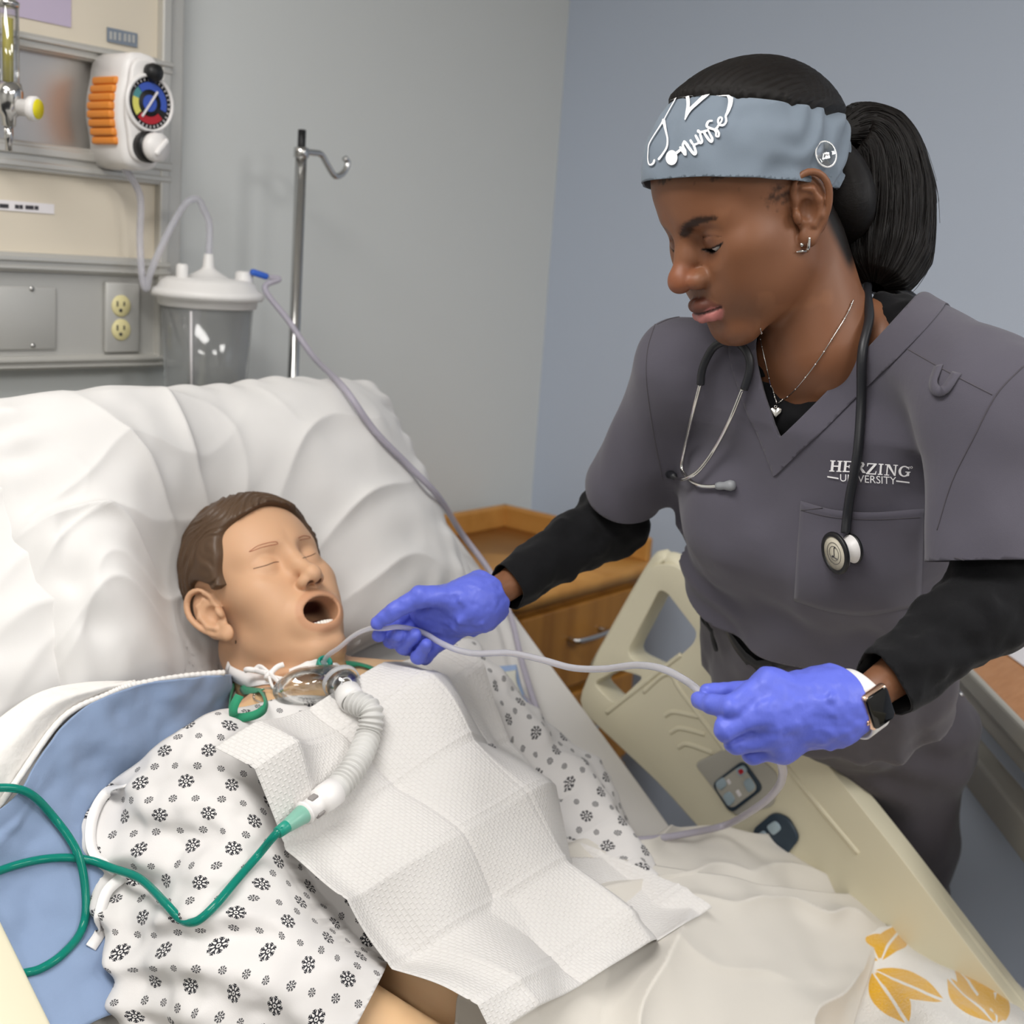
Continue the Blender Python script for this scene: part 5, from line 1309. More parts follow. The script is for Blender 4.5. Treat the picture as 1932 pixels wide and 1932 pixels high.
# ties at the gown's open side
for pts in ([(236, 1484, .006), (196, 1502, .006), (170, 1552, .006), (172, 1612, .006), (214, 1652, .008)], [(228, 1660, .008), (198, 1688, .006), (184, 1735, .006), (186, 1762, .006), (168, 1792, .006)]):
    C = catmull([on_drape(*p) for p in pts], 40); V, Fc = ribbon(C, np.tile(BN, (40, 1)), .0055); mesh_obj('gown_tie', V, Fc, M['white_tape'], gown, solid=.0015)
ox = empty('oxygen_tube', pb(330, 1755, .12), 'glossy green oxygen tube looping off the bed edge', 'tube')
e0 = v0 + va * .052
OT = [e0, e0 + va * .022, on_drape(480, 1622, .008), on_drape(440, 1668, .006), on_drape(400, 1715, .006), on_drape(362, 1748, .010), on_drape(325, 1756, .022), on_drape(285, 1735, .034), on_drape(240, 1690, .034),
      on_drape(200, 1655, .018), on_drape(160, 1632, .010), on_drape(110, 1624, .006), on_drape(50, 1632, .006), on_drape(-20, 1656, .008), pb(-110, 1690, .06), pb(-190, 1670, .07), pb(-200, 1580, .07), pb(-120, 1505, .085), pb(-30, 1488, .085), on_drape(40, 1505, .012), on_drape(95, 1552, .010), on_drape(138, 1625, .014), on_drape(158, 1700, .006), on_drape(150, 1760, .006), on_drape(115, 1805, .006), on_drape(75, 1832, .006), on_drape(40, 1842, .006), pb(-20, 1850, .03)]
V, Fc = tube(OT, .0042, 420, 14); mesh_obj('tube', V, Fc, M['teal_tube'], ox)
V, Fc = tube(OT, .0022, 420, 10); mesh_obj('bore', V, Fc, M['teal'], ox)
V, Fc = lathe([(.0045, -.008), (.0062, -.008), (.0066, .010), (.0058, .022), (.0045, .022)], e0 - va * .002, va, 20); mesh_obj('collar', V, Fc, M['teal'], ox)

# ------------------------------------------------------------------ suction catheter held between the hands
sc_ = empty('suction_catheter', px(760, 1190, 1.41), 'thin clear suction catheter stretched between the two gloved hands', 'catheter')
CT = [mouthp - ga * .012, mouthp + ga * .012, px(640, 1222, 1.43), px(668, 1199, 1.422), px(697, 1186, 1.418), px(722, 1186, 1.408), px(750, 1183, 1.410), px(778, 1187, 1.424), px(803, 1196, 1.424), px(830, 1212, 1.405), px(862, 1226, 1.39), px(900, 1233, 1.375), px(960, 1232, 1.35), px(1020, 1244, 1.32), px(1080, 1260, 1.29), px(1140, 1262, 1.25), px(1200, 1255, 1.21), px(1250, 1262, 1.17), px(1295, 1285, 1.12), px(1322, 1306, 1.072), px(1345, 1318, 1.066), px(1400, 1324, 1.085)]
k_ = np.linspace(0, 1, len(CT))
V, Fc = tube(CT, [.0028, .0028, .0028, .0031, .0034, .0036, .0036, .0036, .0036, .0032], 260, 12); mesh_obj('catheter', V, Fc, M['tube_clear'], sc_)
# suction line: canister to bed side, along the mattress and up to the near hand
sl = empty('suction_tubing', pb(900, 1060, .05), 'long lilac tinted clear suction tubing from the wall canister down the bed side', 'tube')
SLP = [CAN_PORT, CAN_PORT + A(.012, -.008, -.002), px_plane(500, 545, 1, 1.545), px_plane(545, 606, 1, 1.49), px_plane(592, 674, 1, 1.43), on_drape(640, 745, .014), on_drape(700, 818, .008), on_drape(760, 880, .008), on_drape(820, 945, .010), pb(870, 1005, .05), pb(925, 1080, .035), pb(962, 1160, .03), pb(985, 1250, .028), pb(1010, 1330, .026), pb(1036, 1400, .026), pb(1040, 1432, .026), pb(1024, 1430, .028), pb(1004, 1390, .03), pb(985, 1345, .03), pb(975, 1320, .034), pb(990, 1318, .034), pb(1010, 1350, .03), pb(1050, 1440, .03), pb(1100, 1535, .05), pb(1150, 1580, .11), pb(1210, 1584, .118), pb(1290, 1574, .125), pb(1370, 1556, .13), px(1430, 1522, 1.56), px(1465, 1490, 1.45), px(1477, 1460, 1.32), px(1470, 1428, 1.20), px(1458, 1395, 1.12)]
V, Fc = tube(SLP, .0047, 420, 12); mesh_obj('tube', V, Fc, M['tube_lilac'], sl)

# blue strap bag lying by the manikin's far arm
rows = [[(888, 1262, .045), (930, 1258, .045), (975, 1254, .04)], [(905, 1310, .05), (945, 1300, .05), (985, 1296, .04)], [(940, 1360, .04), (975, 1350, .045), (1004, 1345, .03)], [(970, 1410, .03), (992, 1400, .03), (1020, 1395, .02)]]
S = patch([[pb(*p) for p in r_] for r_ in rows], 30, 24); dp = sheet('drainage_pouch', S, M['pale_blue'], None, solid=.004); tag(dp, 'pale blue cloth pouch with a cream label beside the far sleeve', 'pouch')
rows = [[(945, 1268, .052), (974, 1264, .05)], [(948, 1290, .055), (975, 1286, .052)], [(965, 1318, .055), (985, 1312, .05)]]
S = patch([[pb(*p) for p in r_] for r_ in rows], 14, 10); sheet('label_tab', S, M['cream_cloth'], dp, solid=.001)

# ------------------------------------------------------------------ the nurse
def basis_from(f_cam, u_cam):
    f = unit(RIGHT * f_cam[0] + UP * f_cam[1] + FWD * f_cam[2])
    u = RIGHT * u_cam[0] + UP * u_cam[1] + FWD * u_cam[2]; u = unit(u - f * (u @ f))
    return np.stack([np.cross(f, u), f, u], 1)
NH_R = basis_from((-.845, -.44, -.29), (-.36, .87, -.30)) @ rotm((1, 0, 0), -math.radians(5))
NH_T = px(1428, 412, 1.235)
def nloc(P): return (P - NH_T.astype(P.dtype)) @ NH_R.astype(P.dtype)
def nw(*l): return NH_T + NH_R @ A(*l)

N_RS, N_LS = px(1288, 690, 1.36), px(1872, 765, 1.13)
N_RE, N_RW = px(1155, 982, 1.545), px(935, 1118, 1.43)
N_LE, N_LW = px(1882, 1132, 1.12), px(1650, 1302, 1.065)
N_NECK, N_PEL = px(1542, 668, 1.26), px(1562, 1345, 1.64)
T_L = np.linalg.norm(N_NECK - N_PEL); ES = (N_NECK - N_PEL) / T_L
EL = N_LS - N_RS; EL = unit(EL - ES * (EL @ ES)); EF = np.cross(EL, ES)
def tloc(P):
    q = P - N_PEL.astype(P.dtype); return q @ EL.astype(P.dtype), q @ EF.astype(P.dtype), q @ ES.astype(P.dtype)
def torso_sdf(P, g=0.0):
    x, y, s = tloc(P); k = s / T_L
    a = np.interp(k, [-.1, 0, .2, .4, .66, .80, .92, 1.02], [.190, .186, .172, .168, .178, .168, .138, .060]) + g
    b = np.interp(k, [-.1, 0, .2, .4, .66, .80, .92, 1.02], [.122, .122, .120, .116, .108, .092, .076, .048]) + g
    c = np.interp(k, [0, .4, .7, .9, 1.02], [0, .004, .004, -.012, -.02])
    d = (np.sqrt((x / a) ** 2 + ((y - c) / b) ** 2) - 1) * np.minimum(a, b) * .95
    d = smax(d, np.maximum(s - T_L * .99 - g, -s - .10), .05)
    for sx in (-1, 1):
        o = N_PEL + ES * (.655 * T_L) + EL * (.062 * sx) + EF * .075
        d = smin(d, sph(P, o, .052 + g), .05)
    return d
def arm_r(P, g=0.0):
    return smin(cap(P, N_RS, N_RE, .041 + g, .045 + g), cap(P, N_RE, N_RW, .045 + g, .030 + g), .03)
def arm_l(P, g=0.0):
    return smin(cap(P, N_LS, N_LE, .048 + g, .040 + g), cap(P, N_LE, N_LW, .041 + g, .030 + g), .03)
def shoulder_sdf(P, g=0.0):
    d = smin(cap(P, px(1452, 668, 1.30), N_RS, .040 + g, .043 + g), cap(P, px(1688, 612, 1.26), N_LS, .042 + g, .050 + g), .03)
    return d
N_HIPR, N_HIPL = px(1560, 1360, 1.92), px(1712, 1385, 1.84)
N_FR, N_FL = A(1.84, .76, .05), A(1.90, .56, .05)
def legs_sdf(P, g=0.0):
    d = 9.0
    for h_, f_ in ((N_HIPR, N_FR), (N_HIPL, N_FL)):
        kn = (h_ + f_) / 2 + A(-.03, 0, .02)
        e = smin(cap(P, h_, kn, .080 + g, .060 + g), cap(P, kn, f_, .062 + g, .045 + g), .04)
        d = e if np.isscalar(d) else smin(d, e, .03)
    return d
def neck_sdf(P):
    a = nw(0, -.034, -.03); b = N_NECK + EF * -.012
    return cap(P, a, b, .047, .053)
def skin_sdf(P):
    l = nloc(P); d = nurse_head(l)
    d = smin(d, neck_sdf(P), .014)
    b = smin(smax(torso_sdf(P, -.014), -tloc(P)[2] + .10, .03), shoulder_sdf(P, -.014), .05)
    d = smin(d, b, .03)
    return d
def body_sdf(P):
    d = smin(smax(torso_sdf(P, -.016), -tloc(P)[2] + .10, .03), shoulder_sdf(P, -.014), .05)
    d = smin(d, smin(arm_r(P, -.013), arm_l(P, -.013), .01), .02)
    d = smin(d, cap(P, N_PEL + ES * .13, (N_HIPR + N_HIPL) / 2, .085, .095), .06)
    return smin(d, legs_sdf(P, -.012), .03)

# skin: fine round the head, coarser below
plane_o = N_NECK - ES * .10
V1, Q1 = snets(skin_sdf, np.minimum(NH_T - .17, plane_o - .17), NH_T + .17, .0017)
x_, y_, s_ = tloc(V1)
V1, Q1 = clip_tri(V1, Q1, (T_L * .80 - s_) + np.maximum(0, np.abs(x_) - .11))
V2, Q2 = snets(body_sdf, np.minimum.reduce([N_RW, N_LW, N_FR, N_FL, N_LE]) - .12, np.maximum.reduce([N_RS, N_LS, N_FR, N_FL, N_RE, N_NECK, N_LE]) + .12, .008, newton=0)
x2, y2, s2 = tloc(V2)
V2, Q2 = clip_tri(V2, Q2, np.where((np.abs(x2) < .12) & (s2 > .5 * T_L), s2 - T_L * .79, -.01))
L1 = nloc(V1); Q_ = mir(L1); Le = L1 - A(0, 0, NEZ); Qe = mir(Le)
c = np.tile(np.array(lin('#84593f')[:3]), (len(V1), 1))
c = mix(c, '#744b34', smooth01(fbm(L1, 35, 3), -.1, .7) * .5)
c = mix(c, '#8f5238', (1 - smooth01(np.linalg.norm(L1 - A(0, .108, -.016), axis=1), .012, .028)) * .5)       # nose
c = mix(c, '#5d3b2c', (1 - smooth01(np.linalg.norm((Qe - A(.026, .077, .009)) / A(1, 1, .6), axis=1), .006, .017)) * .6)   # under the eye
c = mix(c, '#5a382a', (1 - smooth01(np.linalg.norm((Qe - A(.030, .082, .024)) / A(1, 1, .6), axis=1), .006, .018)) * .6)   # upper lid
upf = smin(cap(Q_, (.0035, .0985, -.0445), (.023, .0835, -.0505), .0062, .0030), cap(Q_, (0, .099, -.046), (.008, .097, -.045), .0055), .004)
lof = smin(cap(Q_, (0, .0955, -.0585), (.012, .0925, -.0570), .0080, .0070), cap(Q_, (.012, .0925, -.057), (.023, .083, -.0520), .0070, .0028), .004)
c = mix(c, '#6a4034', 1 - smooth01(upf, .0012, .0030)); c = mix(c, '#b3716c', 1 - smooth01(lof, .0008, .0028))
c = mix(c, '#3a1f1a', (1 - smooth01(np.minimum(np.abs(L1[:, 2] + .0518), 1), .0008, .002)) * (np.abs(L1[:, 0]) < .0255) * (L1[:, 1] > .078))
Q2_ = Qe.copy(); Q2_[:, 1] = 0; brow = chain(Q2_, [A(.011, 0, .0350), A(.022, 0, .0415), A(.034, 0, .0448), A(.049, 0, .0415)], [.0030, .0038, .0032, .0012]) + (Qe[:, 1] < .03) * 1.0
c = mix(c, '#20140f', (1 - smooth01(brow + .0006 * fbm(L1, 500, 5, 1), -.0005, .0030)) * .92)
xl, zl = lid_line(Qe)
c = mix(c, '#140d0b', (1 - smooth01(np.abs(np.abs(Qe[:, 2] - zl - .0004) - .0022 * (1 - np.clip(xl, -1, 1) ** 2)), .0006, .0016)) * (np.abs(xl) < 1.12) * (L1[:, 1] > .06))
BAND_LO = lambda l: .078 + .57 * (l[:, 1] - .08)
BAND_HI = lambda l: BAND_LO(l) + .080 + .012 * smooth01(l[:, 1], -.04, .07)
hl = BAND_LO(L1) - L1[:, 2]
c = mix(c, '#1b120e', np.clip(1 - smooth01(hl + .006 * fbm(L1, 160, 8), .001, .010), 0, 1) * .8 * (np.abs(L1[:, 0]) < .068))
v1_bvh = bvh_of(V1, Q1); sb = nloc(hit(1468, 372, v1_bvh, 0)[0][None])[0]; sb[0] = abs(sb[0])
side = np.linalg.norm((Q_ - sb) / A(.03, .020, .020), axis=1)
c = mix(c, '#1b120e', (1 - smooth01(side + .25 * fbm(L1, 260, 9, 2), .35, 1.15)) * .8)
c = mix(c, '#16100d', (1 - smooth01(L1[:, 1], -.048, -.034)) * smooth01(L1[:, 2], -.090, -.070))              # hair behind the ear
Vb, Fb = join([(V1, Q1), (V2, Q2)])
cb = np.vstack([c, np.tile(np.array(lin('#7d543b')[:3]), (len(V2), 1))])
nurse = mesh_obj('person', Vb, np.array(Fb), M['skin'], vcol=cb)
tag(nurse, 'person in charcoal scrubs and grey headband leaning over the bed in blue gloves', 'person')

for sx in (-1, 1):                                     # eyeballs
    o = nw(.0315 * sx, .0635, .0195 + NEZ); Ve, Fe = lathe([(.0001, -.0148)] + [(.0148 * math.sin(t), -.0148 * math.cos(t)) for t in np.linspace(.15, math.pi - .15, 18)] + [(.0001, .0148)], o, NH_R @ unit(A(.34, .70, -.62)), 24)
    hgt = (Ve - o) @ (NH_R @ unit(A(.34, .70, -.62)))
    ce = np.tile(np.array(lin('#e0dad5')[:3]), (len(Ve), 1)); ce = mix(ce, '#1d120d', smooth01(hgt, .0132, .0135))
    mesh_obj('eye', Ve, Fe, M['eye_white'], nurse, vcol=ce)

# ---- undershirt with long sleeves
def shirt_sdf(P):
    d = smin(torso_sdf(P, -.004), shoulder_sdf(P, -.006), .05)
    d = smin(d, smin(smin(cap(P, N_RS, N_RE, .034, .043), cap(P, N_RE, N_RW, .047, .032), .02), arm_l(P, .004), .01), .03)
    return d + .0028 * fbm(P, 38, 11, 2)
lo_, hi_ = np.minimum.reduce([N_RW, N_LW, N_LE, N_PEL]) - .15, np.maximum.reduce([N_RS, N_LS, N_RE, N_NECK, N_LE]) + .12
Vs, Qs = snets(shirt_sdf, lo_, hi_, .005)
x_, y_, s_ = tloc(Vs)
sh_bvh = bvh_of(Vs, Qs)
nx, ny, ns = tloc(np.array([hit(u, v, sh_bvh, 0)[0] for u, v in ((1530, 735), (1600, 692), (1436, 692))]))
s_top = T_L * .97; wN = max(abs(nx[1] - nx[0]), abs(nx[2] - nx[0])) + .012
ring = 1 - np.sqrt(((x_ - nx[0]) / wN) ** 2 + ((s_ - s_top) / np.where(y_ > -.02, s_top - ns[0], .02)) ** 2)
Vs, Qs = clip_tri(Vs, Qs, ring * .05)
for W_, E_, k in ((N_RW, N_RE, .018), (N_LW, N_LE, .010)):
    ax = unit(W_ - E_); Vs, Qs = clip_tri(Vs, Qs, np.where(np.linalg.norm(Vs - W_, axis=1) < .08, (Vs - W_) @ ax + k, -.01))
Vs, Qs = clip_tri(Vs, Qs, np.where(np.abs(tloc(Vs)[0]) < .23, S_HEM + .004 - tloc(Vs)[2], -.01) if False else .115 - tloc(Vs)[2] - 9 * ((np.linalg.norm(Vs - N_LW, axis=1) < .30) & (np.linalg.norm(Vs - N_PEL, axis=1) > .26)))
undershirt = mesh_obj('undershirt', Vs, Qs, M['black_knit'], nurse, solid=.0015)

# ---- scrub top
N_HR = N_RS + (N_RE - N_RS) * .80; N_HL = N_LS + (N_LE - N_LS) * .80
def scrub_sdf(P):
    x, y, s = tloc(P)
    d = smin(torso_sdf(P, .010), shoulder_sdf(P, .008), .05)
    sl = cap(P, N_RS, N_RS + (N_RE - N_RS) * .95, .050, .056)
    sr = cap(P, N_LS, N_LS + (N_LE - N_LS) * .95, .058, .068)
    d = smin(d, sl, .035); d = smin(d, sr, .035)
    k = s / T_L
    wgt = np.clip(1.15 - k, .15, 1)
    ang = np.arctan2(x, y + .02)
    d = d + .0055 * wgt * np.sin(ang * 7 + 2.5 * k + 3 * noise3(P, 6, 2)) * np.clip(.8 - k, 0, .5) * 2
    d = d + .0030 * np.sin((x * .75 + s * .66) * 50 + 5 * noise3(P, 7, 4)) * np.exp(-((k - .35) / .25) ** 2) * smooth01(np.abs(x), .02, .06)
    return d + .003 * fbm(P, 13, 21, 2)
Vc, Qc = snets(scrub_sdf, lo_ - .03, hi_ + .03, .0042)
full_bvh = bvh_of(Vc, Qc)
vx, vy, vs = tloc(np.array([hit(u, v, full_bvh, 0)[0] for u, v in ((1470, 825), (1638, 645), (1432, 690))]))
print('V neck', vx, vy, vs, T_L)
S_HEM = float(tloc(np.array([hit(1500, 1258, full_bvh, 0)[0]]))[2][0]); S_V = vs[0]; V_K = (vx[1] - vx[0]) / (vs[1] - vs[0])
def neck_field(V):
    x, y, s = tloc(V); t = smooth01(y, -.10, -.05)
    wf = V_K * (s - S_V); wbk = .082 * np.clip((s - T_L * .955) / .02, -1, 1)
    return np.minimum(t * wf + (1 - t) * wbk, .088) - np.abs(x - vx[0] * smooth01(T_L - s, 0, .08))
def scrub_clip(V, Q):
    V, Q = clip_tri(V, Q, neck_field(V))
    for S_, E_, H_ in ((N_RS, N_RE, N_HR), (N_LS, N_LE, N_HL)):
        ax = unit(E_ - S_); sd = 1 if S_ is N_LS else -1
        rel = (V - H_) @ ax; rad = np.linalg.norm(V - H_ - rel[:, None] * ax, axis=1)
        V, Q = clip_tri(V, Q, np.where(rad < .10, rel, -.02))
    V, Q = clip_tri(V, Q, -tloc(V)[2] + S_HEM)
    return V, Q
Vf, Qf = Vc, Qc
Vc, Qc = scrub_clip(Vc, Qc)
scrub = mesh_obj('scrub_top', Vc, Qc, M['scrub'], nurse, solid=.0016)
scrub_bvh = bvh_of(Vc, Qc)
# neck band: the same surface lifted, cut to a strip along the opening
nf = neck_field(Vf); Nf = vnormals(Vf, Qf); Vn = Vf + Nf * .0016
Vn, Qn = clip_tri(Vn, Qn_ := Qf, nf + .0); Vn, Qn = clip_tri(Vn, Qn, -neck_field(Vn) - .030)
x_, y_, s_ = tloc(Vn); Vn, Qn = clip_tri(Vn, Qn, np.maximum(-s_ + .5 * T_L, np.abs(x_) - .13))
mesh_obj('neck_band', Vn, Qn, M['scrub'], nurse, solid=.0014)


# ---- trousers and shoes
Vp, Qp = snets(lambda P: smin(legs_sdf(P, .012), smin(smax(torso_sdf(P, .002), -tloc(P)[2] + .06, .03), smin(cap(P, N_HIPR, N_HIPL, .095), cap(P, N_PEL + ES * .15, (N_HIPR + N_HIPL) / 2, .115, .105), .05), .06), .05) + .006 * np.sin(P[:, 2] * 38 + 6 * noise3(P, 5, 3)) * .5 + .004 * fbm(P, 11, 6),
               np.minimum.reduce([N_FR, N_FL, N_PEL, N_HIPL]) - .22, np.maximum.reduce([N_FR, N_FL, N_PEL]) + .2, .009, newton=0)
Vp, Qp = clip_tri(Vp, Qp, tloc(Vp)[2] - S_HEM - .03); Vp, Qp = clip_tri(Vp, Qp, .09 - Vp[:, 2])
trousers = mesh_obj('trousers', Vp, Qp, M['scrub_pants'], nurse, solid=.0015)
for f_ in (N_FR, N_FL):
    o = A(f_[0] - .05, f_[1], 0)
    Vh, Qh = snets(lambda P: smax(smin(ell(P, o + A(-.03, 0, .03), (.115, .045, .045)), ell(P, o + A(.05, 0, .05), (.05, .04, .06)), .03), -P[:, 2] + .001, .006), o - A(.17, .07, .02), o + A(.13, .07, .14), .006, newton=0)
    mesh_obj('shoe', Vh, Qh, M['black'], nurse)

# ---- headband and hair
def band_fold(l):
    return .0022 * np.sin(l[:, 2] * 260 + l[:, 1] * 90 + 3 * noise3(l, 22, 5)) * smooth01(-l[:, 1], -.05, .06) + .0015 * fbm(l, 30, 2, 2)
def head_shell(off, fld=None):
    f_ = lambda P: skull_sdf(P) - off + (fld(P) if fld else 0)
    return snets(f_, (-.11, -.14, -.10), (.11, .12, .17), .003)
Vh, Qh = head_shell(.0115, lambda P: band_fold(P))
l = Vh; Vh, Qh = clip_tri(Vh, Qh, BAND_LO(Vh) - Vh[:, 2]); Vh, Qh = clip_tri(Vh, Qh, Vh[:, 2] - BAND_HI(Vh))
Wb = Vh @ NH_R.T + NH_T
headband = mesh_obj('headband', Wb, Qh, M['headband'], nurse, solid=.002); band_bvh = bvh_of(Wb, Qh)
PT = A(0, -.098, .062)                                  # where the hair is tied
def hair_uv(l):
    q = l - PT; return np.stack([np.arctan2(q[:, 0], q[:, 2] + .02), np.linalg.norm(q, axis=1) * 6], 1)
Vh, Qh = head_shell(0, lambda P: np.minimum(0, ell(P, (0, -.088, -.012), (.052, .034, .058)) - skull_sdf(P)) + -.003 - .011 * smooth01(P[:, 2] - BAND_HI(P), -.012, .012) + .0005 * np.sin(np.arctan2(P[:, 0] - PT[0], P[:, 2] - PT[2] + .02) * 90 + 4 * noise3(P, 30, 1)) * smooth01(P[:, 2], .04, .08))
Vh, Qh = clip_tri(Vh, Qh, np.where(Vh[:, 1] > -.045, BAND_LO(Vh) + .01 - Vh[:, 2], -.075 - .3 * (Vh[:, 1] + .06) - Vh[:, 2]))
mesh_obj('hair', Vh @ NH_R.T + NH_T, Qh, M['hair'], nurse, uv=hair_uv(Vh))
# pony tail: a grooved swept volume with loose strands over it
pt_px = [(1588, 250, 1.295), (1624, 246, 1.305), (1662, 290, 1.305), (1676, 365, 1.298), (1674, 440, 1.288), (1662, 508, 1.278), (1650, 542, 1.272)]
PC = catmull([px(*p) for p in pt_px], 70); PR = np.interp(np.linspace(0, 1, 70), [0, .08, .25, .5, .75, .93, 1], [.014, .022, .038, .0455, .046, .030, .010])
T_, N_, B_ = frames(PC, UP)
sg = 160; an = np.linspace(0, 2 * np.pi, sg + 1)
gr = 1 + .035 * np.sin(an * 23 + 1.3) + .03 * np.sin(an * 41) + .03 * np.sin(an * 9 + 2)
jj = np.linspace(0, 1, 70)[:, None]
rr = PR[:, None] * (1 + (gr[None] - 1) * np.minimum(1, jj * 4)) * (1 + .02 * np.sin(an * 61 + jj * 8))
Vt = PC[:, None] + rr[..., None] * (np.cos(an)[None, :, None] * N_[:, None] + np.sin(an)[None, :, None] * B_[:, None] * .9)
ponytail = mesh_obj('ponytail', Vt.reshape(-1, 3), grid_faces(70, sg + 1), M['hair'], nurse, uv=np.stack(np.meshgrid(np.linspace(0, 1, 70), an, indexing='ij'), -1)[..., ::-1].reshape(-1, 2))
st = []
for i in range(420):
    a0 = rng.uniform(0, 2 * np.pi); o = rng.normal(0, .035); s0 = int(rng.uniform(0, 40)); s1 = int(min(69, s0 + rng.uniform(20, 45)))
    ix = np.linspace(s0, s1, 9).astype(int); ex = 1.015 + abs(o) * np.linspace(.2, 1, 9) + (.08 * np.linspace(0, 1, 9) ** 2 if i % 9 == 0 else 0)
    aa = a0 + rng.normal(0, .06) * np.linspace(-1, 1, 9)
    C = PC[ix] + (PR[ix] * ex)[:, None] * (np.cos(aa)[:, None] * N_[ix] + .9 * np.sin(aa)[:, None] * B_[ix])
    st.append(tube(C, [.0005, .00045, .0002], n=14, seg=4)[:2])
Vt, Ft = join(st); mesh_obj('loose_hair', Vt, Ft, M['hair'], ponytail, uv=np.zeros((len(Vt), 2)), kind='stuff')
Vt, Ft = lathe([(.013 + .004 * math.cos(t), .004 * math.sin(t)) for t in np.linspace(0, 2 * math.pi, 9)], px(1606, 229, 1.302), unit(px(1640, 225, 1.31) - px(1600, 232, 1.30)), 20, capped=False)
mesh_obj('hair_tie', Vt, Ft, M['black'], nurse)

# ---- gloves
def glove(name, wrist, fingers, thumb, palm_r, cuff_dir, cuff_r, seed, cut, fs=1.0):
    W = px(*wrist); FN = [[px(*p) for p in f_] for f_ in fingers]; TH = [px(*p) for p in thumb]
    ax = unit(cuff_dir)
    fr = [.0094, .0092, .0090, .0082]; PM = sum(fg[0] for fg in FN) / 4 * .75 + TH[1] * .25
    def f(P):
        d = cap(P, W - ax * .01, W + ax * .02, cuff_r)
        pl = None
        for k, fg in enumerate(FN):
            e = cap(P, W - ax * .012, fg[0], cuff_r * .72, palm_r); pl = e if pl is None else smin(pl, e, .014)
        pl = smin(pl, cap(P, FN[0][0], FN[3][0], palm_r * .92), .010)
        d = smin(d, smin(pl, cap(P, W - ax * .01, PM, cuff_r * .85, .025), .012), .02)
        d = smin(d, chain(P, [TH[0], TH[1], TH[2], TH[3]], [.0165, .0125, .0105, .0085], .004), .012)
        for k, fg in enumerate(FN):
            r0 = fr[k] * fs; e = chain(P, fg, [palm_r * .95, r0 * 1.12, r0 * 1.0, r0 * .88][:len(fg)], .003)
            d = smin(d, e, .0035)
        t = (P - W) @ ax
        cf = cap(P, W - ax * .02, W + ax * .034, cuff_r + .002) + .0030 * fbm(P, 75, seed + 1, 2)
        d = smin(d, cf, .006)
        return d + .0006 * fbm(P, 90, seed + 3, 2)
    pts = np.array([W] + [p for fg in FN for p in fg] + TH)
    V, Q = snets(f, pts.min(0) - .055, pts.max(0) + .055, .0017)
    V, Q = clip_tri(V, Q, (V - W) @ ax - cut + .0015 * np.sin(V[:, 2] * 300))
    o = mesh_obj(name, V, Q, M['glove'], nurse, solid=.0006); return bvh_of(V, Q)
HB = .055
glove_b = glove('glove', (1588, 1322, 1.0 + HB),
    [[(1452, 1296, .985 + HB), (1378, 1334, .972 + HB), (1344, 1330, .985 + HB), (1319, 1320, 1.0 + HB)],
     [(1448, 1342, .974 + HB), (1368, 1376, .972 + HB), (1366, 1372, .998 + HB), (1390, 1350, 1.012 + HB)],
     [(1458, 1380, .980 + HB), (1388, 1404, .980 + HB), (1390, 1400, 1.008 + HB), (1412, 1380, 1.022 + HB)],
     [(1475, 1404, .992 + HB), (1418, 1422, .996 + HB), (1424, 1416, 1.020 + HB), (1446, 1396, 1.030 + HB)]],
    [(1540, 1298, 1.016 + HB), (1460, 1296, 1.018 + HB), (1392, 1308, 1.016 + HB), (1336, 1305, 1.010 + HB)], .0160, px(1700, 1262, 1.085) - px(1604, 1318, 1.055), .0305, 3, .000)
glove_a = glove('glove', (912, 1130, 1.43),
    [[(806, 1134, 1.452), (748, 1172, 1.462), (722, 1190, 1.440), (715, 1199, 1.425)],
     [(812, 1152, 1.456), (758, 1200, 1.464), (738, 1208, 1.438), (752, 1199, 1.418)],
     [(824, 1174, 1.455), (776, 1220, 1.458), (762, 1221, 1.432), (783, 1198, 1.412)],
     [(842, 1192, 1.450), (800, 1238, 1.448), (788, 1240, 1.425), (805, 1216, 1.408)]],
    [(872, 1128, 1.408), (792, 1126, 1.398), (744, 1153, 1.398), (712, 1175, 1.404)], .0170, N_RE - N_RW, .0310, 9, .010, 1.12)

# ------------------------------------------------------------------ what the nurse wears and carries
def strokes_on(name, paths, bvh, parent, mat, off=.0012, n=26):
    """paths: list of (points in px, half widths in px); flat print laid on a surface"""
    parts = []
    for pts, hw in paths:
        C2 = catmull([(u, v, 0) for u, v in pts], n)[:, :2]; T2 = unit(np.gradient(C2, axis=0)); S2 = np.stack([-T2[:, 1], T2[:, 0]], 1)
        wv = np.interp(np.linspace(0, 1, n), np.linspace(0, 1, len(hw)), hw)[:, None]
        rows = [[hit(*(C2[i] + S2[i] * wv[i] * k), bvh, off)[0] for k in (-1, 0, 1)] for i in range(n)]
        V = np.array(rows).reshape(-1, 3); parts.append((V, grid_faces(n, 3).tolist()))
        for e in (0, n - 1):                           # rounded ends
            ring = [hit(*C2[e], bvh, off)[0]] + [hit(*(C2[e] + wv[e] * A(math.cos(t), math.sin(t))), bvh, off)[0] for t in np.linspace(0, 2 * math.pi, 9)[:-1]]
            parts.append((np.array(ring), [(0, 1 + k, 1 + (k + 1) % 8) for k in range(8)]))
    V, Fc = join(parts); return mesh_obj(name, V, Fc, M[mat], parent)
def z1(X, Y): return 1200 + X * .11387, 150 + Y * .11387
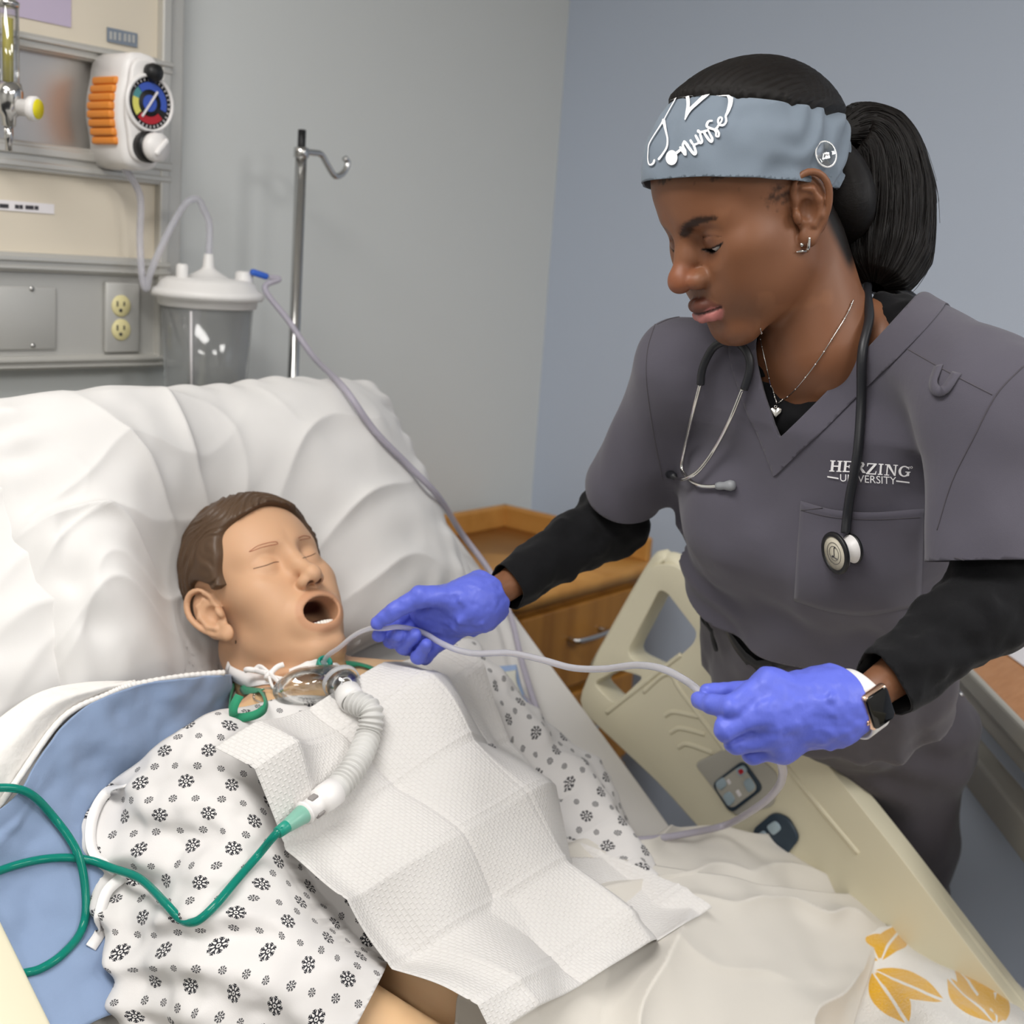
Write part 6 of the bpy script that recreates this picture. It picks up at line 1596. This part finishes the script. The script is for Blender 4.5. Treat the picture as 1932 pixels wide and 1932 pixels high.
art = [
  ([(330, 1345), (310, 1400), (250, 1420), (225, 1330), (228, 1200), (245, 1080), (330, 930), (420, 790), (485, 690)], [1.9, 2.1, 1.4, .9, .8, .9, 1.0, 1.2, 2.0]),
  ([(405, 1325), (470, 1240), (535, 1130), (545, 1000), (515, 860), (480, 700)], [2.3, 1.9, 1.8, 1.7, 2.0, 3.2]),
  ([(485, 690), (570, 530), (660, 370), (720, 265), (790, 235), (850, 240)], [.9, .9, .9, 1.3, 1.5, 1.6]),
  ([(850, 240), (880, 340), (885, 450), (865, 570), (832, 685)], [3.4, 3.4, 3.2, 3.0, 1.0]),
  ([(832, 685), (900, 540), (1020, 420), (1150, 300), (1260, 215), (1400, 205), (1500, 225)], [1.0, 3.0, 3.2, 3.6, 3.8, 3.0, 3.2]),
  ([(1500, 225), (1560, 330), (1560, 450), (1520, 570), (1490, 630), (1500, 700), (1480, 760), (1420, 780), (1370, 740), (1370, 680), (1400, 650), (1430, 670), (1420, 720), (1380, 770)], [4.2, 5.0, 4.2, 2.6, 1.9, 1.9, 1.9, 1.9, 2.0, 2.0, 1.8, 1.8, 1.6, 1.8]),
  ([(1380, 770), (1330, 840), (1260, 830), (1190, 800), (1190, 750), (1220, 710), (1265, 705)], [1.8, 2.0, 2.2, 2.4, 2.4, 2.0, 1.8]),
  ([(1330, 830), (1380, 890), (1375, 950), (1335, 945), (1335, 890), (1300, 840)], [2.0, 2.0, 2.0, 1.8, 1.8, 1.8]),
  ([(1200, 850), (1240, 930), (1270, 1000), (1250, 1045), (1200, 1000), (1150, 920), (1130, 880)], [1.8, 2.0, 2.4, 2.4, 2.6, 2.6, 2.2]),
  ([(1170, 870), (1100, 890), (1040, 890), (1040, 860), (1065, 890), (1080, 960), (1100, 1040), (1070, 1070), (1030, 1010), (1000, 950)], [2.4, 2.2, 1.8, 1.6, 1.8, 2.2, 2.2, 2.4, 2.4, 2.0]),
  ([(1060, 1060), (1000, 1090), (960, 1090), (920, 1030)], [1.8, 1.8, 2.0, 2.2]),
  ([(960, 1090), (990, 1170), (1000, 1230), (975, 1245), (920, 1180), (860, 1090), (820, 1040)], [2.0, 2.2, 2.4, 2.5, 2.6, 2.8, 2.2]),
  ([(815, 1050), (800, 1110), (830, 1190), (840, 1250)], [2.0, 2.2, 2.6, 2.4]),
  ([(830, 1250), (790, 1190), (760, 1140)], [2.4, 2.6, 2.4]),
  ([(770, 1170), (720, 1210), (680, 1240)], [2.4, 2.4, 2.6]),
]
art = [([z1(*p) for p in pts], hw) for pts, hw in art]
pr = strokes_on('printed_lettering', art, band_bvh, headband, 'print_white', .0022)
pr['label'] = 'white print of a stethoscope heart and the word nurse'
cxy = z1(615, 1305)
ring = [hit(*cxy, band_bvh, .0023)[0]] + [hit(cxy[0] + 10.8 * math.cos(t), cxy[1] + 13.6 * math.sin(t), band_bvh, .0023)[0] for t in np.linspace(0, 2 * math.pi, 25)[:-1]]
mesh_obj('printed_disc', np.array(ring), [(0, 1 + k, 1 + (k + 1) % 24) for k in range(24)], M['print_white'], headband)
# clear button
bp, bn = hit(1556, 293, band_bvh, .0015); bt = unit(bn * .8 + RIGHT * .55)
V, Fc = lathe([(.0001, 0), (.0118, 0), (.0124, .0006), (.0124, .002), (.0116, .0026), (.0106, .0018), (.0001, .0018)], bp, bt, 36)
bo = mesh_obj('button', V, Fc, M['mask_clear'], headband)
V, Fc = lathe([(.0122 + .0005 * math.cos(t), .002 + .0005 * math.sin(t)) for t in np.linspace(0, 2 * math.pi, 7)], bp, bt, 40, capped=False)
mesh_obj('button_rim', V, Fc, M['soft_white'], bo)
e1 = unit(RIGHT - bt * (RIGHT @ bt)); V, Fc = join([tube([bp + bt * .0022 + e1 * a, bp + bt * .003, bp + bt * .0022 - e1 * a], .0011, 8, 6) for a in (.0025,)])
mesh_obj('thread', V, Fc, M['print_white'], bo)

# ---- seams, pocket, loop, embroidered lettering of the scrub top
for pts in ([(1660, 628), (1722, 664), (1800, 708), (1872, 745)], [(1932, 690), (1880, 745), (1835, 830), (1796, 910), (1768, 1000)],
            [(1240, 612), (1270, 600), (1312, 596)], [(1236, 612), (1222, 660), (1220, 720), (1232, 810), (1250, 905)]):
    seam('seam', pts, scrub_bvh, scrub, .0006)
seam('hem_stitch', [(1800, 1052), (1860, 1066), (1925, 1066)], scrub_bvh, scrub, .0005)
POCK = [(1512, 945), (1575, 960), (1650, 964), (1742, 960)]
C2 = np.array(POCK, float); top = catmull(np.c_[C2, np.zeros(4)], 24)[:, :2]
botm = catmull([(1500, 1132, 0), (1570, 1152, 0), (1640, 1158, 0), (1735, 1140, 0)], 24)[:, :2]
S = np.array([[hit(*(top[j] * (1 - t) + botm[j] * t), scrub_bvh, .0022 + .003 * (1 - t) ** 3 * math.sin(math.pi * j / 23))[0] for j in range(24)] for t in np.linspace(0, 1, 20)])
sheet('chest_pocket', S, M['scrub'], scrub, solid=.0012, flip=False)
seam('pocket_stitch', [(1508, 962), (1572, 976), (1650, 980), (1738, 976)], bvh_of(S.reshape(-1, 3), grid_faces(24, 20) if False else grid_faces(20, 24)), scrub, .0004)
C, N_ = on_surf([(1772, 690), (1765, 722), (1772, 738), (1786, 736), (1806, 704)], scrub_bvh, 30, .0016)
C = C + np.sin(np.linspace(0, np.pi, 30))[:, None] * N_ * .003
V, Fc = ribbon(C, N_, .0045); mesh_obj('loop', V, Fc, M['scrub'], scrub, solid=.0014)

GL = {  # serif capitals as polygons in a unit box
 'H': [[(.12, 0), (.32, 0), (.32, 1), (.12, 1)], [(.68, 0), (.88, 0), (.88, 1), (.68, 1)], [(.32, .44), (.68, .44), (.68, .56), (.32, .56)]] + [[(x, y), (x + .40, y), (x + .40, y + .09), (x, y + .09)] for x in (.02, .58) for y in (0, .91)],
 'E': [[(.12, 0), (.34, 0), (.34, 1), (.12, 1)], [(.02, 0), (.9, 0), (.9, .1), (.02, .1)], [(.02, .9), (.86, .9), (.86, 1), (.02, 1)], [(.34, .45), (.62, .45), (.62, .55), (.34, .55)], [(.8, 0), (.92, 0), (.92, .3), (.86, .3)], [(.78, 1), (.86, 1), (.86, .72), (.8, .72)], [(.56, .36), (.63, .36), (.63, .64), (.56, .64)]],
 'R': [[(.12, 0), (.34, 0), (.34, 1), (.12, 1)], [(.02, 0), (.44, 0), (.44, .09), (.02, .09)], [(.02, .91), (.5, .91), (.5, 1), (.02, 1)], [(.5, 1), (.74, .94), (.84, .75), (.62, .75), (.56, .88), (.44, .91)], [(.84, .75), (.74, .52), (.48, .46), (.34, .46), (.34, .55), (.5, .56), (.62, .75)], [(.40, .5), (.62, .5), (1.0, .03), (1.0, 0), (.74, 0)]],
 'Z': [[(.08, .9), (.92, .9), (.92, 1), (.08, 1)], [(.06, 0), (.94, 0), (.94, .1), (.06, .1)], [(.66, .9), (.92, .9), (.34, .1), (.06, .1)], [(.08, .7), (.15, .7), (.2, .9), (.08, .9)], [(.84, .1), (.94, .1), (.96, .32), (.9, .32)]],
 'I': [[(.36, 0), (.64, 0), (.64, 1), (.36, 1)], [(.16, 0), (.84, 0), (.84, .09), (.16, .09)], [(.16, .91), (.84, .91), (.84, 1), (.16, 1)]],
 'N': [[(.14, 0), (.24, 0), (.24, 1), (.14, 1)], [(.78, 0), (.88, 0), (.88, 1), (.78, 1)], [(.1, 1), (.36, 1), (.88, 0), (.76, 0)], [(.0, 0), (.38, 0), (.38, .08), (.0, .08)], [(.64, .92), (1, .92), (1, 1), (.64, 1)], [(.0, .92), (.3, .92), (.3, 1), (.0, 1)]],
}
def arcpoly(cx_, cy_, ro, ri, a0, a1, n=14, ys=1.0):
    o = [(cx_ + ro * math.cos(a), cy_ + ys * ro * math.sin(a)) for a in np.linspace(a0, a1, n)]
    i = [(cx_ + ri * math.cos(a), cy_ + ys * (ri + .10) * math.sin(a)) for a in np.linspace(a0, a1, n)]
    return [[o[k], o[k + 1], i[k + 1], i[k]] for k in range(n - 1)]
GL['G'] = arcpoly(.52, .5, .46, .26, math.radians(42), math.radians(330), 16, 1.09) + [[(.72, .06), (.92, .1), (.92, .46), (.72, .46)], [(.6, .4), (1.0, .4), (1.0, .48), (.6, .48)], [(.80, .68), (.88, .68), (.88, .98), (.82, .92)]]
def lay(polys, u0, v0, w_, h_, tilt, slant=-.10, off=.0016):
    V, Fc = [], []
    for P_ in polys:
        b = len(V)
        for X, Y in P_:
            uu = u0 + X * w_ + Y * h_ * -slant; vv = v0 - Y * h_ + X * w_ * tilt; V.append(hit(uu, vv, scrub_bvh, off)[0])
        Fc.append(tuple(range(b, b + len(P_))))
    return V, Fc
lets = [('H', 1565, 888.5, 24), ('E', 1590, 889.5, 20), ('R', 1611, 891, 23), ('Z', 1633, 894, 21), ('I', 1654, 895, 13), ('N', 1668, 896, 24), ('G', 1692, 898, 24)]
parts = []
for ch, u0, v0, w_ in lets: parts.append(lay(GL[ch], u0, v0, w_, 21, .045))
parts.append(lay(arcpoly(.5, .5, .5, .25, 0, 2 * math.pi, 10), 1716, 883, 5, 5, 0))
V, Fc = join(parts); emb = mesh_obj('embroidered_lettering', V, Fc, M['print_white'], scrub, smooth=False); emb['label'] = 'white embroidered serif capitals on the chest'
tv, tf = text_mesh('UNIVERSITY', 1.0); tw = tv[:, 0].max() - tv[:, 0].min(); th = tv[:, 1].max() - tv[:, 1].min()
V = [hit(1637.5 + (X / tw) * 104, 904 + (X / tw) * 104 * .055 - (Y / th) * 14, scrub_bvh, .0016)[0] for X, Y in tv]
parts = [(np.array(V), tf)]
for u0, v0, u1, v1 in ((1562, 898.5, 1583, 902), (1690, 906.5, 1715, 909.5)):
    q = [hit(u0, v0 - 1.3, scrub_bvh, .0016)[0], hit(u1, v1 - 1.3, scrub_bvh, .0016)[0], hit(u1, v1 + 1.3, scrub_bvh, .0016)[0], hit(u0, v0 + 1.3, scrub_bvh, .0016)[0]]
    parts.append((np.array(q), [(0, 1, 2, 3)]))
V, Fc = join(parts); emb = mesh_obj('embroidered_lettering', V, Fc, M['print_white'], scrub, smooth=False); emb['label'] = 'small white embroidered capitals between two dashes'

# ---- stethoscope
def over(u, v, off): return hit(u, v, scrub_bvh, off)[0]
st_root = empty('stethoscope', over(1382, 650, .01), 'black stethoscope hung round the neck with silver ear tubes on the chest', 'stethoscope')
yoke = [over(1326, 720, .008), over(1330, 700, .009), over(1340, 680, .010), over(1358, 660, .012), over(1382, 652, .014), over(1404, 656, .013), over(1420, 676, .012), over(1421, 700, .010), over(1412, 732, .009)]
V, Fc = tube(yoke, .0042, 60, 14); mesh_obj('yoke', V, Fc, M['steth'], st_root)
la = [over(u, v, o) for u, v, o in ((1326, 716, .008), (1311, 771, .007), (1300, 831, .007), (1299, 879, .008), (1306, 901, .008), (1322, 916, .007), (1340, 920, .006), (1362, 919, .006))]
ra = [over(u, v, o) for u, v, o in ((1410, 728, .009), (1386, 787, .009), (1362, 842, .011), (1337, 890, .013), (1319, 906, .013), (1305, 909, .012), (1292, 903, .010), (1280, 893, .008))]
for P_ in (la, ra):
    V, Fc = tube(P_, .0021, 60, 10); mesh_obj('ear_tube', V, Fc, M['silver'], st_root)
for P_, mt, lb in ((la, 'steth_tip', 'grey ear tip'), (ra, 'steth', 'black ear tip')):
    ax = unit(P_[-1] - P_[-2]); V, Fc = lathe([(.001, -.004), (.0036, -.003), (.0044, .001), (.0040, .006), (.0050, .010), (.0058, .014), (.0048, .018), (.002, .0195)], P_[-1], ax, 20)
    o = mesh_obj('ear_tip', V, Fc, M[mt], st_root); o['label'] = lb
nb = N_NECK - EF * .10
back = [yoke[4], over(1425, 640, .004) if False else nw(-.055, -.02, -.105) * .4 + yoke[4] * .6 + ES * .02, N_NECK - EL * .085 + ES * .025 - EF * .02, N_NECK - EL * .03 + ES * .045 - EF * .095, N_NECK + EL * .055 + ES * .012 - EF * .105,
        px(1650, 515, 1.360)]
front = [px(1636, 545, 1.262), px(1640, 600, 1.222), over(1638, 668, .008), over(1630, 760, .007), over(1620, 850, .007), over(1608, 930, .008), over(1602, 968, .009), over(1598, 1004, .012)]
V, Fc = tube(back + front, .0047, 150, 16); mesh_obj('tubing', V, Fc, M['steth'], st_root)
cp = over(1598, 1008, .016); ax = unit(RIGHT * -.92 + UP * -.20 + FWD * -.33)
R1, R2 = .0205, .0145
dc = cp + ax * .0105 - UP * .016 + RIGHT * .0
def lb(name, prof, mat, par=st_root, seg=48):
    V, Fc = lathe(prof, dc, ax, seg, ref=UP); return mesh_obj(name, V, Fc, M[mat], par)
body = lb('chest_piece', [(.0001, -.0205), (R2, -.020), (R2, -.018), (.0105, -.0145), (.0085, -.010), (.0095, -.006), (.0145, -.003), (R1 * .99, -.0016), (R1, .0005), (.0001, .0008)], 'white_plastic')
lb('rim', [(R1 * .96, -.001), (R1 * 1.04, -.0005), (R1 * 1.06, .001), (R1 * 1.03, .0028), (R1 * .90, .0034), (R1 * .84, .0030), (R1 * .84, .0)], 'black', body)
lb('bell_rim', [(R2 * .8, -.0205), (R2 * 1.03, -.0212), (R2 * 1.07, -.0198), (R2 * 1.03, -.018), (R2 * .9, -.018)], 'black', body)
dia = lb('diaphragm', [(.0001, .0006), (R1 * .86, .0006), (R1 * .86, .0022), (.0001, .0024)], 'diaphragm', body)
e1 = unit(UP - ax * (UP @ ax)); e2 = np.cross(ax, e1); o2 = dc + ax * .0028
parts = []
for r_ in (.0112, .0075):
    parts.append(tube([o2 + r_ * (math.cos(t) * e1 + math.sin(t) * e2) for t in np.linspace(0, 2 * math.pi, 30)], .00022, 60, 5))
sgn = 1 if e2 @ RIGHT > 0 else -1
lpts = [(.0055, .0042), (.0062, .0028), (.0050, .0014), (.002, .0006), (-.002, -.0004), (-.004, -.0026), (-.0034, -.0042), (-.0024, -.0034), (-.0034, -.0014), (-.0052, .0012), (-.0055, .0036)]
parts.append(tube([o2 + a * e1 + b * sgn * e2 for a, b in lpts], .00040, 50, 5))
V, Fc = join(parts); mesh_obj('emblem', V, Fc, M['ink'], dia)

# ---- necklace: small links down both sides and a heart
skin_bvh = bvh_of(Vb, np.array(Fb))
def over2(u, v, off):
    a, na = hit(u, v, skin_bvh, off); b, nb_ = hit(u, v, bvh_of_shirt, off)
    return a if (a - CAM) @ FWD < (b - CAM) @ FWD else b
bvh_of_shirt = bvh_of(Vs, Qs)
nk = empty('necklace', over2(1468, 765, .003), 'fine silver chain necklace with a small heart pendant', 'necklace')
parts = []
for pts in ([(1608, 566), (1596, 594), (1572, 635), (1540, 685), (1500, 735), (1469, 762)], [(1433, 618), (1440, 655), (1449, 695), (1458, 735), (1467, 762)]):
    C2 = catmull([(u, v, 0) for u, v in pts], 34)[:, :2]
    C = np.array([over2(u, v, .0016) for u, v in C2]); parts.append(tube(C, .00055, 90, 5))
    for k in range(2, 34, 3): parts.append(lathe([(.0001, -.0011), (.0009, -.0007), (.0011, 0), (.0009, .0007), (.0001, .0011)], C[k], unit(C[min(k + 1, 33)] - C[k - 1]), 8))
V, Fc = join(parts); mesh_obj('chain', V, Fc, M['silver'], nk)
hc = over2(1468, 778, .004)
hp = [(.0062 * math.sin(t) ** 3, .0062 * (13 * math.cos(t) - 5 * math.cos(2 * t) - 2 * math.cos(3 * t) - math.cos(4 * t)) / 16) for t in np.linspace(0, 2 * math.pi, 28)[:-1]]
nrm = -unit(hc - CAM)
ex = unit(RIGHT - nrm * (RIGHT @ nrm)); V, Fc = prism(hp[::-1], 0, .0022, hc, ex, np.cross(nrm, ex), nrm, bev=.0007); mesh_obj('heart_pendant', V, Fc, M['silver'], nk)
V, Fc = tube([hc + UP * .0055 + .0013 * (math.cos(t) * RIGHT + math.sin(t) * UP) for t in np.linspace(0, 2 * math.pi, 12)], .0004, 24, 5); mesh_obj('ring', V, Fc, M['silver'], nk)

# ---- earring on the visible ear
eb = hit(1512, 462, skin_bvh, .001)[0]
er = empty('earring', eb, 'silver hooked earring with a small stud on the ear lobe', 'earring')
V, Fc = lathe([(.0001, -.001), (.0018, -.0005), (.0021, .0008), (.0012, .0016), (.0001, .0018)], hit(1513, 461, skin_bvh, .0006)[0], -FWD, 14); mesh_obj('stud', V, Fc, M['silver'], er)
V, Fc = tube([hit(1500, 476, skin_bvh, .002)[0], hit(1510, 474, skin_bvh, .003)[0], hit(1519, 470, skin_bvh, .0035)[0], hit(1525, 463, skin_bvh, .003)[0], hit(1527, 448, skin_bvh, .001)[0]], [.0006, .0016, .0016, .0016, .0012], 30, 8); mesh_obj('hook', V, Fc, M['silver'], er)

# ---- watch
wx = unit(N_LE - N_LW)
wc = px(1655, 1333, 1.030)
wez = unit(RIGHT * .42 - UP * .18 - FWD * .89); wez = unit(wez)                     # screen normal
wexx = wx - wez * (wx @ wez); wexx = unit(wexx); wey = np.cross(wez, wexx)
Rw = np.stack([wexx, wey, wez], 1)
wt = empty('watch', wc, 'smart watch with black screen and white strap on the gloved wrist', 'watch')
V, Fc = box(wc, (.026, .034, .0085), Rw, .0035, 4); mesh_obj('case', V, Fc, M['rose_gold'], wt)
V, Fc = prism(rrect(.0235, .0315, .0045), .0034, .0050, wc, wexx, wey, wez, bev=.0012); mesh_obj('screen', V, Fc, M['screen'], wt)
V, Fc = lathe([(.0001, 0), (.0030, 0), (.0032, .0012), (.0030, .0022), (.0022, .0024), (.0001, .0024)], wc - wexx * .0132 - wey * .007, -wexx, 20); cr = mesh_obj('crown', V, Fc, M['rose_gold'], wt)
V, Fc = lathe([(.0001, .0024), (.0020, .0024), (.0001, .0029)], wc - wexx * .0132 - wey * .007, -wexx, 16); mesh_obj('crown_dot', V, Fc, M['red'], cr)
# strap: a ring round the wrist through the case
wo = N_LW + wx * ((wc - N_LW) @ wx); rad = np.linalg.norm((wc - wo) - wx * ((wc - wo) @ wx)) - .001
d0 = unit((wc - wo) - wx * ((wc - wo) @ wx)); d1 = np.cross(wx, d0)
th = np.linspace(.28, 2 * math.pi - .28, 60)
S = np.array([[wo + rad * (math.cos(t) * d0 + math.sin(t) * d1) + wx * (s_ * (.0095 + .003 * math.exp(-min(t - .28, 2 * math.pi - .28 - t) * 6))) for s_ in (-1, -.5, 0, .5, 1)] for t in th])
sheet('strap', S, M['white_plastic'], wt, solid=.0022, soff=0)

# ---- belt at the waist and the snap on the trousers
pant_bvh = bvh_of(Vp, Qp)
ang = np.linspace(0, 2 * math.pi, 120)
C = np.array([N_PEL + ES * (S_HEM - .006) + EL * .205 * math.sin(t) + EF * .145 * math.cos(t) for t in ang])
C = ground(C, pant_bvh, .001)
belt = np.stack([C - ES * .011, C + ES * .011], 1)
sheet('belt', belt, M['black'], nurse, solid=.0015)
sp, sn = hit(1813, 1310, pant_bvh, .0)
V, Fc = lathe([(.0001, 0), (.0045, 0), (.0045, .001), (.003, .0022), (.0001, .0026)], sp, sn, 16); mesh_obj('snap', V, Fc, M['chrome'], nurse)
